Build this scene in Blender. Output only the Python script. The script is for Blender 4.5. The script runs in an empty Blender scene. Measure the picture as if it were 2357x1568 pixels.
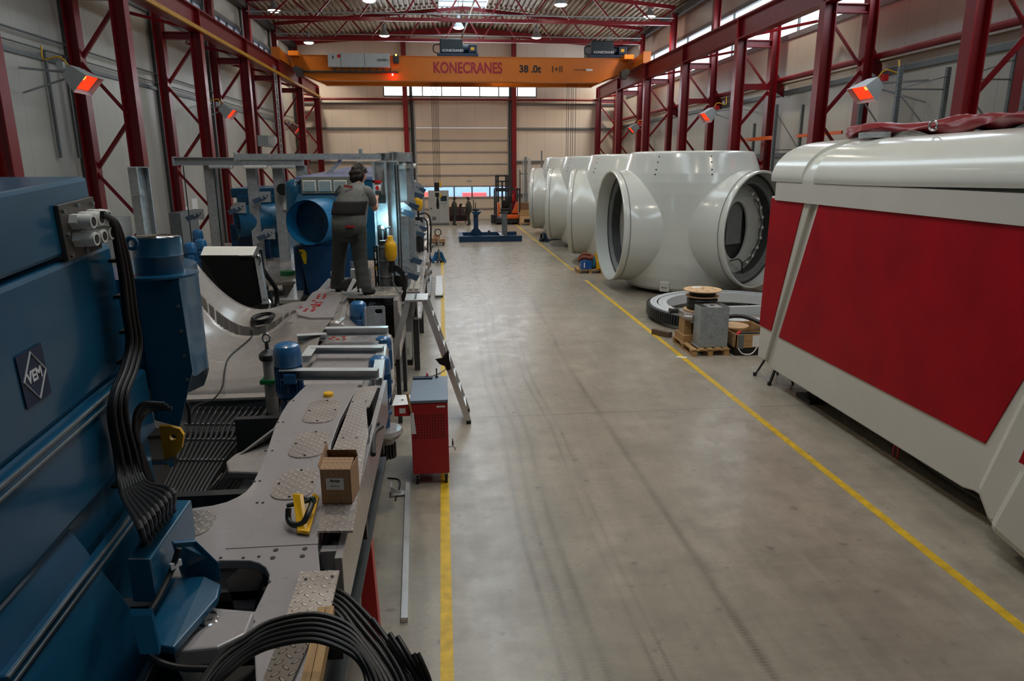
import bpy, bmesh, math, random
from mathutils import Vector, Matrix
random.seed(7)
S = bpy.context.scene
COL = S.collection
PI = math.pi
R = math.radians

# ------------------------------------------------------------ camera
F_PX, CX, CY, EYE = 1600.0, 1178.5, 784.0, 3.7
YAW, PITCH, ROLL = R(5.6), R(14.2), R(-0.2)
cf = Vector((math.sin(YAW)*math.cos(PITCH), math.cos(YAW)*math.cos(PITCH), -math.sin(PITCH)))
cr0 = Vector((math.cos(YAW), -math.sin(YAW), 0))
cu0 = cr0.cross(cf)
cr = cr0*math.cos(ROLL) + cu0*math.sin(ROLL)
cu = cu0*math.cos(ROLL) - cr0*math.sin(ROLL)
cam = bpy.data.cameras.new('camera')
cam.sensor_width = 36.0
cam.lens = F_PX/2357*36.0
cam.clip_end = 300
cam.clip_start = 0.05
co = bpy.data.objects.new('camera', cam)
co.matrix_world = Matrix(((cr.x, cu.x, -cf.x, 0), (cr.y, cu.y, -cf.y, 0), (cr.z, cu.z, -cf.z, EYE), (0, 0, 0, 1)))
COL.objects.link(co)
S.camera = co

def at(px, py, x=None, y=None, z=None):
    """measure: world point seen at photo pixel (px,py) on the real plane x=, y= or z="""
    d = cf + cr*((px-CX)/F_PX) - cu*((py-CY)/F_PX)
    t = x/d.x if x is not None else y/d.y if y is not None else (z-EYE)/d.z
    return Vector((0, 0, EYE)) + d*t

# ------------------------------------------------------------ world, exposure
S.view_settings.view_transform = 'Standard'
S.view_settings.look = 'None'
S.view_settings.gamma = 1
S.view_settings.exposure = 0.35
S.cycles.use_denoising = True
S.cycles.max_bounces = 6
S.cycles.diffuse_bounces = 3
S.cycles.glossy_bounces = 3
S.cycles.transmission_bounces = 3
S.cycles.transparent_max_bounces = 6
S.cycles.sample_clamp_indirect = 4
S.cycles.caustics_reflective = False
S.cycles.caustics_refractive = False
W = bpy.data.worlds.new('overcast_sky')
S.world = W
W.use_nodes = True
wb = W.node_tree.nodes['Background']
wb.inputs[0].default_value = (0.75, 0.86, 1.0, 1)
wb.inputs[1].default_value = 3.0

# ------------------------------------------------------------ lights (high bay lamps; their housings are built further down)
LAMPS = [(-7.77, 46.2), (10.64, 46.0), (-3.03, 43.4), (5.74, 43.3), (1.15, 40.7), (-7.77, 37.15), (10.64, 37.05), (-3.03, 34.65), (5.74, 34.75),
         (1.2, 27.0), (-7.4, 24.0), (10.2, 24.0), (-2.9, 21.5), (5.5, 21.5), (1.2, 14.5), (-7.4, 9.5), (10.2, 10.5), (5.5, 9.5), (-2.3, 9.0), (1.2, 4.5)]
LAMP_Z = 10.9
def point_light(loc, energy, color, size, kind='SPOT', angle=124):
    l = bpy.data.lights.new('lamp_light', kind)
    l.energy = energy
    l.color = color
    if kind == 'SPOT':
        l.spot_size = R(angle); l.spot_blend = 0.6
    l.shadow_soft_size = size
    o = bpy.data.objects.new('lamp_light', l)
    o.location = loc
    COL.objects.link(o)
    return o
LAMP_W = [600, 680, 620, 620, 620, 140, 520, 320, 520, 440, 25, 440, 150, 470, 330, 10, 330, 330, 540, 250]
for i, (x, y) in enumerate(LAMPS):
    point_light((x, y, LAMP_Z-0.12), LAMP_W[i], (1.0, 0.86, 0.69), 0.22)
def area(loc, rot, sx, sy, energy, color):
    l = bpy.data.lights.new('daylight', 'AREA')
    l.shape = 'RECTANGLE'; l.size = sx; l.size_y = sy; l.energy = energy; l.color = color
    o = bpy.data.objects.new('daylight', l)
    o.location = loc; o.rotation_euler = rot
    COL.objects.link(o)
    return o
# daylight coming in through the glazed bands, the skylight and the gate window
area((12.1, 24.0, 8.95), (0, R(90), 0), 1.5, 46.0, 900, (0.80, 0.90, 1.0))
area((-9.1, 24.0, 9.2), (0, R(-90), 0), 0.8, 46.0, 40, (0.80, 0.90, 1.0))
area((1.4, 48.15, 8.35), (R(-90), 0, 0), 9.6, 0.5, 260, (0.85, 0.93, 1.0))
area((1.5, 20.0, 11.9), (0, 0, 0), 2.4, 44.0, 420, (0.80, 0.90, 1.0))

# ------------------------------------------------------------ mesh helpers
class MB:
    """collects shapes; build() links them as one mesh object"""
    def __init__(s): s.v = []; s.f = []; s.m = []; s.mi = 0
    def add(s, vs, fs):
        n = len(s.v)
        s.v += [tuple(v) for v in vs]
        s.f += [tuple(i+n for i in f) for f in fs]
        s.m += [s.mi]*len(fs)
        return s
    def box(s, x0, x1, y0, y1, z0, z1, M=None):
        vs = [Vector((x, y, z)) for x in (x0, x1) for y in (y0, y1) for z in (z0, z1)]
        if M: vs = [M @ v for v in vs]
        return s.add(vs, [(0,1,3,2), (4,6,7,5), (0,4,5,1), (2,3,7,6), (0,2,6,4), (1,5,7,3)])
    def cbox(s, c, d, rz=0, M=None):
        m = Matrix.Translation(Vector(c)) @ Matrix.Rotation(rz, 4, 'Z')
        if M: m = M @ m
        return s.box(-d[0]/2, d[0]/2, -d[1]/2, d[1]/2, -d[2]/2, d[2]/2, m)
    def prof(s, p, q, poly, up=(0, 0, 1), caps=True):
        """sweep 2D poly (side, up) from p to q"""
        p, q = Vector(p), Vector(q)
        d = (q-p).normalized(); u = Vector(up)
        if abs(d.dot(u)) > .97: u = Vector((0, 1, 0)) if abs(d.y) < .9 else Vector((1, 0, 0))
        a = d.cross(u).normalized(); b = a.cross(d).normalized()
        n = len(poly)
        vs = [e + a*x + b*y for e in (p, q) for x, y in poly]
        fs = [(i, (i+1) % n, n+(i+1) % n, n+i) for i in range(n)]
        if caps: fs += [tuple(reversed(range(n))), tuple(range(n, 2*n))]
        return s.add(vs, fs)
    def bar(s, p, q, w, h=None, up=(0, 0, 1)):
        h = h or w
        return s.prof(p, q, [(-w/2, -h/2), (w/2, -h/2), (w/2, h/2), (-w/2, h/2)], up)
    def ibeam(s, p, q, w, h, t=.02, tf=.03, up=(0, 0, 1)):
        for y in (-h/2+tf/2, h/2-tf/2):
            s.prof(p, q, [(-w/2, y-tf/2), (w/2, y-tf/2), (w/2, y+tf/2), (-w/2, y+tf/2)], up)
        return s.prof(p, q, [(-t/2, -h/2+tf), (t/2, -h/2+tf), (t/2, h/2-tf), (-t/2, h/2-tf)], up)
    def cyl(s, p, q, r, r2=None, n=16, caps=True):
        r2 = r if r2 is None else r2
        p, q = Vector(p), Vector(q); d = (q-p).normalized()
        u = Vector((0, 0, 1)) if abs(d.z) < .9 else Vector((1, 0, 0))
        a = d.cross(u).normalized(); b = a.cross(d)
        vs = [e + (a*math.cos(2*PI*i/n) + b*math.sin(2*PI*i/n))*rr for e, rr in ((p, r), (q, r2)) for i in range(n)]
        fs = [(i, (i+1) % n, n+(i+1) % n, n+i) for i in range(n)]
        if caps: fs += [tuple(reversed(range(n))), tuple(range(n, 2*n))]
        return s.add(vs, fs)
    def lathe(s, c, prof, n=32, axis='Z', M=None, a0=0, a1=2*PI):
        """revolve [(r, h)...] around an axis through c"""
        full = abs(a1-a0-2*PI) < 1e-6
        k = n if full else n+1
        vs = []
        for r_, h in prof:
            for i in range(k):
                t = a0 + (a1-a0)*i/n
                x, y = r_*math.cos(t), r_*math.sin(t)
                v = Vector((x, y, h)) if axis == 'Z' else Vector((h, x, y)) if axis == 'X' else Vector((x, h, y))
                if M: v = M @ v
                vs.append(v + Vector(c))
        fs = []
        for j in range(len(prof)-1):
            for i in range(n):
                i2 = (i+1) % k
                fs.append((j*k+i, j*k+i2, (j+1)*k+i2, (j+1)*k+i))
        return s.add(vs, fs)
    def tube(s, pts, r, n=8, closed=False):
        pts = [Vector(p) for p in pts]
        m = len(pts); vs = []; prev = None
        for i, p in enumerate(pts):
            if closed: d = pts[(i+1) % m]-pts[i-1]
            else: d = pts[min(i+1, m-1)]-pts[max(i-1, 0)]
            d.normalize()
            if prev is None:
                u = Vector((0, 0, 1)) if abs(d.z) < .9 else Vector((1, 0, 0))
                a = d.cross(u).normalized()
            else:
                a = (prev - d*prev.dot(d)).normalized()
            prev = a; b = a.cross(d)
            rr = r[i] if isinstance(r, (list, tuple)) else r
            vs += [p + (a*math.cos(2*PI*k/n)+b*math.sin(2*PI*k/n))*rr for k in range(n)]
        fs = []
        for i in range(m if closed else m-1):
            j = (i+1) % m
            fs += [(i*n+k, i*n+(k+1) % n, j*n+(k+1) % n, j*n+k) for k in range(n)]
        if not closed: fs += [tuple(range(n)), tuple(reversed(range((m-1)*n, m*n)))]
        return s.add(vs, fs)
    def prism(s, poly, z0, z1, M=None):
        """vertical prism over a 2D outline"""
        n = len(poly)
        vs = [Vector((x, y, z)) for z in (z0, z1) for x, y in poly]
        if M: vs = [M @ v for v in vs]
        return s.add(vs, [(i, (i+1) % n, n+(i+1) % n, n+i) for i in range(n)] + [tuple(reversed(range(n))), tuple(range(n, 2*n))])
    def slab(s, pts, thick):
        """planar 3D outline given thickness (a vector)"""
        n = len(pts); t = Vector(thick)
        vs = [Vector(p) for p in pts] + [Vector(p)+t for p in pts]
        return s.add(vs, [(i, (i+1) % n, n+(i+1) % n, n+i) for i in range(n)] + [tuple(reversed(range(n))), tuple(range(n, 2*n))])
    def plate(s, outline, holes, z0, z1, M=None):
        """prism with holes"""
        bm = bmesh.new()
        loops = [outline]+list(holes)
        for lp in loops:
            vv = [bm.verts.new((x, y, 0)) for x, y in lp]
            for i in range(len(vv)): bm.edges.new((vv[i], vv[(i+1) % len(vv)]))
        bmesh.ops.triangle_fill(bm, use_beauty=True, use_dissolve=False, edges=bm.edges[:])
        bm.verts.ensure_lookup_table(); bm.verts.index_update()
        base = [v.co.copy() for v in bm.verts]
        tris = [tuple(v.index for v in f.verts) for f in bm.faces]
        bm.free()
        n = len(base)
        vs = [Vector((v.x, v.y, z)) for z in (z1, z0) for v in base]
        if M: vs = [M @ v for v in vs]
        fs = list(tris) + [tuple(i+n for i in reversed(t)) for t in tris]
        k = 0
        for lp in loops:
            m = len(lp)
            fs += [(k+i, k+(i+1) % m, n+k+(i+1) % m, n+k+i) for i in range(m)]
            k += m
        return s.add(vs, fs)
    def grid(s, fn, nu, nv, thick=None):
        vs = [Vector(fn(i/nu, j/nv)) for j in range(nv+1) for i in range(nu+1)]
        w = nu+1
        return s.add(vs, [(j*w+i, j*w+i+1, (j+1)*w+i+1, (j+1)*w+i) for j in range(nv) for i in range(nu)])
    def build(s, name, mat, parent=None, smooth=False, bevel=0, solid=0, subd=0, angle=35):
        off = Vector((0, 0, 0))
        p = parent
        while p is not None:
            off += p.location; p = p.parent
        me = bpy.data.meshes.new(name)
        me.from_pydata([Vector(v)-off for v in s.v], [], s.f)
        mats = mat if isinstance(mat, (list, tuple)) else [mat]
        for m in mats: me.materials.append(m)
        if len(mats) > 1:
            me.polygons.foreach_set('material_index', s.m)
        bm = bmesh.new(); bm.from_mesh(me)
        bmesh.ops.recalc_face_normals(bm, faces=bm.faces[:])
        if smooth:
            bmesh.ops.remove_doubles(bm, verts=bm.verts[:], dist=1e-5)
            for f in bm.faces: f.smooth = True
            lim = R(angle)
            for e in bm.edges:
                if len(e.link_faces) == 2 and e.calc_face_angle(0) > lim: e.smooth = False
        bm.to_mesh(me); bm.free(); me.update()
        o = bpy.data.objects.new(name, me)
        COL.objects.link(o)
        o.parent = parent
        if solid:
            m = o.modifiers.new('solid', 'SOLIDIFY'); m.thickness = solid; m.offset = 0
        if bevel:
            m = o.modifiers.new('bevel', 'BEVEL'); m.width = bevel; m.segments = 2; m.limit_method = 'ANGLE'; m.angle_limit = R(40)
            m.harden_normals = False
        if subd:
            m = o.modifiers.new('sub', 'SUBSURF'); m.levels = m.render_levels = subd
        return o

def T(name, label, cat, loc=(0, 0, 0), group=None):
    o = bpy.data.objects.new(name, None)
    o.empty_display_size = .2
    COL.objects.link(o)
    o.location = loc
    o['label'] = label; o['category'] = cat
    if group: o['group'] = group
    return o
def tag(o, label, cat, group=None):
    o['label'] = label; o['category'] = cat
    if group: o['group'] = group
    return o
def structure(o):
    o['kind'] = 'structure'
    return o
def dup(root, loc=None, rotz=None, label=None, group=None):
    """copy of a thing with copies of its parts and sub-parts"""
    r = root.copy(); COL.objects.link(r)
    if loc is not None: r.location = loc
    if rotz is not None: r.rotation_euler = (0, 0, rotz)
    if label: r['label'] = label
    if group: r['group'] = group
    for ch in [o for o in COL.objects if o.parent == root]:
        c = ch.copy(); COL.objects.link(c); c.parent = r
        for g in [o for o in COL.objects if o.parent == ch]:
            d = g.copy(); COL.objects.link(d); d.parent = c
    return r
def text(body, size, M, mat, parent, name='lettering', depth=.004, bold=0.0, sx=1.0, align='CENTER', shear=0, space=1.0):
    cu_ = bpy.data.curves.new(name, 'FONT')
    cu_.body = body; cu_.size = size; cu_.extrude = depth; cu_.offset = bold*size
    cu_.align_x = align; cu_.align_y = 'CENTER'; cu_.shear = shear; cu_.space_character = space
    tmp = bpy.data.objects.new('tmp', cu_)
    me = bpy.data.meshes.new_from_object(tmp)
    bpy.data.objects.remove(tmp)
    off = Vector((0, 0, 0)); p = parent
    while p is not None:
        off += p.location; p = p.parent
    me.transform(Matrix.Translation(-off) @ M @ Matrix.Diagonal((sx, 1, 1, 1)))
    me.materials.clear(); me.materials.append(mat)
    o = bpy.data.objects.new(name, me); COL.objects.link(o); o.parent = parent
    return o
def facing(loc, xdir, ydir):
    x = Vector(xdir).normalized(); y = Vector(ydir).normalized(); z = x.cross(y)
    return Matrix(((x.x, y.x, z.x, loc[0]), (x.y, y.y, z.y, loc[1]), (x.z, y.z, z.z, loc[2]), (0, 0, 0, 1)))
def ell(cx_, cy_, a, b, n=24, t0=0):
    return [(cx_+a*math.cos(t0+2*PI*i/n), cy_+b*math.sin(t0+2*PI*i/n)) for i in range(n)]
def rrect(x0, x1, y0, y1, r, n=5):
    out = []
    for (cx_, cy_, a) in ((x1-r, y1-r, 0), (x0+r, y1-r, 90), (x0+r, y0+r, 180), (x1-r, y0+r, 270)):
        out += [(cx_+r*math.cos(R(a+90*i/n)), cy_+r*math.sin(R(a+90*i/n))) for i in range(n+1)]
    return out
def bez(pts, n=24):
    """Catmull-Rom through the points"""
    P = [Vector(p) for p in pts]; P = [P[0]*2-P[1]] + P + [P[-1]*2-P[-2]]
    out = []; segs = len(P)-3; k = max(2, n//segs)
    for i in range(segs):
        a, b, c, d = P[i:i+4]
        for j in range(k):
            t = j/k
            out.append(.5*((2*b)+(c-a)*t+(2*a-5*b+4*c-d)*t*t+(3*b-a-3*c+d)*t**3))
    return out+[P[-2]]

# ------------------------------------------------------------ materials
def srgb(r, g, b):
    f = lambda c: (c/255/12.92) if c/255 <= .04045 else ((c/255+.055)/1.055)**2.4
    return (f(r), f(g), f(b), 1)
class NT:
    def __init__(s, name):
        s.m = bpy.data.materials.new(name); s.m.use_nodes = True
        s.t = s.m.node_tree; s.b = s.t.nodes['Principled BSDF']
        s.co = s.n('ShaderNodeTexCoord')
    def n(s, typ, **kw):
        x = s.t.nodes.new(typ)
        for k, v in kw.items():
            if k in x.inputs: x.inputs[k].default_value = v
            else: setattr(x, k, v)
        return x
    def l(s, a, b): s.t.links.new(a, b)
    def map(s, scale=(1, 1, 1), rot=(0, 0, 0), src='Object', loc=(0, 0, 0)):
        m = s.n('ShaderNodeMapping'); m.inputs['Scale'].default_value = scale; m.inputs['Rotation'].default_value = rot
        m.inputs['Location'].default_value = loc
        s.l(s.co.outputs[src], m.inputs['Vector']); return m.outputs[0]
    def noise(s, scale, vec=None, detail=4, rough=.55):
        x = s.n('ShaderNodeTexNoise'); x.inputs['Scale'].default_value = scale; x.inputs['Detail'].default_value = detail
        x.inputs['Roughness'].default_value = rough
        if vec is None: vec = s.co.outputs['Object']
        s.l(vec, x.inputs['Vector']); return x.outputs['Fac']
    def ramp(s, fac, stops):
        r = s.n('ShaderNodeValToRGB'); e = r.color_ramp.elements
        while len(e) < len(stops): e.new(.5)
        for el, (p, c) in zip(e, stops): el.position = p; el.color = c if len(c) == 4 else (*c, 1)
        s.l(fac, r.inputs[0]); return r.outputs[0]
    def mix(s, fac, a, b, mode='MIX'):
        x = s.n('ShaderNodeMix', data_type='RGBA', blend_type=mode)
        for sock, v in ((x.inputs[0], fac), (x.inputs[6], a), (x.inputs[7], b)):
            if isinstance(v, (int, float)): sock.default_value = v
            elif isinstance(v, tuple): sock.default_value = v
            else: s.l(v, sock)
        return x.outputs[2]
    def math(s, op, a, b=0.0, c=0.0):
        x = s.n('ShaderNodeMath', operation=op)
        for sock, v in zip(x.inputs, (a, b, c)):
            if isinstance(v, (int, float)): sock.default_value = v
            else: s.l(v, sock)
        return x.outputs[0]
    def xyz(s, vec=None):
        x = s.n('ShaderNodeSeparateXYZ'); s.l(vec or s.co.outputs['Object'], x.inputs[0]); return x.outputs
    def bump(s, h, strength=.3, dist=.01):
        x = s.n('ShaderNodeBump'); x.inputs['Strength'].default_value = strength; x.inputs['Distance'].default_value = dist
        s.l(h, x.inputs['Height']); s.l(x.outputs[0], s.b.inputs['Normal']); return s
    def color(s, c):
        if isinstance(c, tuple): s.b.inputs['Base Color'].default_value = c
        else: s.l(c, s.b.inputs['Base Color'])
        return s
    def rough(s, v):
        if isinstance(v, (int, float)): s.b.inputs['Roughness'].default_value = v
        else: s.l(v, s.b.inputs['Roughness'])
        return s
    def metal(s, v): s.b.inputs['Metallic'].default_value = v; return s

def paint(name, c, rough=.4, var=.12, scale=3, metal=0, bump=0, spec=.5, coat=0):
    """painted / plain surface with slight mottling"""
    t = NT(name)
    f = t.noise(scale, detail=5)
    d = tuple(x*(1-var) for x in c[:3])+(1,); l = tuple(min(1, x*(1+var)) for x in c[:3])+(1,)
    t.color(t.ramp(f, [(.3, d), (.7, l)])).metal(metal)
    rr = t.math('MULTIPLY_ADD', t.noise(scale*2.3), .18, rough-.09)
    t.rough(rr)
    t.b.inputs['Specular IOR Level'].default_value = spec
    if coat: t.b.inputs['Coat Weight'].default_value = coat; t.b.inputs['Coat Roughness'].default_value = .12
    if bump: t.bump(t.noise(scale*14), bump, .004)
    return t.m
def emit(name, c, strength):
    t = NT(name)
    t.b.inputs['Base Color'].default_value = c
    t.b.inputs['Emission Color'].default_value = c; t.b.inputs['Emission Strength'].default_value = strength
    return t.m

def m_floor():
    t = NT('polished_concrete')
    big = t.noise(.35, detail=6, rough=.6); mid = t.noise(2.2, detail=8, rough=.65); fine = t.noise(24, detail=4)
    c = t.ramp(big, [(.3, srgb(140, 133, 120)), (.7, srgb(172, 162, 147))])
    c = t.mix(t.ramp(mid, [(.42, (0, 0, 0)), (.78, (1, 1, 1))]), c, srgb(118, 110, 98))
    st = t.noise(6.5, detail=3, rough=.4)
    c = t.mix(t.math('MULTIPLY', t.ramp(st, [(.66, (0, 0, 0)), (.74, (1, 1, 1))]), .55), c, srgb(70, 64, 58))
    sp = t.noise(38, detail=2)
    c = t.mix(t.math('MULTIPLY', t.ramp(sp, [(.70, (0, 0, 0)), (.76, (1, 1, 1))]), .5), c, srgb(60, 54, 48))
    # brush and scuff streaks along and across the hall
    s1 = t.noise(1.0, t.map((9, .5, 1)), detail=6)
    s2 = t.noise(1.0, t.map((.4, 14, 1), (0, 0, R(8))), detail=5)
    c = t.mix(.12, c, t.ramp(s1, [(.3, srgb(95, 90, 80)), (.7, srgb(190, 182, 168))]))
    c = t.mix(.07, c, t.ramp(s2, [(.3, srgb(90, 85, 76)), (.7, srgb(200, 192, 176))]))
    # tyre tracks
    x, y, z = t.xyz(); 
    wob = t.math('MULTIPLY', t.math('SUBTRACT', t.noise(.12, detail=1), .5), 1.0)
    xx = t.math('ADD', x, wob)
    tr = None
    for cx_, w_ in ((.78, .05), (.95, .05), (1.12, .05), (1.5, .03), (1.62, .03), (2.35, .06)):
        d = t.math('SUBTRACT', 1.0, t.math('DIVIDE', t.math('ABSOLUTE', t.math('SUBTRACT', xx, cx_)), w_))
        d = t.math('MAXIMUM', d, 0)
        tr = d if tr is None else t.math('ADD', tr, d)
    tread = t.n('ShaderNodeTexWave'); tread.inputs['Scale'].default_value = 9; tread.bands_direction = 'Y'; tread.inputs['Distortion'].default_value = 1.5
    t.l(t.co.outputs['Object'], tread.inputs['Vector'])
    tr = t.math('MULTIPLY', t.math('MINIMUM', tr, 1.0), t.math('MULTIPLY_ADD', tread.outputs['Fac'], .42, .22))
    tr = t.math('MULTIPLY', tr, t.ramp(t.noise(.5, detail=3), [(.35, (.2, .2, .2)), (.6, (1, 1, 1))]))
    c = t.mix(tr, c, srgb(48, 44, 40))
    # expansion joints
    j = None
    for axis, cs in ((y, (9.9, 16.6, 23.4, 30.2, 37)), (x, (-3.2, 8.2))):
        for cc in cs:
            d = t.math('LESS_THAN', t.math('ABSOLUTE', t.math('SUBTRACT', axis, cc)), .008)
            j = d if j is None else t.math('MAXIMUM', j, d)
    c = t.mix(t.math('MULTIPLY', j, .75), c, srgb(50, 46, 42))
    t.color(c)
    t.rough(t.math('ADD', t.math('MULTIPLY_ADD', mid, .32, .10), t.math('MULTIPLY', fine, .06)))
    t.b.inputs['Specular IOR Level'].default_value = .55
    t.bump(t.math('ADD', fine, t.math('MULTIPLY', mid, 2)), .12, .004)
    return t.m
def m_wallpanel(name, c, seam=1.05, axis=0):
    """cream sandwich panels: fine vertical micro ribs, darker joints"""
    t = NT(name)
    o = t.xyz(); a = o[axis]
    fr = t.math('FRACT', t.math('DIVIDE', a, seam))
    j = t.math('LESS_THAN', fr, .012)
    dirt = t.noise(.5, detail=5)
    col = t.ramp(dirt, [(.3, tuple(v*.88 for v in c[:3])+(1,)), (.7, c)])
    col = t.mix(t.math('MULTIPLY', j, .45), col, (.12, .1, .08, 1))
    t.color(col).rough(.42)
    w = t.math('SINE', t.math('MULTIPLY', a, 2*PI/.1))
    t.bump(w, .10, .004)
    return t.m
def m_checker(name='checker_plate', c=srgb(226, 214, 206), scale=1.0, rough=.32):
    """aluminium tread plate: raised crossed bars"""
    t = NT(name)
    v = t.map((scale*22, scale*22, scale*22), (0, 0, R(45)))
    x, y, z = t.xyz(v)
    fx, fy = t.math('FLOOR', x), t.math('FLOOR', y)
    par = t.math('MODULO', t.math('ABSOLUTE', t.math('ADD', fx, fy)), 2.0)
    ux, uy = t.math('SUBTRACT', t.math('FRACT', x), .5), t.math('SUBTRACT', t.math('FRACT', y), .5)
    def lozenge(a, b):
        return t.math('SUBTRACT', 1.0, t.math('ADD', t.math('POWER', t.math('MULTIPLY', t.math('ABSOLUTE', a), 2.1), 2.0), t.math('POWER', t.math('MULTIPLY', t.math('ABSOLUTE', b), 6.0), 2.0)))
    l1, l2 = t.math('MAXIMUM', lozenge(ux, uy), 0), t.math('MAXIMUM', lozenge(uy, ux), 0)
    h = t.math('ADD', t.math('MULTIPLY', l1, par), t.math('MULTIPLY', l2, t.math('SUBTRACT', 1.0, par)))
    h = t.math('MINIMUM', h, .6)
    n = t.noise(6, detail=5)
    lo_ = tuple(v_*.52 for v_ in c[:3])+(1,)
    t.color(t.mix(t.math('MINIMUM', t.math('MULTIPLY', h, 2.2), 1.0), t.mix(n, lo_, tuple(v_*.72 for v_ in c[:3])+(1,)), c)).metal(.6)
    t.rough(t.math('MULTIPLY_ADD', n, .2, rough-.1))
    t.bump(h, 1.0, .012)
    return t.m
def m_galv(name, c=srgb(168, 174, 178), rough=.40):
    t = NT(name)
    v = t.n('ShaderNodeTexVoronoi'); v.inputs['Scale'].default_value = 22; t.l(t.co.outputs['Object'], v.inputs['Vector'])
    f = t.mix(.5, v.outputs['Color'], t.ramp(t.noise(5), [(.3, (.3, .3, .3)), (.7, (.8, .8, .8))]))
    bw = t.n('ShaderNodeRGBToBW'); t.l(f, bw.inputs[0])
    t.color(t.ramp(bw.outputs[0], [(.3, tuple(x*.84 for x in c[:3])+(1,)), (.75, tuple(min(1, x*1.12) for x in c[:3])+(1,))])).metal(.35)
    t.rough(t.math('MULTIPLY_ADD', bw.outputs[0], .2, rough-.1))
    return t.m
def m_wood(name, c=srgb(190, 150, 100), axis=(1, 12, 12)):
    t = NT(name)
    n = t.noise(3, t.map(axis), detail=6)
    t.color(t.ramp(n, [(.3, tuple(x*.6 for x in c[:3])+(1,)), (.7, c)])).rough(.7)
    t.bump(n, .2, .003)
    return t.m

RED = paint('red_steel_paint', srgb(122, 8, 22), .38, .10, 2)
GALV = m_galv('galvanised_steel')
GALVD = m_galv('weathered_galvanised_steel', srgb(118, 124, 126), .5)
ALU = paint('brushed_aluminium', srgb(196, 196, 194), .32, .08, 6, metal=.55)
BLUE = paint('blue_machine_paint', srgb(20, 82, 114), .33, .10, 2.5, coat=.3)
BLUEM = paint('blue_motor_paint', srgb(40, 98, 146), .28, .10, 4, coat=.4)
BLACK = paint('black_rubber', srgb(13, 13, 14), .48, .15, 8)
DARK = paint('dark_grey_metal', srgb(45, 47, 48), .45, .15, 6)
GREY = paint('grey_machine_paint', srgb(156, 150, 150), .30, .05, 3, coat=.25)
CAST = paint('grey_cast_paint', srgb(150, 144, 140), .27, .06, 3, bump=.10, coat=.45)
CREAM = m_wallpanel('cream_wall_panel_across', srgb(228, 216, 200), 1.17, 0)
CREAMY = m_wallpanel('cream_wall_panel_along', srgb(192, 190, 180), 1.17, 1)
YELLOW = paint('yellow_line_paint', srgb(206, 168, 30), .5, .25, 9)
YEL = paint('yellow_enamel', srgb(232, 176, 20), .35, .08, 5)
CRANE = paint('orange_crane_paint', srgb(208, 112, 12), .4, .06, 1.5)
WHITE = paint('white_gelcoat', srgb(214, 216, 210), .22, .035, 1.2, coat=.5)
WHITED = paint('white_gelcoat_satin', srgb(205, 203, 196), .45, .04, 1.2)
PRED = paint('red_gelcoat', srgb(160, 0, 22), .5, .16, 1.6, spec=.2)
WOOD = m_wood('pine_wood')
WOODY = m_wood('pine_wood_lengthways', axis=(12, 1, 12))
WOODD = m_wood('old_timber', srgb(104, 84, 66))
CARD = paint('brown_cardboard', srgb(176, 136, 100), .75, .1, 5)
CHECK = m_checker()
CHECKB = m_checker('coarse_checker_plate', srgb(236, 226, 212), .55, .28)
RAILG = paint('bright_galvanised_rail', srgb(208, 212, 214), .34, .08, 8, metal=.3)
CHECKD = m_checker('checker_plate_dark', srgb(120, 112, 104), rough=.45)
GLASSLIT = emit('daylit_polycarbonate', (.82, .92, 1.0, 1), 2.6)
LAMPGLOW = emit('lamp_glow', (1.0, .9, .76, 1), 16)
WPLASTIC = paint('white_plastic', srgb(225, 225, 220), .4, .04, 6)
REDP = paint('red_plastic', srgb(190, 20, 26), .4, .08, 6)
LBLUE = paint('petrol_blue_paint', srgb(22, 98, 140), .4, .1, 5)
NAVY = paint('navy_steel_paint', srgb(16, 38, 62), .4, .12, 4)
ORANGE = paint('orange_truck_paint', srgb(232, 98, 24), .4, .06, 5)
PAPER = paint('white_paper', srgb(232, 232, 232), .7, .03, 5)
GCAB = paint('light_grey_cabinet_paint', srgb(180, 184, 184), .45, .04, 3)
CHROME = paint('bright_steel', srgb(190, 190, 190), .2, .05, 6, metal=1)
GREEN = paint('green_plastic', srgb(20, 110, 60), .45, .1, 6)
TEXTK = paint('black_lettering', srgb(20, 20, 22), .5, .02, 5)
TEXTR = paint('crimson_lettering', srgb(160, 16, 40), .5, .02, 5)
TEXTW = paint('white_lettering', srgb(220, 222, 224), .5, .02, 5)

# ------------------------------------------------------------ the hall
XL, XR, YF, YN = -9.35, 12.35, 48.6, -14.0
RIDGE_X, EAVE, RIDGE = 1.5, 11.35, 12.35
def roof_z(x):
    return RIDGE - (RIDGE-EAVE)*abs(x-RIDGE_X)/(XR-RIDGE_X)
structure(MB().box(XL-.3, XR+.3, YN-.3, YF+.3, -.25, 0).build('floor', m_floor()))
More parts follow.
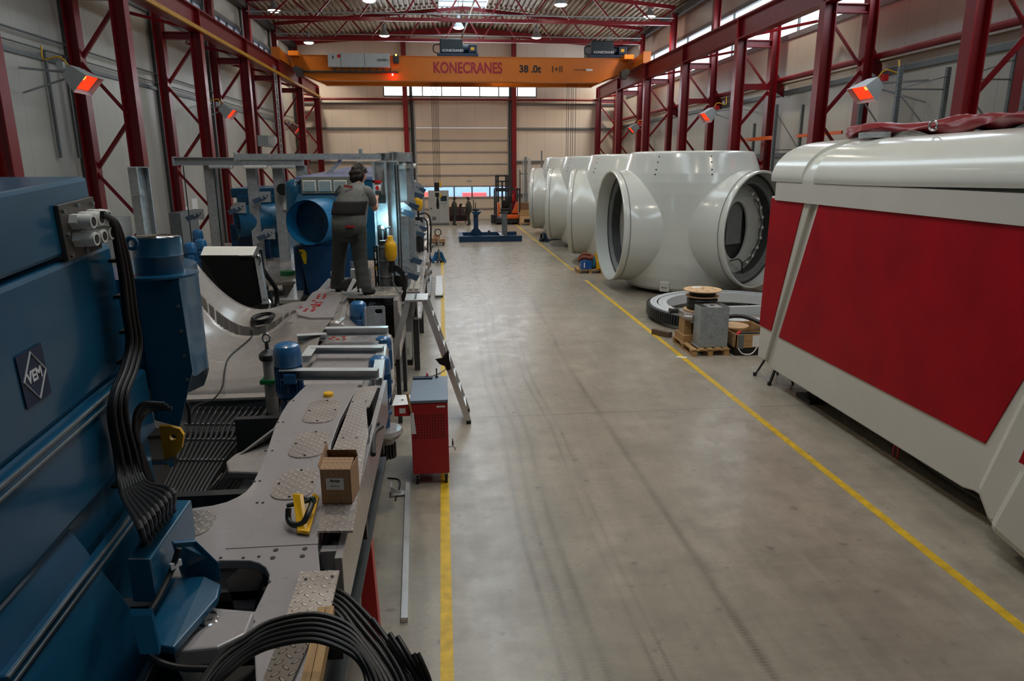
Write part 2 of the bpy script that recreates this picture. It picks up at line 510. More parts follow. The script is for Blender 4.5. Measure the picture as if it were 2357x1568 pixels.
# corrugated ceiling with an opening for the ridge skylight
def m_deck():
    t = NT('trapezoidal_roof_deck')
    n = t.noise(1.5, detail=5)
    t.color(t.ramp(n, [(.3, srgb(132, 118, 100)), (.7, srgb(176, 160, 138))])).rough(.45).metal(.2)
    return t.m
dk = MB()
def deck(x0, x1, y0, y1):
    p = .28; k = max(1, int(round((x1-x0)/p))); q = (x1-x0)/k
    pts = []
    for i in range(k):
        a = x0+i*q
        pts += [(a, 0), (a+q*.40, 0), (a+q*.5, .13), (a+q*.9, .13)]
    pts.append((x1, 0))
    vs = [(x, y, roof_z(x)+dz) for y in (y0, y1) for x, dz in pts]
    n = len(pts)
    dk.add(vs, [(i, i+1, n+i+1, n+i) for i in range(n-1)])
SKX0, SKX1, SKY0, SKY1 = .1, 2.75, 2.0, 42.7
deck(XL-.15, SKX0, YN-.1, YF+.15); deck(SKX1, XR+.15, YN-.1, YF+.15); deck(SKX0, RIDGE_X, SKY1, YF); deck(RIDGE_X, SKX1, SKY1, YF); deck(SKX0, RIDGE_X, YN, SKY0); deck(RIDGE_X, SKX1, YN, SKY0)
structure(dk.build('ceiling', m_deck()))
sk = T('window_4', 'translucent ridge skylight strip above the roof trusses', 'skylight', (1.4, 20, 12.3)); sk['kind'] = 'structure'
MB().box(SKX0, SKX1, SKY0, SKY1, 12.36, 12.38).build('pane', emit('skylight_pane', (.72, .9, 1, 1), 1.5), sk)
m = MB()
y = SKY0
while y <= SKY1+.01:
    m.box(SKX0, SKX1, y-.025, y+.025, 12.30, 12.36); y += 1.31
m.box(1.40, 1.46, SKY0, SKY1, 12.28, 12.36)
m.build('frame', GALV, sk)
# walls: pieces around the glazed bands
def wall_x(name, x, th, mat, z0b, z1b, y0b, y1b):
    m = MB()
    a, b = (x, x+th) if th > 0 else (x+th, x)
    m.box(a, b, YN, YF, 0, z0b); m.box(a, b, YN, YF, z1b, 12.6)
    m.box(a, b, YN, y0b, z0b, z1b); m.box(a, b, y1b, YF, z0b, z1b)
    return structure(m.build(name, mat))
BR0, BR1 = 8.1, 9.8
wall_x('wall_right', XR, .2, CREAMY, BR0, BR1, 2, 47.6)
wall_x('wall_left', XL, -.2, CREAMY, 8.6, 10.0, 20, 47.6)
structure(MB().box(XL-.2, XR+.2, YN-.2, YN, 0, 12.6).build('wall_near', CREAM))
FB = (8.08, 8.72); FBX = (-3.6, 6.45)
DX0, DX1, DZ = -1.6, 4.5, 6.1
m = MB()
m.box(XL-.2, DX0, YF, YF+.2, 0, FB[0]); m.box(DX1, XR+.2, YF, YF+.2, 0, FB[0]); m.box(DX0, DX1, YF, YF+.2, DZ, FB[0])
m.box(XL-.2, FBX[0], YF, YF+.2, *FB); m.box(FBX[1], XR+.2, YF, YF+.2, *FB); m.box(XL-.2, XR+.2, YF, YF+.2, FB[1], 12.6)
structure(m.build('wall_far', CREAM))
def band(name, label, pane_box, mull, mat=GLASSLIT):
    r = T(name, label, 'window'); r['kind'] = 'structure'
    MB().box(*pane_box).build('pane', mat, r)
    mull.build('frame', GALVD, r)
m_ = MB()
y = 2.0
while y < 47.7:
    m_.box(XR+.02, XR+.10, y-.03, y+.03, BR0, BR1); y += 5.7
m_.box(XR-.05, XR+.10, 2, 47.6, BR1-.02, BR1+.16); m_.box(XR-.05, XR+.10, 2, 47.6, BR0-.16, BR0+.02)
def m_poly():
    t = NT('ribbed_polycarbonate')
    o = t.xyz()
    w = t.math('FRACT', t.math('DIVIDE', o[1], .5))
    c = t.mix(t.math('LESS_THAN', w, .06), (.80, .92, 1, 1), (.62, .74, .84, 1))
    t.l(c, t.b.inputs['Emission Color']); t.b.inputs['Emission Strength'].default_value = 2.0
    t.color((.1, .1, .1, 1))
    return t.m
POLY = m_poly()
band('window_1', 'long band of ribbed daylit glazing high in the right wall', (XR+.1, XR+.14, 2, 47.6, BR0, BR1), m_, POLY)
m_ = MB(); y = 20.0
while y < 47.7:
    m_.box(XL-.10, XL-.02, y-.03, y+.03, 8.6, 10.0); y += 1.14
m_.box(XL-.1, XL+.05, 20, 47.6, 9.9, 10.06); m_.box(XL-.1, XL+.05, 20, 47.6, 8.5, 8.62)
band('window_2', 'band of glazing high in the left wall', (XL-.14, XL-.10, 20, 47.6, 8.6, 10.0), m_, emit('dim_daylit_glass', (.75, .85, 1, 1), .10))
m_ = MB()
n = 8
for i in range(n+1):
    x = FBX[0]+(FBX[1]-FBX[0])*i/n
    m_.box(x-.035, x+.035, YF, YF+.1, *FB)
for z in FB: m_.box(FBX[0], FBX[1], YF-.02, YF+.1, z-.04, z+.04)
band('window_3', 'row of bright panes above the roll-up gate in the far wall', (FBX[0], FBX[1], YF+.1, YF+.13, *FB), m_)

# sectional gate: door_1
g = T('door_1', 'cream sectional industrial gate with a strip of windows', 'gate', (1.45, YF, 0)); g['kind'] = 'structure'
ZS = [0, .78, 1.53, 2.28, 3.02, 3.78, 4.54, 5.30, DZ]
GATE = paint('gate_panel_paint', srgb(210, 196, 176), .5, .04, 1)
for k in range(8):
    m = MB()
    if k == 2:
        m.box(DX0, DX1, YF+.05, YF+.1, ZS[k], ZS[k]+.06); m.box(DX0, DX1, YF+.05, YF+.1, ZS[k+1]-.05, ZS[k+1])
    else:
        m.box(DX0, DX1, YF+.05, YF+.1, ZS[k]+.012, ZS[k+1]-.012)
    m.build('door_panel', GATE, g)
m = MB()
for k in range(1, 8):
    m.box(DX0, DX1, YF+.0, YF+.05, ZS[k]-.035, ZS[k]+.02)
    for i in range(6):
        x = DX0+.55+i*1.0; m.box(x-.04, x+.04, YF-.02, YF+.05, ZS[k]-.06, ZS[k]+.06)
m.build('stiffening_rail', GALV, g)
m = MB()
for k in (1, 2, 3, 4, 6, 7):
    m.box(DX0, DX1, YF-.01, YF+.0, ZS[k]+.02, ZS[k]+.035)
m.build('orange_edge', paint('orange_edge_paint', srgb(170, 84, 44), .5), g)
m = MB()
for i in range(6):
    x = DX0+(DX1-DX0)*i/5
    m.box(x-.04, x+.04, YF+.03, YF+.1, ZS[2], ZS[3])
m.build('window_frame', DARK, g)
m = MB()
for x in (DX0-.12, DX1+.02): m.box(x, x+.1, YF-.08, YF, 0, 7.9)
m.box(DX0-.1, DX1+.1, YF-.05, YF+.02, 0, .05)
m.build('guide_rail', GALV, g)
MB().box(1.7, 2.05, YF+.02, YF+.05, 2.62, 2.74).build('name_plate', GCAB, g)
def m_glass():
    t = NT('clear_glass')
    mixn = t.n('ShaderNodeMixShader'); tr = t.n('ShaderNodeBsdfTransparent'); gl = t.n('ShaderNodeBsdfGlossy')
    gl.inputs['Roughness'].default_value = .05; tr.inputs[0].default_value = (.92, .97, 1, 1)
    mixn.inputs[0].default_value = .08
    t.l(tr.outputs[0], mixn.inputs[1]); t.l(gl.outputs[0], mixn.inputs[2])
    out = [n_ for n_ in t.t.nodes if n_.type == 'OUTPUT_MATERIAL'][0]
    t.l(mixn.outputs[0], out.inputs['Surface'])
    return t.m
GLASS = m_glass()
MB().box(DX0+.04, DX1-.04, YF+.06, YF+.075, ZS[2]+.05, ZS[3]-.04).build('window_pane', GLASS, g)
# outside the gate
structure(MB().box(-40, 44, YF+.4, 120, -.3, -.05).build('ground', paint('yard_asphalt', srgb(150, 152, 155), .9)))
b = T('workshop_building', 'pale blue grey building seen outside through the gate windows', 'building', (4, 90, 0))
MB().box(-12, 24, 90, 100, -.05, 6.0).build('wall', paint('pale_blue_render', srgb(168, 190, 208), .8), b)
m = MB()
for i in range(9): m.box(-10+i*3.7, -8.6+i*3.7, 89.9, 90.0, 1.2, 3.6)
m.build('window', DARK, b)
tag(MB().box(2.05, 4.4, 70, 72.4, -.05, 1.0).build('red_container', paint('faded_red_steel', srgb(225, 90, 84), .7)), 'low red container standing outside beyond the gate window', 'container')
tag(MB().box(-8, -.2, 74, 76.4, -.05, .95).build('red_container', paint('faded_red_steel_b', srgb(225, 100, 84), .7)), 'red container outside at the left end of the gate windows', 'container')

# painted floor lines
def line(n, x0, x1, y0, y1):
    structure(MB().box(x0, x1, y0, y1, 0, .003).build('trim_%d' % n, YELLOW))
line(1, -.11, -.01, -2, 30)
line(2, 4.59, 4.69, -2, 22.3)
line(3, 4.59, 4.67, 24.6, 46)
line(4, 4.67, 5.6, 24.6, 24.66)

# wall girts and conduits
m = MB()
for z in (6.18,): m.box(XL, XL+.06, YN, YF, z-.05, z+.05)
for y in (48, 42.3, 36.6, 30.9, 25.2, 19.5, 13.8, 8.1): m.box(XL, XL+.10, y+.25, y+.55, 0, 11.2)
structure(m.build('trim_5', GALVD))
m = MB()
for z in (1.6, 4.0, 6.15): m.box(XR-.10, XR-.0, YN, YF, z-.07, z+.07)
structure(m.build('trim_6', GALVD))
m = MB()
for x0, x1 in ((XL+.05, DX0-.3), (DX1+.3, XR-.05)):
    for z in (1.7, 3.9, 6.05): m.box(x0, x1, YF-.12, YF, z-.06, z+.06)
m.box(XL+.05, XR-.05, YF-.12, YF, 10.25, 10.37)
structure(m.build('trim_7', GALVD))
structure(MB().box(XL+.1, DX0-.25, YF-.1, YF, 7.55, 7.66).box(DX1+.25, XR-.1, YF-.1, YF, 7.55, 7.66).build('trim_8', GALVD))
m = MB()
for x in (-.0, .35): m.box(-1.9+x*0, -1.86, YF-.35, YF-.31, 0, 8.2)
m.cyl((-1.78, YF-.3, 0), (-1.78, YF-.3, 10.2), .03).cyl((4.62, YF-.3, 0), (4.62, YF-.3, 10.2), .04)
structure(m.build('trim_9', DARK))
m = MB()   # wide grey mullion posts beside the gate
m.box(DX0-.35, DX0-.15, YF-.14, YF, 0, 10.4).box(DX1+.15, DX1+.4, YF-.14, YF, 0, 10.4)
structure(m.build('trim_10', GALVD))
# ------------------------------------------------------------ red steel towers carrying the crane runways
FY = [48.0, 42.3, 36.6, 30.9, 25.2, 19.5, 13.8]
RB, RT = 7.9, 8.62          # runway bottom and top
def tower(side, y, k):
    L = side < 0
    xi, xo = (-7.8, -8.95) if L else (10.55, 11.78)
    wi, wo = (.35, .28)
    sd = 'left' if L else 'right'
    order = ['beside the far wall', 'second from the far wall', 'third from the far wall', 'fourth from the far wall', 'third from the camera', 'second from the camera', 'nearest the camera'][k]
    r = T('lattice_column', 'red steel lattice column on the %s side of the hall, %s' % (sd, order), 'column', ((xi+xo)/2, y, 0), 'red lattice columns along the crane runways')
    MB().ibeam((xi, y, 0), (xi, y, RB), .30, wi, up=(1, 0, 0)).build('inner_post', RED, r)
    top = 11.0
    MB().ibeam((xo, y, 0), (xo, y, top), .30, wo, up=(1, 0, 0)).build('outer_post', RED, r)
    m = MB()
    a, b = (xi-.12, xo+.1) if L else (xi+.12, xo-.1)
    m.ibeam((a, y, RB-.12), (b, y, RB-.12), .2, .24)
    m.build('head_beam', RED, r)
    MB().box(xi-.22, xi+.22, y-.2, y+.2, 0, .04).box(xo-.2, xo+.2, y-.2, y+.2, 0, .04).build('base_plate', RED, r)
    z = RB-.35; s = 1
    step = 1.22
    while z > .8:
        p, q = ((xi-.1 if L else xi+.1), y, z), ((xo+.1 if L else xo-.1), y, z-step)
        if s < 0: p, q = (p[0], y, z-step), (q[0], y, z)
        d = .05*s
        p = (p[0], p[1]+d, p[2]); q = (q[0], q[1]+d, q[2])
        MB().prof(p, q, [(-.045, -.045), (.045, -.045), (.045, -.03), (-.03, -.03), (-.03, .045), (-.045, .045)]).build('brace', RED, r)
        z -= step+.12; s = -s
    if not L and k in (3, 4):
        MB().bar((xi+.1, y, 6.35), (xo-.1, y, 6.35), .12, .2).build('cross_bar', RED, r)
    # diagonal kicker plate to the wall
    if not L:
        MB().slab([(xo+.14, y-.01, 6.9), (xo+.5, y-.01, 6.35), (xo+.5, y-.01, 6.0), (xo+.14, y-.01, 6.2)], (0, .02, 0)).build('gusset', RED, r)
    return r
for k, y in enumerate(FY):
    tower(-1, y, k); tower(1, y, k)
t = T('wall_column', 'dark red wall column at the left edge of the photo, nearest the camera', 'column', (-8.4, 11.2, 0))
t_ = MB().ibeam((-7.75, 12.6, 0), (-7.75, 12.6, 9), .34, .4, up=(1, 0, 0)).build('post', RED, t)

def runway(x, side):
    y0, y1 = (0, 47.9)
    r = T('crane_runway_beam', 'long red crane runway girder along the %s side, resting on the lattice columns' % side, 'beam', (x, 24, RB))
    MB().ibeam((x, y0, (RB+RT)/2), (x, y1, (RB+RT)/2), .34, RT-RB, .03, .04).build('girder', RED, r)
    MB().box(x-.04, x+.04, y0, y1, RT, RT+.07).build('crane_rail', DARK, r)
    s = 1 if x > 0 else -1
    MB().bar((x+s*.2, y0, RB+.08), (x+s*1.3, y1, RB+.08), .02).build('tie', RED, r) if False else None
    m = MB()
    for y in FY: m.box(x-.17, x+.17, y-.02, y+.02, RB+.03, RT-.03)
    m.build('stiffener', RED, r)
    # horizontal bracing between girder and wall posts
    for i in range(len(FY)-1):
        a, b = FY[i], FY[i+1]
        xo = x+s*1.25
        MB().bar((x+s*.1, a, RB+.1), (xo, (a+b)/2, RB+.1), .08, .08).bar((xo, (a+b)/2, RB+.1), (x+s*.1, b, RB+.1), .08, .08).build('lateral_bracing', RED, r)
    return r
runway(-7.8, 'left'); runway(10.55, 'right')
tag(MB().box(-7.60, -7.52, 0, 47.8, RB-.02, RB+.10).build('conductor_rail', paint('amber_conductor_rail', srgb(196, 140, 30), .45)), 'yellow conductor rail fixed along the left crane runway', 'rail')
def pipe_thing(name, label, p, q, r, mat=RED):
    return tag(MB().cyl(p, q, r, n=10).build(name, mat, smooth=True), label, 'pipe')
pipe_thing('tie_tube', 'red tube running along the right wall behind the lattice columns', (12.0, 0, 6.55), (12.0, 48.3, 6.55), .09)
# far wall columns and the red pipe across
for x, lab in ((-2.22, 'red steel column on the far wall left of the gate'), (4.92, 'red steel column on the far wall right of the gate')):
    tag(MB().ibeam((x, YF-.3, 0), (x, YF-.3, 11.8), .30, .3, up=(0, 1, 0)).build('wall_column', RED), lab, 'column', 'red columns of the far wall')
for x0, x1, lab in ((-7.6, -2.4, 'red tube across the far wall from the left corner to the first column'), (-2.05, 4.75, 'red tube across the far wall above the gate'), (5.1, 10.4, 'red tube across the far wall at the right')):
    pipe_thing('tie_tube', lab, (x0, YF-.35, 7.86), (x1, YF-.35, 7.86), .075)
# door frame lintel
# ------------------------------------------------------------ roof trusses
def truss(y, lab):
    x0, x1 = -8.95, 11.78
    r = T('roof_truss', lab, 'truss', (1.5, y, 10.5), 'red roof trusses')
    zb = 10.5
    zt = lambda x: roof_z(x) - .16
    MB().bar((x0, y, zb), (x1, y, zb), .16, .16).build('bottom_chord', RED, r)
    MB().bar((x0, y, zt(x0)), (RIDGE_X, y, zt(RIDGE_X)), .16, .18).build('top_chord', RED, r)
    MB().bar((RIDGE_X, y, zt(RIDGE_X)), (x1, y, zt(x1)), .16, .18).build('top_chord', RED, r)
    n = 10; xs = [x0+(x1-x0)*i/n for i in range(n+1)]
    for i in range(n):
        a, b = xs[i], xs[i+1]; c = (a+b)/2
        MB().bar((a+.05, y, zt(a)-.08), (c-.05, y, zb+.06), .075).build('web_member', RED, r)
        MB().bar((c+.05, y, zb+.06), (b-.05, y, zt(b)-.08), .075).build('web_member', RED, r)
    return r
truss(36.6, 'red lattice roof truss in front of the crane, the one nearest the camera')
truss(42.3, 'red lattice roof truss behind the crane, second from the far wall')
r = T('roof_rafter', 'red rafter along the top of the far wall under the roof', 'beam', (1.5, 48.2, 11.5))
MB().bar((XL+.2, 48.1, 11.2), (1.5, 48.1, 12.1), .2, .35).bar((1.5, 48.1, 12.1), (XR-.2, 48.1, 11.2), .2, .35).build('rafter', RED, r)
for x, lab in ((XL+.35, 'left'), (XR-.35, 'right')):
    tag(MB().bar((x, 0, 11.0), (x, 48.3, 11.0), .25, .3).build('eaves_beam', DARK), 'dark eaves beam along the top of the %s wall' % lab, 'beam')
# ridge bracing under the skylight
for i, (a, b) in enumerate(((36.6, 42.3),)):
    for sx in (-1, 1):
        tag(MB().cyl((1.5+sx*.1, a, 10.5), (1.5+sx*2.6, b, 11.9), .035, n=8).build('sag_rod', RED), 'thin red bracing rod under the roof %s of the ridge' % ('left' if sx < 0 else 'right'), 'brace')
tag(MB().cyl((1.3, 42.3, 10.55), (2.1, 36.6, 12.1), .05, n=8).build('ridge_strut', CHROME), 'bright steel strut crossing under the ridge between the trusses', 'strut')
tag(MB().cyl((-8.9, 42.1, 10.72), (11.7, 42.1, 10.72), .03, n=8).build('cable_conduit', GALV), 'thin conduit along the second roof truss', 'conduit')
tag(MB().cyl((-8.9, 36.4, 10.72), (11.7, 36.4, 10.72), .03, n=8).build('cable_conduit', GALV), 'thin conduit along the roof truss nearest the camera', 'conduit')

# ------------------------------------------------------------ high bay lamps
def lamp(x, y, lab):
    r = T('high_bay_lamp', lab, 'ceiling lamp', (x, y, LAMP_Z), 'high bay lamps')
    m = MB()
    m.lathe((x, y, LAMP_Z), [(.02, .62), (.09, .60), (.11, .45), (.10, .32), (.13, .26), (.22, .16), (.30, .02), (.31, 0), (.29, 0), (.2, .13), (.02, .2)], 20)
    m.build('housing', GALV, r, smooth=True)
    MB().lathe((x, y, LAMP_Z), [(0, -.07), (.2, -.06), (.285, -.01), (.285, .02), (0, .03)], 20).build('lens', LAMPGLOW, r, smooth=True)
    MB().cyl((x, y, LAMP_Z+.6), (x, y, roof_z(x)), .015, n=6).build('suspension', DARK, r)
    return r
names = ['low lamp near the far left corner of the ceiling', 'low lamp near the far right corner of the ceiling', 'lamp above the left end of the crane girder, behind the nearest truss', 'lamp above the right hoist of the crane', 'lamp under the ridge in the middle of the hall',
         'lamp at the upper left beside the left runway', 'lamp at the upper right beside the right wall', 'lamp at the top edge of the photo left of the skylight', 'lamp at the top edge of the photo right of the skylight']
for i, (x, y) in enumerate(LAMPS[:9]):
    lamp(x, y, 'glowing bell-shaped '+names[i])
for (x, y) in LAMPS[9:]:
    lamp(x, y, 'glowing bell-shaped lamp overhead, above the top edge of the photo')

# ------------------------------------------------------------ overhead travelling crane
GY, GZ0, GZ1 = 39.0, 8.0, 9.17
c = T('overhead_crane', 'orange double-girder overhead travelling crane spanning the hall', 'crane', (1.4, GY+1, GZ1))
def girder(y, x0, x1, nm):
    m = MB()
    pts = [(x0, 8.5), (x0+1.2, GZ0), (x1-1.5, GZ0), (x1, 8.6), (x1, GZ1), (x0, GZ1)]
    m.slab([(x, y, z) for x, z in pts], (0, .42, 0))
    for z in (GZ1,):
        m.box(x0, x1, y-.04, y+.46, z, z+.03)
    m.box(x0+1.2, x1-1.5, y-.05, y+.47, GZ0-.03, GZ0)
    m.build(nm, CRANE, c)
girder(GY, -7.45, 10.15, 'girder'); girder(GY+2.3, -7.4, 10.2, 'girder')
for x, w in ((-7.8, .36), (10.55, .36)):
    s = 1 if x > 0 else -1
    e = MB().box(x-w/2, x+w/2, 36.9, 44.0, RT+.08, RT+.55).build('end_carriage', CRANE, c)
    MB().box(x-w/2-.02, x+w/2+.02, 36.85, 36.9, RT+.05, RT+.62).box(x-w/2-.02, x+w/2+.02, 37.0, 37.35, RT+.06, RT+.57).build('buffer_plate', CRANE, e)
    for y in (37.6, 43.4): MB().cyl((x-.1, y, RT+.2), (x+.1, y, RT+.2), .14, n=16).build('wheel', DARK, e)
    MB().box(x-s*.75-.15, x-s*.75+.15, 38.4, 38.9, 8.1, 8.5).cyl((x-s*.6, 38.5, 8.45), (x-s*.6, 38.95, 8.45), .16).build('travel_motor', DARK, c)
    MB().box(x-s*.55-.25, x-s*.55+.25, 38.3, 39.0, GZ1-.1, GZ1+.12).build('end_bracket', CRANE, c)
# electric cabinet on the girder
cab = MB().box(-5.6, -2.5, GY-.42, GY-.04, 8.58, 9.25).build('electric_cabinet', GCAB, c, bevel=.02)
m = MB()
for x in (-4.95, -3.75): m.box(x-.01, x+.01, GY-.425, GY-.42, 8.6, 9.23)
m.build('door_gap', DARK, cab)
MB().box(-5.12, -4.96, GY-.43, GY-.42, 9.02, 9.17).build('warning_label', REDP, cab)
MB().box(-5.35, -5.3, GY-.45, GY-.42, 8.98, 9.1).build('switch', DARK, cab)
text('G03789-1', .15, facing((-2.83, GY-.425, 8.92), (1, 0, 0), (0, 0, 1)), TEXTK, cab, bold=.02)
MB().box(-2.32, -2.02, GY-.25, GY-.05, 8.80, 9.22).build('warning_horn', DARK, c, bevel=.05)
MB().box(-2.2, -2.12, GY-.27, GY-.2, 9.16, 9.24).build('warning_lamp', emit('amber_lamp', (1, .7, .1, 1), 3), c)
m = MB(); m.box(-6.9, -2.1, GY-.18, GY-.04, 8.34, 8.42)
for i in range(9): m.cyl((-5.3+i*.35, GY-.12, 8.42), (-5.25+i*.35, GY-.12, 8.58), .03, n=6)
m.build('cable_tray', DARK, c)
lb = MB().lathe((-2.38, GY-.2, 8.25), [(0, -.05), (.04, -.045), (.055, 0), (.04, .05), (0, .06)], 10).build('red_signal_lamp', emit('red_signal_glow', (1, .05, .04, 1), 14), c)
o = point_light((-2.38, GY-.42, 8.23), 5, (1, .05, .02), .05, 'POINT'); 
text('KONECRANES', .76, facing((1.54, GY-.015, 8.62), (1, 0, 0), (0, 0, 1)), TEXTR, c, bold=.022, sx=.74, name='crane_lettering')
text('38 .0t', .50, facing((4.83, GY-.015, 8.60), (1, 0, 0), (0, 0, 1)), TEXTK, c, bold=.03, name='capacity_lettering')
text('I+II', .46, facing((6.3, GY-.015, 8.60), (1, 0, 0), (0, 0, 1)), TEXTK, c, bold=.0, name='hoist_lettering')
text('Kran-Nr. Reg.platz', .09, facing((7.55, GY-.015, 8.60), (1, 0, 0), (0, 0, 1)), TEXTK, c, bold=.01, name='small_lettering')
MB().box(7.85, 8.2, GY-.02, GY, 8.55, 8.65).build('pale_sticker', PAPER, c)
# hoist trolleys on top
def hoist(x0, ln, labtxt):
    h = T('crane_hoist', labtxt, 'hoist', (x0+.9, GY+1.2, GZ1+.03), 'crane hoists')
    y0, y1 = GY+.0, GY+2.6
    z = GZ1+.06
    MB().box(x0-.05, x0+ln, y0+.02, y1, z, z+.14).build('trolley_frame', NAVY, h)
    b_ = MB().box(x0+.1, x0+1.3, y0+.1, y1-.4, z+.14, z+.86).build('hoist_housing', paint('dark_teal_hoist_paint', srgb(18, 32, 38), .4), h, bevel=.05)
    MB().cyl((x0+1.3, y0+.6, z+.42), (x0+1.75, y0+.6, z+.42), .26, .2).build('hoist_motor', NAVY, h, smooth=True)
    MB().box(x0+1.6, x0+2.05, y0+.2, y0+.7, z+.2, z+.6).build('brake_box', NAVY, h, bevel=.03)
    MB().box(x0+1.72, x0+1.9, y0+.18, y0+.2, z+.32, z+.46).build('warning_label', YEL, h)
    MB().tube(bez([(x0+.1, y0+.3, z+.6), (x0-.2, y0+.3, z+.55), (x0-.22, y0+.3, z+.25), (x0+.05, y0+.3, z+.15)], 12), .03).build('cable_loop', BLACK, h, smooth=True)
    text('KONECRANES', .17, facing((x0+.78, y0+.09, z+.27), (1, 0, 0), (0, 0, 1)), TEXTW, b_, bold=.01)
    return h
hoist(.15-.15, 2.1, 'dark hoist trolley on the crane girder above the gate, left of the two')
hoist(8.3-.25, 2.1, 'dark hoist trolley near the right end of the crane girder')
def ropes(xc, y, zb, n, lab, w=.34):
    r = T('hoist_ropes', lab, 'rope', (xc, y, zb))
    for i in range(n):
        x = xc-w/2+w*i/(n-1)
        MB().cyl((x, y+(i % 2)*.12, zb), (x, y+(i % 2)*.12, GZ1+.1), .014, n=6).build('rope', BLACK, r)
    return r
ropes(-.25, 40.2, 2.74, 5, 'bundle of dark hoist ropes hanging from the left trolley')
ropes(7.3, 40.2, 2.3, 5, 'bundle of dark hoist ropes hanging behind the white hubs', .5)
hb = T('hook_block', 'black and yellow crane hook block hanging in front of the grey cabinet', 'hook block', (-.25, 40.3, 1.9))
MB().box(-.42, -.14, 40.15, 40.45, 2.25, 2.75).box(-.38, -.16, 40.15, 40.45, 1.95, 2.2).build('block', BLACK, hb, bevel=.03)
MB().box(-.13, -.03, 40.15, 40.45, 2.45, 2.8).box(-.13, -.03, 40.15, 40.45, 1.93, 2.15).build('sheave_guard', YEL, hb, bevel=.02)
MB().box(-.42, -.14, 40.13, 40.47, 2.2, 2.25).build('white_stripe', TEXTW, hb)
MB().lathe((-.25, 40.3, 1.35), [(0, -.1), (.06, -.05), (.09, .15), (.05, .5), (.04, .6)], 12).build('hook_shank', BLACK, hb, smooth=True)

# ------------------------------------------------------------ radiant heaters
HEATG = emit('heater_glow', (1, .05, .008, 1), .75)
HEATB = emit('heater_bright_spot', (1, .22, .04, 1), 2.6)
def heater(x, y, z, s, lab, wall=True, body=GCAB):
    """s = +1 faces towards +x"""
    r = T('radiant_heater', lab, 'heater', (x, y, z), 'gas radiant heaters')
    # body: box tilted 40 degrees downwards
    a = R(42)
    M = Matrix.Translation((x, y, z)) @ Matrix.Scale(s, 4, (1, 0, 0)) @ Matrix.Rotation(a, 4, 'Y')
    m = MB()
    # open reflector box: mouth at +x local
    m.slab([M @ Vector(p) for p in ((-.35, -.3, -.2), (-.35, .3, -.2), (-.35, .3, .2), (-.35, -.3, .2))], (0, 0, .001))
    vs = [(-.35, -.24, -.14), (-.35, .24, -.14), (-.35, .24, .14), (-.35, -.24, .14), (.12, -.42, -.24), (.12, .42, -.24), (.12, .42, .24), (.12, -.42, .24),
          (.02, -.38, -.2), (.02, .38, -.2), (.02, .38, .2), (.02, -.38, .2)]
    m = MB(); m.add([M @ Vector(v) for v in vs], [(0, 1, 2, 3), (0, 4, 5, 1), (1, 5, 6, 2), (2, 6, 7, 3), (3, 7, 4, 0), (4, 8, 9, 5), (5, 9, 10, 6), (6, 10, 11, 7), (7, 11, 8, 4)])
    m.build('reflector_housing', body, r)
    MB().add([M @ Vector(v) for v in ((.025, -.36, -.19), (.025, .36, -.19), (.025, .36, .19), (.025, -.36, .19))], [(0, 1, 2, 3)]).build('glowing_element', HEATG, r)
    MB().add([M @ Vector(v) for v in ((.03, -.3, .06), (.03, -.14, .06), (.03, -.14, .16), (.03, -.3, .16))], [(0, 1, 2, 3)]).build('bright_element', HEATB, r)
    xw = XL+.05 if s > 0 else XR-.05
    MB().bar((x-s*.3, y, z+.2), (xw, y-.1, z+.28), .05).bar((x-s*.3, y, z+.1), (xw, y-.1, z-.25), .04).build('bracket_arm', GALV, r)
    MB().tube(bez([(x-s*.2, y-.1, z+.25), (x-s*.35, y-.2, z+.5), (x-s*.7, y-.2, z+.45), (x-s*.75, y-.1, z+.75)], 16), .018).build('gas_hose', YEL, r, smooth=True)
    MB().cbox((x-s*.35, y-.2, z+.32), (.14, .14, .16)).build('valve_box', REDP if s < 0 else GCAB, r)
    return r
heater(-8.0, 17.6, 5.55, 1, 'radiant heater on the left wall, nearest the camera')
heater(-8.2, 29.6, 5.7, 1, 'radiant heater on the left wall in the middle, behind the second lattice column')
heater(-8.3, 43.2, 5.75, 1, 'radiant heater on the left wall near the far corner', body=paint('reddish_heater_body', srgb(170, 130, 126), .5))
heater(10.7, 17.6, 5.45, -1, 'bright orange radiant heater on the right side, nearest the camera')
heater(10.9, 29.0, 5.6, -1, 'radiant heater on the right wall between the third and fourth lattice columns')
heater(11.1, 41.2, 5.65, -1, 'unlit-looking radiant heater on the right near the far wall', body=GALVD)
# conduits with lamps along the walls
tag(MB().cyl((XL+.14, -5, 6.62), (XL+.14, 48, 6.62), .025, n=8).cyl((XL+.14, -5, 6.35), (XL+.14, 48, 6.35), .02, n=8).build('wall_conduit', GALVD), 'pair of conduits running along the left wall at heater height', 'conduit')
tag(MB().cyl((XR-.18, -5, 6.42), (XR-.18, 48, 6.42), .025, n=8).build('wall_conduit', paint('brass_pipe', srgb(130, 110, 80), .4, metal=.6)), 'gas pipe running along the right wall above the girt', 'pipe')
for k, (y, z0) in enumerate(((18.6, 3.9), (19.5, 3.9))):
    tag(MB().box(XL+.06, XL+.12, y-.03, y+.03, z0, 6.35).build('hanging_rail', GALVD), 'galvanised channel hanging from the left wall conduit, the %s of two' % ('nearer' if k == 0 else 'farther'), 'channel')
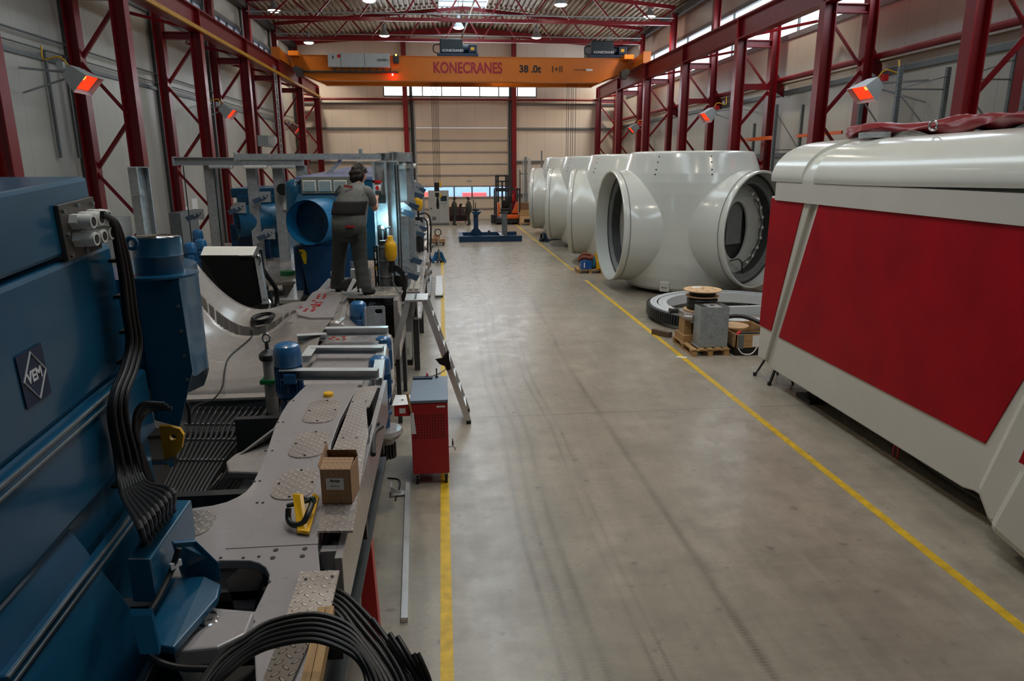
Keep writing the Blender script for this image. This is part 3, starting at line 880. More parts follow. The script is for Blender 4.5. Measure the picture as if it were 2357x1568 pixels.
# access ladders
def ladder_v(x, y, z0, z1, lab, cage=False):
    r = T('access_ladder', lab, 'ladder', (x, y, z0))
    for d in (-.2, .2): MB().bar((x, y+d, z0), (x, y+d, z1), .05, .03).build('side_rail', ALU, r)
    z = z0+.25
    while z < z1:
        MB().cyl((x, y-.2, z), (x, y+.2, z), .016, n=6).build('rung', ALU, r); z += .28
    return r
ladder_v(-7.35, 29.2, 0, 4.0, 'aluminium access ladder behind the left galvanised gantry')
ladder_v(-7.55, 35.2, 0, 8.2, 'long aluminium ladder rising to the left crane runway')
tag(MB().box(-8.7, -8.2, 35.6, 38.2, 4.6, 5.1).build('ventilation_duct', GALV), 'short grey ventilation duct high on the left wall', 'duct')

# ------------------------------------------------------------ storage racks standing along the right wall
def rack(x0, x1, y0, y1, h, lab, perf=True):
    r = T('pallet_rack_frame', lab, 'rack', ((x0+x1)/2, (y0+y1)/2, 0), 'galvanised rack frames at the right wall')
    for (x, y) in ((x0, y0), (x1, y1)):
        m = MB().prof((x, y, 0), (x, y, h), [(-.05, -.04), (.05, -.04), (.05, .04), (.035, .04), (.035, -.025), (-.035, -.025), (-.035, .04), (-.05, .04)])
        u = m.build('upright', GALVD, r)
        m = MB(); z = .1
        while z < h-.05:
            m.box(x-.025, x-.012, y-.0425, y-.04, z, z+.03).box(x+.012, x+.025, y-.0425, y-.04, z, z+.03); z += .075
        m.build('slot_row', DARK, u)
    z = .4; s = 1
    while z < h-.4:
        MB().bar((x0, y0, z), (x1, y1, z), .03).build('horizontal_brace', GALVD, r)
        MB().bar((x0 if s > 0 else x1, y0 if s > 0 else y1, z), (x1 if s > 0 else x0, y1 if s > 0 else y0, min(h-.2, z+1.2)), .03).build('diagonal_brace', GALV, r)
        z += 1.25; s = -s
    return r
rack(11.0, 12.0, 18.2, 18.2, 5.6, 'galvanised rack frame behind the bright orange heater on the right')
rack(10.8, 12.0, 16.4, 16.4, 5.9, 'galvanised rack frame at the upper right, left of the big red column')
rack(10.8, 12.0, 14.4, 14.4, 6.0, 'galvanised rack frame at the upper right edge, just behind the nearest red column')
rack(10.8, 12.0, 12.6, 12.6, 6.2, 'galvanised rack frame at the right border of the photo')
rack(11.1, 12.0, 23.2, 23.2, 5.6, 'galvanised rack frame beside the second lattice column of the right row')
rack(11.1, 12.0, 26.8, 26.8, 5.2, 'galvanised rack frame with an orange beam behind the white hubs')
tag(MB().prof((11.1, 23.3, 4.55), (11.1, 26.7, 4.55), [(-.03, -.06), (.03, -.06), (.03, .06), (-.03, .06)]).build('rack_beam', ORANGE), 'orange rack beam above the nearest white hub', 'rack beam')
tag(MB().prof((11.9, 20.5, 4.6), (11.9, 23.2, 4.6), [(-.03, -.05), (.03, -.05), (.03, .05), (-.03, .05)]).build('rack_beam', ORANGE), 'orange rack beam by the right wall behind the nacelle', 'rack beam')
# profile stock leaning on the far wall, in a stand
st = T('stock_stand', 'dark steel stand holding long profiles by the far wall', 'stand', (7.0, 47.6, 0))
MB().bar((5.2, 47.7, 3.1), (9.4, 47.7, 3.1), .06).bar((5.2, 47.7, 1.2), (9.4, 47.7, 1.2), .06).build('cross_rail', DARK, st)
for x in (5.25, 7.3, 9.35): MB().bar((x, 47.7, 0), (x, 47.7, 3.3), .08).build('post', DARK, st)
rnd = random.Random(3)
A_ = [5.22, 5.45, 5.62, 5.87, 6.12, 6.24, 6.36, 6.7]
specs = [(A_[0], 3.4, .05, GALVD), (A_[1], 4.1, .07, GALV), (A_[2], 4.2, .16, GALVD), (A_[3], 4.1, .22, ALU), (A_[4], 3.0, .05, DARK), (A_[5], 3.0, .05, DARK), (A_[6], 3.0, .05, DARK), (A_[7], 4.6, .1, GALVD)]
for i, (x, h, w, mm) in enumerate(specs):
    labs = ['thin grey profile leaning left of the others by the far wall', 'slim bright profile leaning by the far wall, second from the left', 'wide dull grey profile standing by the far wall', 'widest bright aluminium profile standing by the far wall',
            'thin dark rod standing right of the wide profiles', 'thin dark rod standing right of the wide profiles', 'thin dark rod standing right of the wide profiles', 'tall grey profile half hidden by the farthest white hub']
    tag(MB().bar((x, 47.3, 0), (x, 47.62, h), w, .06, up=(0, 1, 0)).build('metal_profile', mm), labs[i], 'metal profile', 'profiles standing at the far wall')
# ------------------------------------------------------------ white rotor hubs
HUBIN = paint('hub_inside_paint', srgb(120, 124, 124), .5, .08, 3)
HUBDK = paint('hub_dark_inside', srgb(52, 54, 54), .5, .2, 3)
BEAR = paint('bearing_ring_steel', srgb(128, 132, 132), .4, .1, 6, metal=.3)
HC, HR = 1.90, 1.61
def hub_dirs(az0):
    return [Vector((math.sin(R(a)), math.cos(R(a)), 0)) for a in (az0, az0-120, az0-240)]
def make_hub(label, loc, az0=268):
    r = T('rotor_hub', label, 'rotor hub', (0, 0, 0), 'white rotor hubs standing in a row')
    prof = [(1.62, .10), (1.78, .12), (1.86, .2), (1.95, .5), (2.04, .95), (2.10, 1.5), (2.12, 1.95), (2.12, 2.4), (2.10, 2.9), (2.06, 3.2), (2.0, 3.45), (1.93, 3.65), (1.84, 3.9), (1.79, 4.02), (1.74, 4.05), (1.6, 4.06), (1.2, 4.06)]
    # resample the profile densely, then cut the blade openings
    fine = []
    for (a, b), (c, d) in zip(prof, prof[1:]):
        k = max(1, int(math.hypot(c-a, d-b)/.035))
        fine += [(a+(c-a)*i/k, b+(d-b)*i/k) for i in range(k)]
    fine.append(prof[-1])
    m = MB().lathe((0, 0, 0), fine, 220)
    dirs = hub_dirs(az0)
    def in_open(f):
        c = sum((Vector(m.v[i]) for i in f), Vector())/len(f)
        for d in dirs:
            if c.dot(d) > 0:
                p = c - d*c.dot(d) - Vector((0, 0, HC))
                if p.length < HR-.02: return True
        return False
    keep = [f for f in m.f if not in_open(f)]
    m.f = keep; m.m = [0]*len(keep)
    shell = m.build('shell', WHITE, r, smooth=True, angle=60)
    for d in dirs:
        M = facing((0, 0, HC), Vector((0, 0, 1)).cross(d), (0, 0, 1)) # local z = outward
        z = Vector((0, 0, 1)).cross(d).cross(Vector((0, 0, 1)))
        if z.dot(d) < 0: M = facing((0, 0, HC), d.cross(Vector((0, 0, 1))), (0, 0, 1))
        c = MB().lathe((0, 0, 0), [(HR+.0, 1.0), (HR+.03, 1.3), (HR+.02, 2.0), (HR, 2.32), (HR+.015, 2.36), (HR+.02, 2.46), (HR, 2.48), (HR-.05, 2.47), (HR-.05, 1.9), (HR-.06, 1.6)], 72, M=M)
        collar = c.build('blade_collar', WHITE, r, smooth=True, angle=50)
        MB().lathe((0, 0, 0), [(HR+.014, 2.28), (HR+.022, 2.29), (HR+.022, 2.295), (HR+.014, 2.30)], 72, M=M).build('seam_groove', HUBIN, collar)
        # bearing ring with bolt holes
        ring = MB()
        holes = [ell(1.36*math.cos(2*PI*i/72), 1.36*math.sin(2*PI*i/72), .02, .02, 6) for i in range(72)]
        ring.plate(ell(0, 0, HR-.10, HR-.10, 72), [ell(0, 0, 1.27, 1.27, 72)]+holes, 2.02, 2.08, M)
        ring.build('bearing_ring', BEAR, r)
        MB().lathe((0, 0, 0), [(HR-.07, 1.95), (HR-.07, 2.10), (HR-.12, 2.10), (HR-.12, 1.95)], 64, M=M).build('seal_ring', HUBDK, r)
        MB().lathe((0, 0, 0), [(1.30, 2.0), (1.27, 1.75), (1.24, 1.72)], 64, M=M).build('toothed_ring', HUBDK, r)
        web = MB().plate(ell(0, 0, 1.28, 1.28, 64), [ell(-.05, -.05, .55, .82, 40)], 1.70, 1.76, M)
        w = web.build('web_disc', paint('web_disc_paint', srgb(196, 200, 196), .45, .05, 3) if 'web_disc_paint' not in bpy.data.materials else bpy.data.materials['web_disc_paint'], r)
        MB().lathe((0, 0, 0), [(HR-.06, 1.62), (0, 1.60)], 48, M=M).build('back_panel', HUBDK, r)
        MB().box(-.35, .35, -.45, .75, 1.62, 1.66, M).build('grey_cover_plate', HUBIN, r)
        for k in range(9):
            a = R(-65+k*16); x, y = 1.12*math.cos(a), 1.12*math.sin(a)
            MB().cyl(M @ Vector((x, y, 1.76)), M @ Vector((x*.97, y*.97, 1.88)), .045, n=8).build('cap', WPLASTIC, w)
        pts = [M @ Vector((1.05*math.cos(R(a)), 1.05*math.sin(R(a)), 1.84+.03*math.sin(a*.2))) for a in range(-75, 60, 9)]
        MB().tube(pts, .014, 6).build('cable', BLACK, w, smooth=True)
        pts = [M @ Vector(p) for p in ((-.3, -.9, 1.8), (-.1, -.85, 1.95), (.1, -1.0, 1.95), (.2, -1.2, 1.9), (.1, -1.3, 2.05))]
        MB().tube(bez(pts, 16), .02, 6).build('cable', BLACK, w, smooth=True)
    # bolts along the two segment seams near the top
    for az in (az0-40, az0-85):
        for h in (3.42, 3.55, 3.75, 3.9):
            rr = 2.01-(h-3.42)*.37
            dd = Vector((math.sin(R(az)), math.cos(R(az)), 0))
            MB().cyl(dd*rr+Vector((0, 0, h)), dd*(rr+.012)+Vector((0, 0, h)), .022, n=8).build('bolt', HUBDK, r)
    a = az0-52; dd = Vector((math.sin(R(a)), math.cos(R(a)), 0)); xx = dd.cross(Vector((0, 0, 1)))
    Mn = facing(dd*1.95+Vector((0, 0, .27)), -xx, (0, 0, 1))
    b_ = MB().box(-.14, .14, -.14, .14, -.1, .03, Mn).build('lifting_pad', WHITED, r, bevel=.02)
    MB().cyl(Mn @ Vector((-.04, -.02, .03)), Mn @ Vector((-.04, -.02, .04)), .022, n=8).build('pad_hole', HUBDK, b_)
    MB().cyl(Mn @ Vector((.05, -.02, .03)), Mn @ Vector((.05, -.02, .04)), .022, n=8).build('pad_hole', HUBDK, b_)
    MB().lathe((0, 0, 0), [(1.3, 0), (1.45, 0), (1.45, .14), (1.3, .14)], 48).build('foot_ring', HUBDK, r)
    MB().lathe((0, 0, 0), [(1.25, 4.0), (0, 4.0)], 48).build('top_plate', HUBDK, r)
    r.location = loc
    return r
HUBX = 7.45
h1 = make_hub('large white rotor hub nearest the camera, both round blade openings showing', (HUBX, 20.85, 0))
dup(h1, (HUBX-.03, 26.5, 0), R(-20), 'large white rotor hub directly behind the nearest one')
dup(h1, (HUBX-.05, 32.2, 0), R(-18), 'large white rotor hub third in the row from the camera')
dup(h1, (HUBX-.1, 37.9, 0), R(-17), 'large white rotor hub farthest away in the row, beside the crates')

# ------------------------------------------------------------ white nacelle with red panels on the right
NX = 5.5
na = T('nacelle', 'huge white nacelle with red side panels at the right edge of the photo', 'nacelle', (7.4, 7, 0))
def on(px, py, x=NX): return at(px, py, x=x)
yfar = 11.25
# inner body
def tz(y): return .032*(11.3-y)      # the cover and floor follow the 2 degree drive train tilt
body = MB()
sec = [(5.62, .36), (9.35, .36), (9.6, 1.0), (9.6, 3.6), (5.62, 3.6)]
body.slab([(x, 11.15, z) for x, z in sec], (0, -9.2, 0))
body.build('inner_shell', WHITED, na, bevel=.03)
# raised side shells cut from polygons measured on the side plane
def side(pts, name, mat, th=.10, bev=.02, x=NX, parent=na):
    P = [on(a, b, x) for a, b in pts]
    return MB().slab(P, (th, 0, 0)).build(name, mat, parent, bevel=bev)
F1 = side([(1776, 451), (1868, 461), (1760, 829), (1743, 823)], 'side_shell', WHITED)
side([(1775.5, 456), (1850, 463), (1774, 762), (1747.5, 748)], 'red_panel', PRED, .02, .002, NX-.015, F1)
F2p = [on(1882, 460), on(2357, 505), Vector((NX, 4.6, 3.0)), Vector((NX, 5.15, .30)), on(2240, 1131), on(2214, 1123), on(1772, 847)]
F2 = MB().slab(F2p, (.10, 0, 0)).build('side_shell', WHITED, na, bevel=.02)
R2 = [on(1886, 466, NX-.015), Vector((NX-.015, 5.2, 3.10)), on(2357, 868, NX-.015), on(2266, 1021, NX-.015), on(1792, 776, NX-.015)]
MB().slab(R2, (.02, 0, 0)).build('red_panel', PRED, F2, bevel=.002)
# rib between the shells (grey-white band)
side([(1868, 461), (1884, 462), (1774, 846), (1760, 829)], 'joint_band', WHITED, .03, .005, NX+.07)
# shoulder ledge above the panels
for (ya, yb) in ((11.2, 2.0),):
    m = MB(); m.prof((NX+.1, ya, 0), (NX+.1, yb, 0), [(-.0, 3.12), (.14, 3.12), (.14, 3.42), (.06, 3.42)][::1])
    m.build('recess_band', WHITED, na)
# curved roof cover in two lengths with a lower joint strip between them
def cover(y0, y1, k, name, over=0.0):
    def sec_(t, y):
        s = tz(y)*.0
        pts = [(NX-.05, 3.42), (NX-.06, 3.50), (NX-.03, 3.62), (NX+.04, 3.74), (NX+.16, 3.86), (NX+.34, 3.96), (NX+.6, 4.03), (NX+1.0, 4.07), (NX+1.9, 4.13), (NX+2.4, 4.14), (NX+4.0, 4.08), (NX+4.5, 3.7), (NX+4.55, 3.4)]
        return pts
    pts = sec_(0, y0)
    P = bez([(x+k*.5, 0, z-k) for x, z in pts], 48)
    m = MB(); n = len(P)
    yy = [y0+(y1-y0)*i/8 for i in range(9)]
    vs = []
    for y in yy:
        drop = .035*(y-8.0) if y < 8 else .0
        vs += [(p.x, y, p.z + .10*max(0, min(1, (8.5-y)/5.0))) for p in P]
    fs = [(j*n+i, j*n+i+1, (j+1)*n+i+1, (j+1)*n+i) for j in range(8) for i in range(n-1)]
    m.add(vs, fs)
    # end faces
    m.add([vs[i] for i in range(n)], [tuple(range(n))]); m.add([vs[8*n+i] for i in range(n)], [tuple(range(n))])
    return m.build(name, WHITE, na, smooth=True, angle=50)
cover(11.35, 10.35, 0, 'roof_cover'); cover(10.35, 10.0, .045, 'roof_joint'); cover(10.0, 1.8, 0, 'roof_cover')
MB().box(NX+.02, NX+.6, 1.9, 11.25, 3.36, 3.43).build('cover_underside', WHITED, na)
# near modules with rounded lower edges
def module(pts, x, th, mat=WHITED, bev=.12):
    return MB().slab([Vector(p) if len(p) == 3 else on(p[0], p[1], x) for p in pts], (th, 0, 0)).build('front_module', mat, na, bevel=bev)
x3 = NX-.22
mod = module([(2238, 1125), (2357, 880), (x3, 4.95, 3.3), (x3, 4.2, 3.3), (2357, 1235), (2270, 1212)], x3, .8, bev=.09)
x4 = NX-.34
P = [on(2262, 1215, x4), on(2357, 1040, x4), Vector((x4, 4.55, 3.3)), Vector((x4, 1.9, 3.3)), Vector((x4, 1.9, .15)), Vector((x4, 4.2, .12)), on(2357, 1300, x4)]
mod2 = MB().slab(P, (.9, 0, 0)).build('front_module', WHITED, na, bevel=.10)
zr = on(2344, 1064, x4).z
MB().slab([on(2344, 1064, x4-.012), on(2357, 1035, x4-.012), Vector((x4-.012, 4.4, 3.05)), Vector((x4-.012, 2.1, 3.05)), Vector((x4-.012, 2.1, zr)), ], (.02, 0, 0)).build('red_panel', PRED, mod2)
# support frame, yaw drum, hoses, shackle under the nacelle
m = MB()
m.box(5.85, 6.1, 10.0, 10.25, 0, .36); m.box(5.7, 6.2, 9.9, 10.35, 0, .06)
m.build('support_foot', DARK, na)
MB().box(6.2, 8.8, 3.0, 3.3, 0, .36).box(6.2, 8.8, 10.6, 10.85, 0, .36).build('support_beam', DARK, na)
dr = MB().lathe((7.3, 7.9, 0), [(1.25, .36), (1.28, .22), (1.22, .18), (1.15, .17), (0, .17)], 48).build('yaw_drum', CAST, na, smooth=True)
m = MB().lathe((7.3, 7.9, 0), [(1.12, .17), (1.12, .05), (0, .05)], 60)
m.build('yaw_gear', DARK, na)
p0 = at(2062, 1040, x=5.75)
sh = MB().tube([p0+Vector((0, dx, dz)) for dx, dz in [(.045*math.cos(a), .11*math.sin(a)) for a in [2*PI*i/20 for i in range(20)]]], .014, 8, closed=True)
sh.build('pink_lifting_ring', paint('pink_red_enamel', srgb(205, 60, 84), .4, .1), na, smooth=True)
for k, pts in enumerate(([(6.2, 8.8, .1), (5.95, 7.6, .04), (5.9, 6.6, .05), (5.95, 5.6, .1), (6.3, 4.8, .3)], [(6.4, 8.4, .2), (6.1, 7.9, .12), (6.05, 7.2, .3)], [(6.2, 7.8, .35), (6.15, 7.7, .1), (6.4, 7.6, .05)])):
    MB().tube(bez(pts, 24), .018 if k == 0 else .03, 8).build('hanging_hose', paint('grey_hose', srgb(96, 92, 84), .5) if k == 0 else DARK, na, smooth=True)
# roof fittings
MB().slab([(6.5, 7.2, 4.16), (8.4, 7.2, 4.16), (8.4, 3.6, 4.2), (6.5, 3.6, 4.2)], (0, 0, .07)).build('roof_hatch', WHITED, na, bevel=.02)
MB().slab([(6.9, 5.8, 4.26), (8.2, 5.8, 4.26), (8.2, 3.9, 4.28), (6.9, 3.9, 4.28)], (0, 0, .06)).build('hatch_cover', WHITED, na, bevel=.02)
MB().box(6.0, 6.3, 9.6, 9.9, 4.05, 4.13).build('roof_bracket', GALV, na)
q = Vector((6.05, 8.4, 4.15))
MB().tube([q+Vector((.055*math.cos(a), 0, .055*math.sin(a))) for a in [2*PI*i/16 for i in range(16)]], .014, 8, closed=True).build('lifting_eye', CHROME, na, smooth=True)
# red tarpaulin on the roof
rnd = random.Random(11)
def tarp_fn(u, v):
    y = 10.9-4.6*u
    a = v*2*PI
    w = .20+.10*math.sin(u*9)+.03*math.sin(u*31+v*7); h = .075+.03*math.sin(u*14+1)+.02*math.sin(u*37+v*11)
    if u < .02 or u > .985: w *= .3; h *= .3
    x = 6.55+.10*math.sin(u*5)+w*math.cos(a)*1.2
    z = 4.17+h*math.sin(a)+.03*math.sin(u*23+a*3)
    return (x, y, max(4.07, z))
tag(MB().grid(tarp_fn, 90, 22).build('tarpaulin', paint('dark_red_tarpaulin', srgb(120, 26, 34), .35, .12, 4), smooth=True, angle=80), 'crumpled dark red tarpaulin lying along the nacelle roof', 'tarpaulin')
# small trestle step under the far end of the nacelle
s = T('step_stand', 'small dark step stand whose legs show under the far end of the nacelle', 'step ladder', (5.7, 11.2, 0))
MB().bar((5.52, 11.5, 0), (5.64, 11.4, .33), .035).build('leg', DARK, s); MB().bar((5.52, 10.93, 0), (5.64, 10.97, .33), .035).build('leg', DARK, s)
MB().bar((5.95, 11.5, 0), (5.85, 11.4, .33), .035).build('leg', DARK, s); MB().bar((5.95, 10.93, 0), (5.85, 10.97, .33), .035).build('leg', DARK, s)
MB().cyl((5.55, 11.45, .08), (5.55, 10.95, .08), .012, n=6).build('cross_wire', ALU, s)
MB().box(5.62, 5.88, 10.95, 11.42, .32, .34).build('tread', ALU, s)
for (x, y) in ((5.52, 11.5), (5.52, 10.93)): MB().cbox((x, y, .03), (.05, .05, .06)).build('rubber_foot', BLACK, s)

# ------------------------------------------------------------ slewing ring lying on the floor
rx, ry, ro = 7.0, 16.15, 2.05
sr = T('slewing_ring', 'large toothed slewing ring lying on the floor in front of the nearest hub', 'gear ring', (rx, ry, 0))
nt = 150; P = []
for i in range(nt):
    a = 2*PI*i/nt; da = 2*PI/nt
    for f, rr in ((0, ro-.035), (.25, ro), (.6, ro), (.8, ro-.035)):
        P.append((rx+rr*math.cos(a+f*da), ry+rr*math.sin(a+f*da)))
MB().plate(P, [ell(rx, ry, 1.86, 1.86, 96)], .10, .34).build('gear_rim', paint('dark_gear_steel', srgb(56, 60, 62), .35, .1, 4, metal=.5), sr)
holes = [ell(rx+1.88*math.cos(2*PI*i/80), ry+1.88*math.sin(2*PI*i/80), .02, .02, 6) for i in range(80)]
MB().plate(ell(rx, ry, 1.96, 1.96, 96), [ell(rx, ry, 1.80, 1.80, 96)]+holes, .34, .37).build('outer_race', paint('white_race_paint', srgb(200, 204, 208), .4, .04), sr)
holes = [ell(rx+1.68*math.cos(2*PI*i/70), ry+1.68*math.sin(2*PI*i/70), .02, .02, 6) for i in range(70)]
MB().plate(ell(rx, ry, 1.765, 1.765, 96), [ell(rx, ry, 1.56, 1.56, 96)]+holes, .12, .36).build('inner_race', bpy.data.materials['white_race_paint'], sr)
for k, (x, y, rz) in enumerate(((5.35, 14.55, -.9), (8.3, 17.6, .3), (5.6, 17.7, .6), (8.4, 14.6, .2))):
    tag(MB().cbox((x, y, .05), (.42, .12, .10), rz).build('timber_block', WOODD), ['timber block under the slewing ring behind the pallet', 'timber block under the far right of the slewing ring', 'timber block under the far left of the slewing ring', 'timber block under the slewing ring by the nacelle'][k], 'timber')
tag(MB().cbox((4.78, 14.62, .06), (.48, .12, .12), R(-55)).build('timber_block', WOODD, bevel=.004), 'short dark timber lying on the floor beside the yellow line at the gear ring', 'timber')

# ------------------------------------------------------------ pallets
def pallet(x, y, rz, label, w=.8, l=1.2, mat=WOOD, matY=WOODY):
    r = T('wooden_pallet', label, 'pallet', (0, 0, 0))
    for i in range(5):
        xx = -w/2+.07+(w-.14)*i/4
        MB().box(xx-.055, xx+.055, -l/2, l/2, .122, .144).build('deck_board', matY, r)
    for yy in (-l/2+.07, 0, l/2-.07):
        MB().box(-w/2, w/2, yy-.05, yy+.05, .1, .122).build('stringer_board', mat, r)
        for xx in (-w/2+.07, 0, w/2-.07):
            MB().box(xx-.05, xx+.05, yy-.06, yy+.06, .022, .1).build('block', mat, r)
    for xx in (-w/2+.07, 0, w/2-.07):
        MB().box(xx-.05, xx+.05, -l/2, l/2, 0, .022).build('bottom_board', matY, r)
    r.location = (x, y, 0); r.rotation_euler = (0, 0, rz)
    return r
pallet(5.22, 13.45, 0, 'light wooden pallet under the galvanised box and the cable reel')
pz = .144
bx = T('galvanised_box', 'tall galvanised sheet steel box standing on the front of the light pallet', 'box', (5.32, 13.2, pz))
MB().box(5.02, 5.6, 12.98, 13.36, pz, .96).build('box_body', m_galv('sheet_zinc', srgb(160, 168, 172), .35), bx, bevel=.006)
MB().box(5.2, 5.4, 12.99, 13.35, .96, .964).build('lid_plate', ALU, bx); MB().cyl((5.31, 13.17, .964), (5.31, 13.17, .967), .05).build('lid_hole', BLACK, bx)
MB().box(5.03, 5.16, 12.99, 13.35, .96, .966).box(5.46, 5.59, 12.99, 13.35, .96, .966).build('dark_strip', DARK, bx)
MB().box(4.99, 5.63, 13.0, 13.34, pz, pz+.012).build('foot_flange', GALV, bx)
tag(MB().box(4.86, 5.35, 13.45, 14.0, pz, pz+.14).build('pallet_packing', WOODY, bevel=.004), 'stack of boards laid on the back of the light pallet', 'boards')
tag(MB().box(4.9, 5.06, 13.55, 13.9, pz+.14, .62).build('wooden_block', WOOD, bevel=.004), 'upright wooden block on the pallet, left one under the grey drive bar', 'wooden block')
tag(MB().box(5.08, 5.34, 13.5, 13.8, pz+.14, .56).build('wooden_block', WOODD, bevel=.004), 'dark-faced wooden block under the cable reel', 'wooden block')
gb = T('grey_drive_bar', 'grey machined bar with two round couplings lying behind the galvanised box', 'machine part', (5.2, 13.8, .62))
MB().box(4.88, 5.34, 13.45, 14.05, .62, .74).build('bar_body', CAST, gb, bevel=.01)
MB().cyl((4.72, 13.95, .70), (4.9, 13.95, .70), .055).cyl((4.70, 13.95, .70), (4.73, 13.95, .70), .065).build('coupling', DARK, gb, smooth=True)
MB().cyl((4.88, 13.5, .66), (5.02, 13.4, .66), .065).box(4.98, 5.12, 13.38, 13.5, .56, .72).build('coupling', CAST, gb, smooth=True)
rl = T('cable_reel', 'plywood reel of black cable standing on end behind the galvanised box', 'cable reel', (5.33, 13.78, .74))
c0 = (5.33, 13.78, 0)
PLY = paint('plywood', srgb(206, 168, 126), .6, .06, 3)
MB().lathe(c0, [(0, .74), (.36, .74), (.37, .75), (.37, .77), (0, .77)], 40).build('bottom_flange', PLY, rl)
MB().lathe(c0, [(.30, .77), (.31, .8), (.30, .84), (.32, .88), (.30, .92), (.32, .97), (.30, 1.0), (.28, 1.04), (0, 1.04)], 32).build('cable_coil', BLACK, rl, smooth=True)
MB().lathe(c0, [(0, 1.04), (.34, 1.04), (.34, 1.06), (0, 1.06)], 40).build('middle_flange', PLY, rl)
MB().lathe(c0, [(.26, 1.06), (.27, 1.1), (.26, 1.16), (0, 1.16)], 32).build('cable_coil', BLACK, rl, smooth=True)
tp = MB().lathe(c0, [(0, 1.16), (.385, 1.16), (.39, 1.17), (.385, 1.185), (0, 1.185)], 48).build('top_flange', PLY, rl)
MB().cyl((5.33, 13.78, 1.185), (5.33, 13.78, 1.188), .03, n=12).build('centre_hole', BLACK, tp)
for k in range(7):
    a = 2*PI*k/7+.3
    MB().cbox((5.33+.25*math.cos(a), 13.78+.25*math.sin(a), 1.186), (.1, .012, .004), a+.4).build('slot', WOODD, tp)
MB().cbox((5.27, 13.98, 1.189), (.2, .1, .004), .1).build('paper_label', PAPER, tp)
# wooden frame crate
cr_ = T('pallet_collar_crate', 'open plywood crate on a dark pallet, full of black hoses, beside the nacelle', 'crate', (6.1, 13.4, 0))
x0, x1, y0, y1 = 5.72, 6.55, 12.85, 14.05
MB().box(x0-.02, x1, y0-.02, y1, 0, .14).build('dark_pallet', BLACK, cr_)
for (a, b, c, d) in ((x0, x0+.02, y0, y1), (x1-.02, x1, y0, y1)): MB().box(a, b, c, d, .15, .42).build('side_board', WOODY, cr_)
MB().box(x0, x1, y1-.02, y1, .15, .42).build('side_board', WOOD, cr_)
fb = MB().box(x0, x1, y0, y0+.02, .15, .42).build('side_board', WOOD, cr_)
MB().box(x0+.04, x0+.16, y0-.006, y0, .13, .42).build('corner_hinge', GALVD, fb)
MB().box(x0+.34, x0+.72, y0-.004, y0, .17, .40).build('delivery_note', PAPER, fb)
MB().box(x0+.02, x1-.02, y0+.02, y1-.02, .15, .17).build('floor_board', WOOD, cr_)
MB().lathe((6.05, 13.75, .38), [(0, 0), (.3, 0), (.3, .03), (0, .03)], 28).build('plywood_disc', PLY, cr_)
tag(MB().tube(bez([(5.6, 13.3, .42), (5.85, 13.75, .56), (6.2, 13.7, .60), (6.5, 13.35, .5), (6.5, 13.1, .4)], 30), .045, 10).build('black_hose', BLACK, smooth=True), 'thick black hose looped over the plywood crate', 'hose')
tag(MB().tube(bez([(5.85, 13.2, .34), (6.2, 13.15, .36), (6.5, 13.1, .34), (6.4, 13.4, .3), (6.0, 13.4, .3), (5.85, 13.05, .3), (6.4, 13.0, .3)], 40), .03, 8).build('black_hose', BLACK, smooth=True), 'coiled thin black hose inside the plywood crate', 'hose')
tag(MB().tube(bez([(5.75, 12.8, .16), (5.85, 12.78, .05), (6.05, 12.78, .06), (6.2, 12.8, .3), (6.26, 12.83, .43)], 20), .012, 6).build('white_tube', WPLASTIC, smooth=True), 'thin bent white tube hanging over the front of the crate', 'tube')
tag(MB().bar((5.75, 12.95, .45), (6.4, 13.2, .44), .02).build('steel_rod', CHROME), 'bright rod lying across the crate', 'rod')
tag(MB().cyl((5.74, 12.9, .40), (5.84, 12.96, .46), .03).build('thread_protector', REDP, smooth=True), 'small red cap at the crate corner', 'cap')
lb_ = T('ladder_beam', 'long pale beam with red lettering lying behind the crate across the ring', 'beam', (6.6, 14.6, .4))
b_ = MB().box(5.65, 8.4, 14.7, 14.82, .38, .60).build('beam_body', GCAB, lb_, bevel=.008)
text('VORSICHT', .06, facing((6.1, 14.695, .52), (1, 0, 0), (0, 0, 1)), TEXTR, b_, name='red_lettering')
wt = T('wire_cage_tray', 'white wire cable tray lying on the floor between the ring and the crate', 'wire tray', (6.3, 14.3, 0))
m = MB()
for z, y in ((.03, 14.15), (.03, 14.45), (.2, 14.15), (.2, 14.45)): m.cyl((5.7, y, z), (8.0, y, z), .01, n=6)
m.build('long_wires', WPLASTIC, wt)
for i in range(10):
    x = 5.75+i*.24
    MB().tube([(x, 14.15, .2), (x, 14.15, .03), (x, 14.45, .03), (x, 14.45, .2)], .008, 5).build('cross_wire', WPLASTIC, wt)
tag(MB().cbox((4.62, 12.83, .004), (.2, .07, .004), R(-20)).build('paper_scrap', PAPER), 'scrap of white paper on the yellow floor line', 'paper')

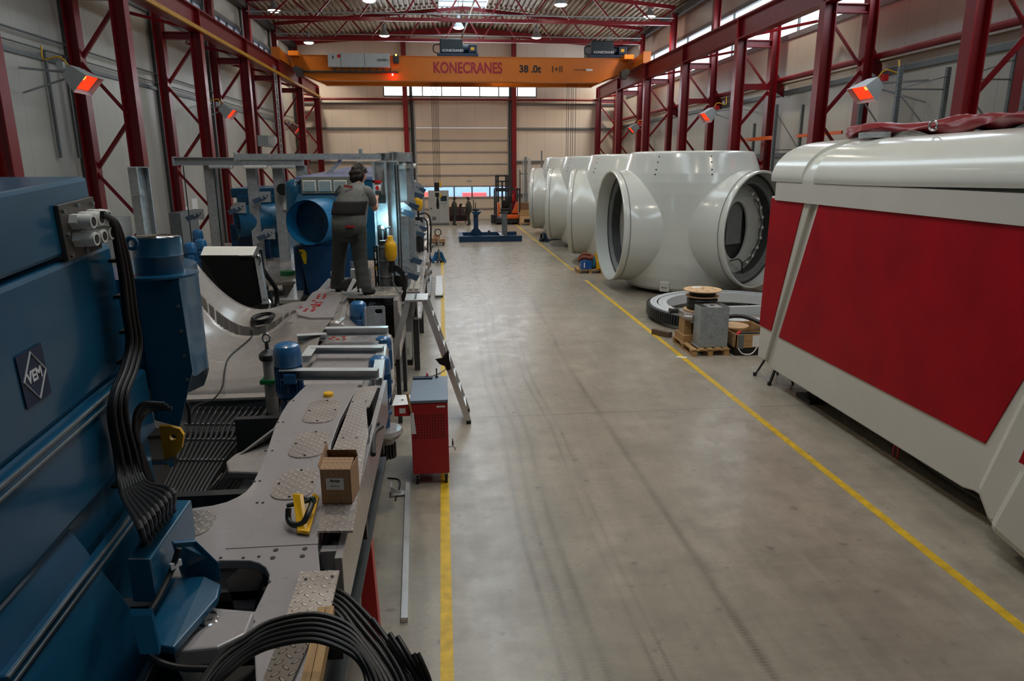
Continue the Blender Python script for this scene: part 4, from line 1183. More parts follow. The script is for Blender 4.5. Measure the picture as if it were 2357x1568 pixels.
# pallet with lifting gear by the nearest hub
pallet(5.12, 24.15, R(-4), 'small pallet with blue and yellow lifting gear left of the nearest hub', .95, .8)
SLB = paint('petrol_sling', srgb(18, 92, 118), .7, .15, 8)
SLR = paint('brown_red_sling', srgb(120, 62, 44), .8, .2, 8)
bb = MB().box(4.78, 5.14, 23.8, 24.15, pz, .42).build('blue_crate', paint('cobalt_plastic', srgb(20, 84, 160), .4)); tag(bb, 'blue plastic crate on the small pallet by the hubs', 'crate')
MB().box(4.86, 4.9, 23.79, 23.8, .2, .38).build('white_mark', PAPER, bb)
tag(MB().box(5.32, 5.58, 23.8, 24.2, pz, .40).build('yellow_crate', YEL, bevel=.01), 'yellow steel box at the right of the small pallet', 'crate')
tag(MB().tube(bez([(4.8, 24.3, .45), (4.95, 24.2, .62), (5.2, 24.25, .55), (5.3, 24.1, .5), (5.1, 24.05, .5), (4.9, 24.1, .52), (4.75, 24.2, .4)], 40), .075, 8).build('round_sling', SLR, smooth=True), 'heap of brown-red round slings on the blue crate', 'sling')
tag(MB().tube(bez([(5.15, 24.2, .25), (5.25, 23.95, .2), (5.28, 24.0, .45), (5.35, 24.1, .6), (5.4, 24.2, .45)], 30), .06, 8).build('round_sling', SLB, smooth=True), 'petrol blue round sling between the two crates', 'sling')
tag(MB().bar((5.36, 23.95, .4), (5.3, 24.0, .7), .06).build('yellow_shackle_bar', YEL), 'yellow lug sticking up from the yellow box', 'lug')
# pallet trucks
def pallet_truck(label, loc, rz, mat, handle=True):
    r = T('pallet_truck', label, 'pallet truck', (0, 0, 0))
    for x in (-.18, .18): MB().box(x-.075, x+.075, -.1, 1.05, .06, .12).build('fork', mat, r, bevel=.01)
    MB().slab([(-.26, -.1, .06), (.26, -.1, .06), (.12, -.1, .42), (-.12, -.1, .42)], (0, -.14, 0)).build('pump_housing', mat, r, bevel=.01)
    MB().slab([(-.29, -.12, .02), (-.2, -.12, .02), (-.08, -.12, .40), (-.12, -.12, .42)], (0, -.2, 0)).build('side_cheek', mat, r)
    MB().slab([(.29, -.12, .02), (.2, -.12, .02), (.08, -.12, .40), (.12, -.12, .42)], (0, -.2, 0)).build('side_cheek', mat, r)
    for x in (-.06, .06): MB().cyl((x-.025, -.34, .09), (x+.025, -.34, .09), .09, n=16).build('steering_wheel', DARK, r, smooth=True)
    for x in (-.18, .18): MB().cyl((x-.04, .95, .045), (x+.04, .95, .045), .04, n=12).build('fork_roller', BLACK, r)
    MB().cyl((0, -.28, .1), (0, -.26, .5), .05, n=12).build('pump', GALVD, r)
    if handle:
        MB().cyl((0, -.3, .4), (0, -.22, 1.02), .02, n=8).build('drawbar', ALU, r)
        MB().tube([(0, -.22, 1.02), (-.11, -.2, 1.1), (-.12, -.19, 1.2), (-.06, -.18, 1.28), (.06, -.18, 1.28), (.12, -.19, 1.2), (.11, -.2, 1.1)], .022, 8, closed=True).build('handle_loop', BLACK, r, smooth=True)
    r.location = loc; r.rotation_euler = (0, 0, rz)
    return r
pallet_truck('petrol blue pallet truck with upright handle on the left floor line', (-.22, 27.5, 0), R(8), paint('truck_blue_enamel', srgb(10, 104, 160), .35))
pallet_truck('dark pallet truck parked under the third white hub', (5.15, 34.3, 0), R(-60), NAVY, False)
# pallet with cartons beside the left line
pallet(-.32, 33.4, 0, 'dark pallet with small cartons by the left yellow line', .8, .6, WOODD, WOODD)
for k, (x, y, z, w, d, h, lab) in enumerate(((-.52, 33.3, pz, .34, .3, .2, 'open brown carton at the left of the dark pallet'), (-.3, 33.5, pz, .3, .3, .34, 'tallest brown carton on the dark pallet'), (-.06, 33.3, pz, .28, .3, .16, 'low brown carton at the right of the dark pallet'), (-.25, 33.25, pz, .14, .2, .18, 'narrow brown carton in the middle of the dark pallet'))):
    b_ = MB().cbox((x, y, z+h/2), (w, d, h), .05*k).build('cardboard_box', CARD); tag(b_, lab, 'carton')
    MB().cbox((x, y-.01, z+h+.002), (w*.5, .05, .003), .05*k).build('packing_tape', PLY, b_)
# galvanised beams on the floor
for k, x in enumerate((-.52, -.16)):
    b_ = T('galvanised_channel', 'galvanised channel lying on the floor by the yellow line, %s of the pair' % ('left' if k == 0 else 'right'), 'steel channel', (x, 21.5, 0), 'channels on the floor')
    MB().prof((x, 19.7, .07), (x, 23.4, .07), [(-.12, -.07), (.12, -.07), (.12, .07), (.105, .07), (.105, -.05), (-.105, -.05), (-.105, .07), (-.12, .07)]).build('channel_body', GALV, b_)
    MB().box(x-.104, x+.104, 19.74, 23.36, .05, .085).build('inner_plate', ALU, b_)
# long aluminium bar and bracket near the cart
tag(MB().prof(at(931, 1428, z=.025), at(939, 1114, z=.025), [(-.03, -.025), (.03, -.025), (.03, .025), (-.03, .025)]).build('aluminium_bar', ALU, bevel=.003), 'long aluminium bar lying on the floor left of the yellow line', 'bar')
br = T('angle_bracket', 'small white angle bracket lying beside the far end of the aluminium bar', 'bracket', (-.62, 7.45, 0))
MB().cbox((-.60, 7.45, .02), (.18, .10, .012), .1).cbox((-.67, 7.46, .07), (.02, .14, .12), .1).slab([(-.66, 7.44, .02), (-.55, 7.45, .02), (-.66, 7.44, .1)], (0, .02, 0)).build('bracket_body', ALU, br)

# ------------------------------------------------------------ blue test frame on the floor in the middle
NAVYB = paint('deep_blue_steel', srgb(12, 56, 92), .35, .12, 4)
f = T('blue_support_frame', 'dark blue steel frame with two posts standing in the middle of the hall', 'steel frame', (2.3, 35.7, 0))
for (x0, x1, y, nm) in ((.8, 3.9, 34.6, 'front_beam'), (.95, 3.85, 36.7, 'rear_beam')):
    MB().ibeam((x0, y, .15), (x1, y, .15), .22, .26, .2, .02).build(nm, NAVYB, f)
MB().ibeam((.9, 34.6, .15), (.9, 36.8, .15), .2, .24).build('cross_beam', NAVYB, f)
MB().ibeam((2.95, 34.6, .15), (2.95, 36.8, .15), .2, .24).build('cross_beam', GALV, f)
MB().box(1.55, 1.78, 35.3, 35.55, .1, 1.3).build('post', NAVYB, f, bevel=.01)
for s in (-1, 1):
    MB().slab([(1.665+s*.11, 35.4, .2), (1.665+s*.45, 35.4, .2), (1.665+s*.11, 35.4, .6)], (0, .04, 0)).build('gusset', NAVYB, f)
MB().slab([(1.45, 35.2, 1.42), (1.95, 35.2, 1.42), (1.8, 35.2, 1.26), (1.55, 35.2, 1.26)], (0, .45, 0)).build('saddle', NAVYB, f)
MB().slab([(1.42, 35.25, 1.55), (1.88, 35.25, 1.55), (1.78, 35.25, 1.46), (1.52, 35.25, 1.46)], (0, .35, 0)).build('dark_pad', BLACK, f)
MB().cyl((1.66, 35.4, 1.42), (1.66, 35.4, 1.47), .05).build('pin', DARK, f)
for (x, h) in ((1.56, 2.0), (1.66, 1.86)): MB().cyl((x, 35.4, 1.5), (x, 35.4, h), .022, n=8).build('threaded_rod', DARK, f)
MB().ibeam((3.1, 35.3, .2), (3.1, 35.3, 1.32), .26, .24, .02, .03, up=(0, 1, 0)).build('steel_post', GALVD, f)
MB().box(2.85, 3.3, 35.2, 35.4, 1.32, 1.4).build('post_head', DARK, f)
MB().box(2.3, 2.42, 35.9, 36.1, .28, .42).build('small_block', DARK, f)

# ------------------------------------------------------------ grey control cabinet
cb = T('control_cabinet', 'tall light grey control cabinet with a screen in front of the gate', 'cabinet', (-.2, 44.8, 0))
MB().box(-.85, .42, 44.6, 45.1, .12, 2.15).build('housing', GCAB, cb, bevel=.01)
MB().box(-.85, .42, 44.62, 45.1, 0, .12).build('plinth', GALVD, cb)
for (a, b) in ((-.83, -.2), (-.19, .40)):
    d = MB().box(a, b, 44.575, 44.6, .16, 2.12).build('door', GCAB, cb, bevel=.004)
    if a < -.5:
        MB().box(-.72, -.66, 44.555, 44.575, 1.0, 1.1).build('handle', BLACK, d)
        m = MB().box(-.66, -.4, 44.565, 44.575, .32, .55).build('ventilation_grille', GALVD, d)
    else:
        MB().box(-.09, .3, 44.565, 44.575, 1.5, 1.82).build('display', paint('dark_screen', srgb(40, 60, 70), .2), d)
        for i in range(8): MB().box(-.1+i*.055, -.075+i*.055, 44.56, 44.575, 1.34, 1.37).build('indicator', DARK, d)
        MB().box(.1, .13, 44.56, 44.575, 1.1, 1.2).build('key_switch', DARK, d)
# workshop tool cart at the back
tc = T('tool_cabinet', 'wide red and black tool cabinet on castors beside the two distant workers', 'tool cabinet', (1.0, 46.2, 0))
MB().box(.45, 1.6, 45.9, 46.5, .14, 1.05).build('body', paint('dark_red_enamel', srgb(112, 12, 16), .45), tc, bevel=.01)
for j, x in enumerate((.48, 1.16)):
    w = .64 if j == 0 else .4
    for i in range(5):
        dr_ = MB().box(x, x+w, 45.88, 45.9, .9-i*.1, .98-i*.1).build('drawer', BLACK, tc)
        MB().box(x+.02, x+w-.02, 45.87, 45.88, .955-i*.1, .97-i*.1).build('drawer_handle', ALU, dr_)
    MB().box(x, x+w, 45.88, 45.9, .2, .46).build('lower_door', BLACK, tc)
MB().box(.42, 1.62, 45.86, 46.52, 1.05, 1.08).build('worktop', WOOD, tc)
for x in (.55, 1.5):
    for y in (45.98, 46.42): MB().cyl((x-.02, y, .07), (x+.02, y, .07), .07, n=12).build('castor', BLACK, tc)
tag(MB().cbox((1.25, 46.1, 1.085), (.4, .3, .01), .2).build('drawing_sheet', PAPER), 'white drawing lying on the far tool cabinet', 'paper')

# ------------------------------------------------------------ forklift
fk = T('forklift', 'orange and black forklift parked at the far right of the gate', 'forklift', (4.1, 45.2, 0))
MB().box(3.45, 4.85, 44.6, 46.4, .1, .4).build('chassis', DARK, fk, bevel=.03)
MB().box(3.95, 4.8, 44.45, 44.7, .38, .62).build('orange_counterweight', ORANGE, fk, bevel=.03)
MB().slab([(4.4, 44.5, .72), (4.78, 44.5, .72), (4.78, 44.5, 1.4), (4.7, 44.5, 1.4), (4.55, 44.5, .95)], (0, .5, 0)).build('orange_side_panel', ORANGE, fk)
MB().box(3.52, 3.62, 44.5, 45.3, .5, 1.35).build('orange_side_panel', ORANGE, fk, bevel=.01)
for x in (3.40, 4.88):
    MB().bar((x, 44.55, .1), (x, 44.55, 2.2), .09).build('guard_post', DARK, fk)
    MB().bar((x, 46.0, .1), (x, 46.0, 2.2), .09).build('guard_post', DARK, fk)
m = MB().box(3.36, 4.92, 44.5, 44.6, 2.15, 2.24).box(3.36, 4.92, 45.95, 46.05, 2.15, 2.24)
for x in (3.7, 4.0, 4.3, 4.6): m.box(x-.02, x+.02, 44.55, 46.0, 2.17, 2.22)
m.box(3.36, 3.44, 44.5, 46.05, 2.15, 2.22).box(4.84, 4.92, 44.5, 46.05, 2.15, 2.22)
m.build('overhead_guard', DARK, fk)
for x in (3.55, 3.68, 4.2, 4.33): MB().box(x-.05, x+.05, 46.5, 46.65, .1, 3.0).build('mast_rail', BLACK, fk)
for z in (2.0, 2.6, 2.95): MB().box(3.5, 4.4, 46.48, 46.6, z, z+.08).build('mast_crossbar', BLACK, fk)
MB().cyl((3.95, 46.5, .3), (3.95, 46.5, 2.6), .06).build('lift_cylinder', DARK, fk)
MB().box(3.75, 4.35, 44.9, 45.4, .62, 1.0).box(3.8, 4.3, 45.3, 45.45, 1.0, 1.5).build('seat', BLACK, fk, bevel=.06)
MB().slab([(3.95, 44.8, 1.3), (4.4, 44.8, 1.3), (4.45, 44.8, 1.75), (4.15, 44.8, 1.7)], (0, .06, 0)).build('control_panel', BLACK, fk)
MB().tube([(4.0+.14*math.cos(a), 44.85, 1.35+.14*math.sin(a)) for a in [2*PI*i/14 for i in range(14)]], .015, 6, closed=True).build('steering_wheel', BLACK, fk)
for x in (3.55, 4.7):
    for y in (44.85, 46.2): MB().cyl((x-.12, y, .2), (x+.12, y, .2), .2, n=18).build('tyre', BLACK, fk, smooth=True)
MB().box(3.1, 3.45, 44.9, 45.4, .05, .6).build('battery_box', DARK, fk, bevel=.03)
MB().lathe((4.65, 44.6, 2.24), [(0, .12), (.05, .1), (.06, 0), (0, 0)], 10).build('beacon', REDP, fk)
tag(MB().cyl((4.85, 48.06, 1.3), (4.85, 48.06, 1.75), .08).build('fire_extinguisher', REDP, smooth=True), 'red fire extinguisher behind the forklift beside the red column', 'fire extinguisher')
# crates by the forklift
cp = pallet(5.45, 44.3, 0, 'pallet under the plywood crates right of the forklift', 1.3, 1.0)
wc = T('wooden_crate', 'wide plywood crate with a cutaway front on the pallet right of the forklift', 'crate', (5.45, 44.3, pz))
MB().box(4.85, 6.05, 43.9, 44.8, pz, .78).build('crate_body', PLY, wc, bevel=.01)
MB().box(4.85, 6.05, 43.88, 43.9, .6, .95).build('front_board', WOOD, wc); MB().box(5.1, 5.7, 43.87, 43.9, .18, .38).build('dark_opening', BLACK, wc)
tag(MB().box(4.9, 5.45, 44.0, 44.5, .78, 1.38).build('wooden_chest', paint('brown_hardboard', srgb(120, 84, 60), .6), bevel=.01), 'brown strapped box standing on the plywood crate', 'box')
tag(MB().lathe((5.7, 44.4, .78), [(0, .5), (.15, .42), (.3, .15), (.34, 0), (0, 0)], 20).build('black_cover', BLACK, smooth=True), 'black rounded cover on the plywood crate', 'cover')
# ------------------------------------------------------------ near assembly: grey bed frame
def zp(pts, z): return [tuple(at(a, b, z=z)[:2]) for a, b in pts]
DZ0 = 1.80
bf = T('generator_bed_frame', 'long grey welded bed frame with oval tread-plate covers running along the left side', 'machine frame', (-1.1, 4.2, 0))
edge_l = zp([(446, 1169), (490, 1163), (522, 1155), (548, 1143), (565, 1132), (580, 1115), (590, 1095), (612, 1045), (633, 981), (648, 950), (663, 926), (676, 915), (690, 900), (708, 884)], DZ0)
edge_r = zp([(826, 884), (783, 965), (763, 1020), (745, 1160), (731, 1253)], DZ0)
outline = zp([(385, 1420), (370, 1300), (375, 1185)], DZ0) + edge_l + edge_r + [(-.60, 2.9), (-.55, 2.1)] + zp([(590, 1610), (585, 1500), (569, 1460), (500, 1494), (402, 1508)], DZ0)
hole = zp([(505, 1290), (574, 1290), (596, 1296), (611, 1306), (619, 1322), (618, 1340), (586, 1407), (500, 1400), (460, 1390), (460, 1300)], DZ0)
MB().plate(outline, [hole], DZ0-.05, DZ0, None).build('deck_plate', GREY, bf, bevel=.006)
# raised weld line and bolts
def on_deck(px, py, dz=0): 
    p = at(px, py, z=DZ0+dz); return p
MB().bar(on_deck(520, 1263), on_deck(731, 1252), .012, .008).build('weld_bead', GREY, bf)
for k, (px, py) in enumerate(((592, 1158), (605, 1158), (611, 1038), (627, 1038), (640, 973), (652, 972), (664, 924), (676, 923), (586, 1109), (598, 1108), (635, 1267), (702, 1264), (628, 1285), (696, 1281), (596, 1282), (560, 1285), (508, 1285), (620, 1340), (583, 1432))):
    p = on_deck(px, py)
    MB().cyl(p-Vector((0, 0, .002)), p+Vector((0, 0, .004)), .013 if k in (10, 11, 12, 13) else .008, n=10).build('bolt', DARK, bf)
for k, (px, py, w, h) in enumerate(((742, 947, .125, .27), (715, 1023, .125, .24), (681, 1115, .125, .21))):
    p = on_deck(px, py)
    c = MB().prism(rrect(p.x-w, p.x+w, p.y-h, p.y+h, .11, 6), DZ0, DZ0+.008).build('oval_cover', CHECK, bf)
    for dx, dy in ((w*.8, 0), (-w*.8, 0), (0, h*.88), (0, -h*.88)):
        MB().cyl((p.x+dx, p.y+dy, DZ0+.008), (p.x+dx, p.y+dy, DZ0+.014), .008, n=8).build('screw', DARK, c)
p = on_deck(447, 1208)
MB().prism(rrect(p.x-.12, p.x+.10, p.y-.14, p.y+.15, .09, 6), DZ0, DZ0+.008).build('oval_cover', CHECK, bf)
# tread plate strips along the edge
z = DZ0+.03
sA = zp([(820, 893), (868, 887), (868, 893), (850, 935), (843, 938), (848, 1003), (846, 1010), (812, 1222), (731, 1222), (745, 1165), (764, 1040), (790, 975)], z)
MB().plate(sA, [], z-.012, z, None).build('tread_strip', CHECK, bf)
sB = zp([(692, 1316), (781, 1313), (757, 1422), (700, 1568), (610, 1568), (658, 1420)], z)
MB().prism(sB[:2]+[sB[2]]+[sB[5]], z-.012, z).build('tread_strip', CHECK, bf)
MB().prism(zp([(640, 1474), (716, 1470), (672, 1568), (604, 1568)], z-.01), z-.03, z-.01).build('tread_strip', CHECKD, bf)
for (px, py) in ((704, 1334), (765, 1328), (812, 925), (842, 924), (790, 1008), (821, 1008), (786, 1160)):
    q = at(px, py, z=z); MB().cyl(q, q+Vector((0, 0, .004)), .008, n=8).build('screw', DARK, bf)
# side girders, cross members, legs
for (x0, x1, nm) in ((-.66, -.56, 'side_girder'),):
    MB().box(-.60, -.56, 3.25, 6.3, 1.40, 1.75).box(-.74, -.60, 3.2, 6.3, 1.36, 1.40).build(nm, GREY, bf, bevel=.004)
    MB().box(-.72, -.68, 2.1, 6.3, .98, 1.75).box(-.78, -.60, 2.1, 6.3, .95, .98).build('inner_girder', DARK, bf)
for y in (2.3, 3.35, 4.6, 6.1):
    MB().box(-.68, -.60, y-.03, y+.03, 1.40, 1.75).build('web_plate', GREY, bf)
    MB().box(-1.9, -.6, y-.04, y+.04, 1.1, 1.5).build('cross_member', DARK, bf)
MB().bar((-.64, 2.2, 1.62), (-.64, 3.6, 1.62), .05, .05).build('cable_duct', ALU, bf)
for k in range(7): MB().cbox((-.64, 2.3+k*.18, 1.62), (.06, .012, .06)).build('cable_tie', BLACK, bf)
for (x, y) in ((-.66, 4.9), (-1.9, 4.9), (-.70, 2.4), (-1.9, 2.4)):
    MB().slab([(x-.07, y, 0), (x+.07, y, 0), (x+.04, y, .95), (x-.04, y, .95)], (0, .12, 0)).build('red_stand', REDP, bf)
MB().box(-1.85, -.66, 2.1, 6.3, .9, .94).build('shade_sheet', DARK, bf)  # dark sheet added below the deck so its openings read as shade
MB().tube(bez([(-.56, 5.3, 1.70), (-.6, 5.1, 1.74), (-.6, 4.9, 1.76), (-.58, 4.7, 1.72)], 16), .02, 8).tube(bez([(-.53, 5.3, 1.67), (-.56, 5.1, 1.71), (-.56, 4.9, 1.73), (-.54, 4.7, 1.69)], 16), .02, 8).build('side_hose', BLACK, bf, smooth=True)
# grey pad below the blue foot and inner disc
pd = zp([(430, 1470), (520, 1408), (585, 1408), (566, 1458), (500, 1490), (400, 1500)], 1.84)
MB().prism(pd, 1.76, 1.84).build('mounting_pad', GREY, bf, bevel=.01)
pi_ = zp([(520, 1335), (560, 1300), (600, 1303), (605, 1330), (585, 1400), (540, 1400)], 1.5)
MB().prism(pi_, 1.45, 1.5).build('inner_web', GREY, bf)

# yellow cap, box, yellow shackle on the deck
p = on_deck(756, 912)
tag(MB().lathe((p.x, p.y, DZ0), [(0, .035), (.035, .033), (.042, .025), (.042, 0), (0, 0)], 20).build('plastic_cover', YEL, smooth=True), 'round yellow plastic cap lying on the bed frame above the first oval cover', 'cap')
q = at(781, 1158, z=z+.002)
bx2 = T('parts_carton', 'brown printed carton with white label and open flaps standing on the tread plate', 'carton', (q.x, q.y, z), None)
def m_print():
    t = NT('printed_cardboard')
    v = t.map((1, 1, 1)); o = t.xyz(v)
    def cell(a, n): return t.math('ABSOLUTE', t.math('SUBTRACT', t.math('FRACT', t.math('MULTIPLY', a, n)), .5))
    s = t.math('ADD', o[0], o[1])
    f = t.math('MAXIMUM', cell(s, 38), cell(o[2], 38))
    ring = t.math('LESS_THAN', t.math('ABSOLUTE', t.math('SUBTRACT', f, .34)), .07)
    t.color(t.mix(t.math('MULTIPLY', ring, .55), srgb(182, 146, 112), srgb(120, 88, 62))).rough(.75)
    return t.m
PRINT = m_print()
w, d, h = .17, .20, .21
th = -.10
M0 = Matrix.Translation((q.x, q.y+.09, z)) @ Matrix.Rotation(th, 4, 'Z')
m = MB(); t_ = .004
for (a, b, c, e) in ((-w/2, w/2, -d/2, -d/2+t_), (-w/2, w/2, d/2-t_, d/2), (-w/2, -w/2+t_, -d/2, d/2), (w/2-t_, w/2, -d/2, d/2)): m.box(a, b, c, e, 0, h, M0)
m.box(-w/2, w/2, -d/2, d/2, 0, t_, M0)
m.build('carton_body', PRINT, bx2)
MB().slab([M0 @ Vector(v) for v in ((-w/2, -d/2, h), (w/2, -d/2, h), (w/2+.005, -d/2+.09, h+.035), (-w/2-.005, -d/2+.09, h+.035))], (0, 0, .003)).build('front_flap', PRINT, bx2)
MB().slab([M0 @ Vector(v) for v in ((-w/2, d/2, h), (w/2, d/2, h), (w/2, d/2-.03, h+.05), (-w/2, d/2-.03, h+.05))], (0, .003, 0)).build('rear_flap', PRINT, bx2)
MB().slab([M0 @ Vector(v) for v in ((-w/2, -d/2, h), (-w/2, d/2, h), (-w/2-.01, d/2, h+.09), (-w/2-.01, -d/2, h+.03))], (.003, 0, 0)).build('side_flap', PRINT, bx2)
lbp = MB().box(-.055, .045, -d/2-.003, -d/2-.001, .09, .16, M0).build('white_label', PAPER, bx2)
Mt = M0 @ facing((-.005, -d/2-.004, .145), (1, 0, 0), (0, 0, 1))
text('Parker', .022, Mt, TEXTK, lbp, depth=.0004, bold=.02, shear=.3, name='label_lettering')
text('09 27 14', .013, M0 @ facing((-.005, -d/2-.004, .112), (1, 0, 0), (0, 0, 1)), TEXTK, lbp, depth=.0004, name='label_lettering')
# yellow eye plate with bow shackle
q = on_deck(695, 1195)
sk_ = T('lifting_lug', 'yellow lifting lug with a dark bow shackle standing on the bed frame', 'lifting lug', (q.x, q.y, DZ0))
a, b, c, d_, e = at(683, 1228, z=DZ0+.01), at(712, 1232, z=DZ0+.01), at(735, 1150, z=DZ0+.03), at(722, 1140, z=DZ0+.06), at(675, 1137, z=DZ0+.12)
MB().slab([a, b, c, d_], (0, 0, .02)).build('base_plate', YEL, sk_, bevel=.004)
MB().slab([at(684, 1226, z=DZ0+.02), at(702, 1226, z=DZ0+.02), at(690, 1140, z=DZ0+.15), at(672, 1137, z=DZ0+.15)], (.018, .01, 0)).build('eye_plate', YEL, sk_, bevel=.003)
c1, c2, c3, c4, c5, c6 = at(664, 1170, z=DZ0+.1), at(664, 1195, z=DZ0+.05), at(674, 1208, z=DZ0+.04), at(697, 1204, z=DZ0+.05), at(710, 1180, z=DZ0+.09), at(718, 1155, z=DZ0+.11)
MB().tube(bez([c1, c2, c3, c4, c5, c6, at(700, 1148, z=DZ0+.12)], 36), .016, 12).build('bow_shackle', paint('dark_forged_steel', srgb(62, 64, 62), .35, .15, 8, metal=.7), sk_, smooth=True)
MB().cyl(at(660, 1165, z=DZ0+.1), at(722, 1150, z=DZ0+.12), .012, n=10).cyl(at(716, 1153, z=DZ0+.12), at(724, 1150, z=DZ0+.12), .022, n=6).build('shackle_pin', paint('dark_green_pin', srgb(34, 52, 40), .4), sk_)

# ------------------------------------------------------------ cable tray pit
ct = T('cable_ladder', 'steel cable ladder carrying black cables between the saddle casting and bed frame', 'cable ladder', (-2.2, 6.2, 1.1))
CZ = 1.22
def cp(px, py, z=CZ): return at(px, py, z=z)
for i in range(12):
    t = i/11
    pts = [cp(447+155*t, 938, CZ+.05), cp(438+152*t, 955), cp(432+137*t, 975), cp(424+130*t, 1010), cp(407+111*t, 1057), cp(375+100*t, 1125), cp(340+105*t, 1190, CZ-.03)]
    MB().tube(bez(pts, 30), .016, 8).build('cable', BLACK, ct, smooth=True)
for (xa, xb, py) in ((425, 575, 977), (416, 560, 1012), (400, 524, 1059)):
    MB().bar(cp(xa, py, CZ-.03), cp(xb, py, CZ-.03), .04, .02).build('rung', CHROME, ct)
    for i in range(12):
        t = (i+.5)/12.5
        q = cp(xa+(xb-xa)*t, py, CZ+.022)
        MB().cbox(tuple(q), (.022, .03, .02)).build('cable_clip', CHROME, ct, bevel=.004)
MB().bar(cp(512, 1092, CZ-.02), cp(447, 1170, CZ-.02), .012, .02).build('side_rail', CHROME, ct)
MB().bar(cp(560, 1040, CZ-.10), cp(455, 1190, CZ-.10), .012, .08).build('side_rail', DARK, ct)
MB().slab([(-2.75, 7.30, 1.0), (-1.75, 7.30, 1.0), (-1.75, 7.30, 1.33), (-2.75, 7.30, 1.33)], (0, .03, 0)).build('end_plate', GALVD, ct)
MB().box(-2.8, -1.75, 7.18, 7.33, 1.31, 1.335).build('lip_plate', CAST, ct)
MB().box(-1.83, -1.79, 6.3, 7.3, .95, 1.32).build('side_plate', DARK, ct)
MB().box(-3.4, -1.3, 4.2, 7.3, .86, .9).build('pit_shade_sheet', BLACK, ct)  # added black sheet, stands in for the dark of the pit and hides the floor
MB().bar((-2.5, 6.55, 1.12), (-1.6, 6.5, 1.12), .05, .03).bar((-2.5, 6.45, 1.12), (-1.6, 6.4, 1.12), .03, .03).build('bright_rail', CHROME, ct)
# cast bracket right of the ladder
kb = T('cast_bracket', 'grey cast bracket with a triangular web beside the cable ladder', 'casting', (-1.6, 5.6, 1.3))
sh_ = zp([(525, 1085), (520, 1062), (540, 1045), (640, 1000), (640, 1088)], 1.40)
MB().prism(sh_, 1.33, 1.40).build('shelf', CAST, kb, bevel=.015)
MB().slab([at(545, 1048, z=1.40), at(640, 1000, z=1.40), at(640, 965, z=1.62), at(628, 985, z=1.55)], (.03, 0, 0)).build('web', CAST, kb, bevel=.01)
MB().slab([at(528, 1087, z=1.33), at(640, 1090, z=1.33), at(640, 1110, z=1.2), at(540, 1100, z=1.2)], (0, .04, 0)).build('lower_flange', CAST, kb)
cb_ = T('crossbeam_tray', 'dark ribbed cable trunk crossing under the bed frame', 'cable trunk', (-1.6, 4.9, 1.2))
MB().box(-2.1, -1.2, 4.72, 4.95, 1.15, 1.3).build('trunk_body', BLACK, cb_)
for i in range(9): MB().box(-2.05+i*.1, -2.03+i*.1, 4.70, 4.97, 1.3, 1.33).build('rib', BLACK, cb_)
MB().box(-2.2, -1.2, 4.5, 4.56, 1.2, 1.3).build('white_rail', GREY, cb_)

# ------------------------------------------------------------ saddle casting
def sstep(a, b, x):
    t = max(0.0, min(1.0, (x-a)/(b-a))); return t*t*(3-2*t)
def lerp_tab(tab, y):
    for (a, b), (c, d) in zip(tab, tab[1:]):
        if y <= c:
            t = max(0, (y-a)/(c-a)); return b+(d-b)*t
    return tab[-1][1]
ZC = [(7.22, .95), (7.30, 1.22), (7.38, 1.36), (7.50, 1.45), (7.65, 1.51), (7.85, 1.545), (8.2, 1.555), (8.6, 1.55), (9.0, 1.555), (9.3, 1.60), (9.6, 1.68), (9.85, 1.74), (9.95, 1.73), (10.0, 1.60), (10.02, 1.0)]
def cast_z(x, y):
    k = .18+.80*sstep(7.3, 9.3, y)
    t = x+2.45+.12*sstep(8, 10, y)
    zt = lerp_tab(ZC, y)+k*t*t*(1.0 if t < 0 else .95)
    # bead along the slot
    u = (x+2.55)/.72; v = (y-9.14-.20*u*u)/.15
    q = u*u+v*v
    if q < 1.0: zt -= .75*sstep(1.0, .90, q)
    elif q < 1.5: zt += .02*(1-(q-1)/.5)
    lim = 2.42
    if t > 0 and zt > 1.70: zt = 1.70 + .13*math.tanh((zt-1.70)/.13)
    zt = min(zt, lim)
    return zt
sd = T('saddle_casting', 'big grey cast main frame with a curved saddle and slotted opening', 'casting', (-2.3, 8.5, 0))
X0, X1, Y0, Y1 = -3.55, -1.42, 7.22, 10.02
m = MB().grid(lambda u, v: (X0+(X1-X0)*u, Y0+(Y1-Y0)*v, cast_z(X0+(X1-X0)*u, Y0+(Y1-Y0)*v)), 150, 190)
m.build('saddle_surface', CAST, sd, smooth=True, angle=70)
MB().box(X0, X1, 7.26, 10.0, .6, .80).build('saddle_base', CAST, sd)
m = MB().slab([(X0-.02, 7.9, .7), (X0-.02, 10.0, .7), (X0-.02, 10.0, 2.42), (X0-.02, 9.2, 2.42), (X0-.02, 7.9, 1.7)], (-.3, 0, 0)).build('saddle_shoulder', CAST, sd, bevel=.06)
# right arm of the casting: lower block and upper block with the red-plugged pad
low = [(-1.50, 6.25), (-.70, 6.15), (-.66, 8.6), (-1.50, 8.6)]
MB().prism(low, .95, 1.66).build('lower_arm', CAST, sd, bevel=.06)
MB().prism([(-1.38, 6.4), (-.80, 6.35), (-.78, 8.05), (-1.40, 8.05)], 1.66, 1.70).build('lower_pad', GREY, sd, bevel=.008)
up = zp([(756, 640), (732, 667), (718, 674), (684, 718), (686, 724), (716, 731), (768, 730), (774, 709), (787, 686), (790, 655)], 1.86)
MB().prism(up, 1.82, 1.86).build('upper_pad', GREY, sd, bevel=.006)
upb = [(-2.02, 8.75), (-1.70, 8.58), (-1.30, 8.58), (-1.26, 8.9), (-1.36, 9.9), (-1.5, 12.2), (-2.0, 12.2), (-1.98, 10.2)]
MB().prism(upb, .95, 1.82).build('upper_arm', CAST, sd, bevel=.07)
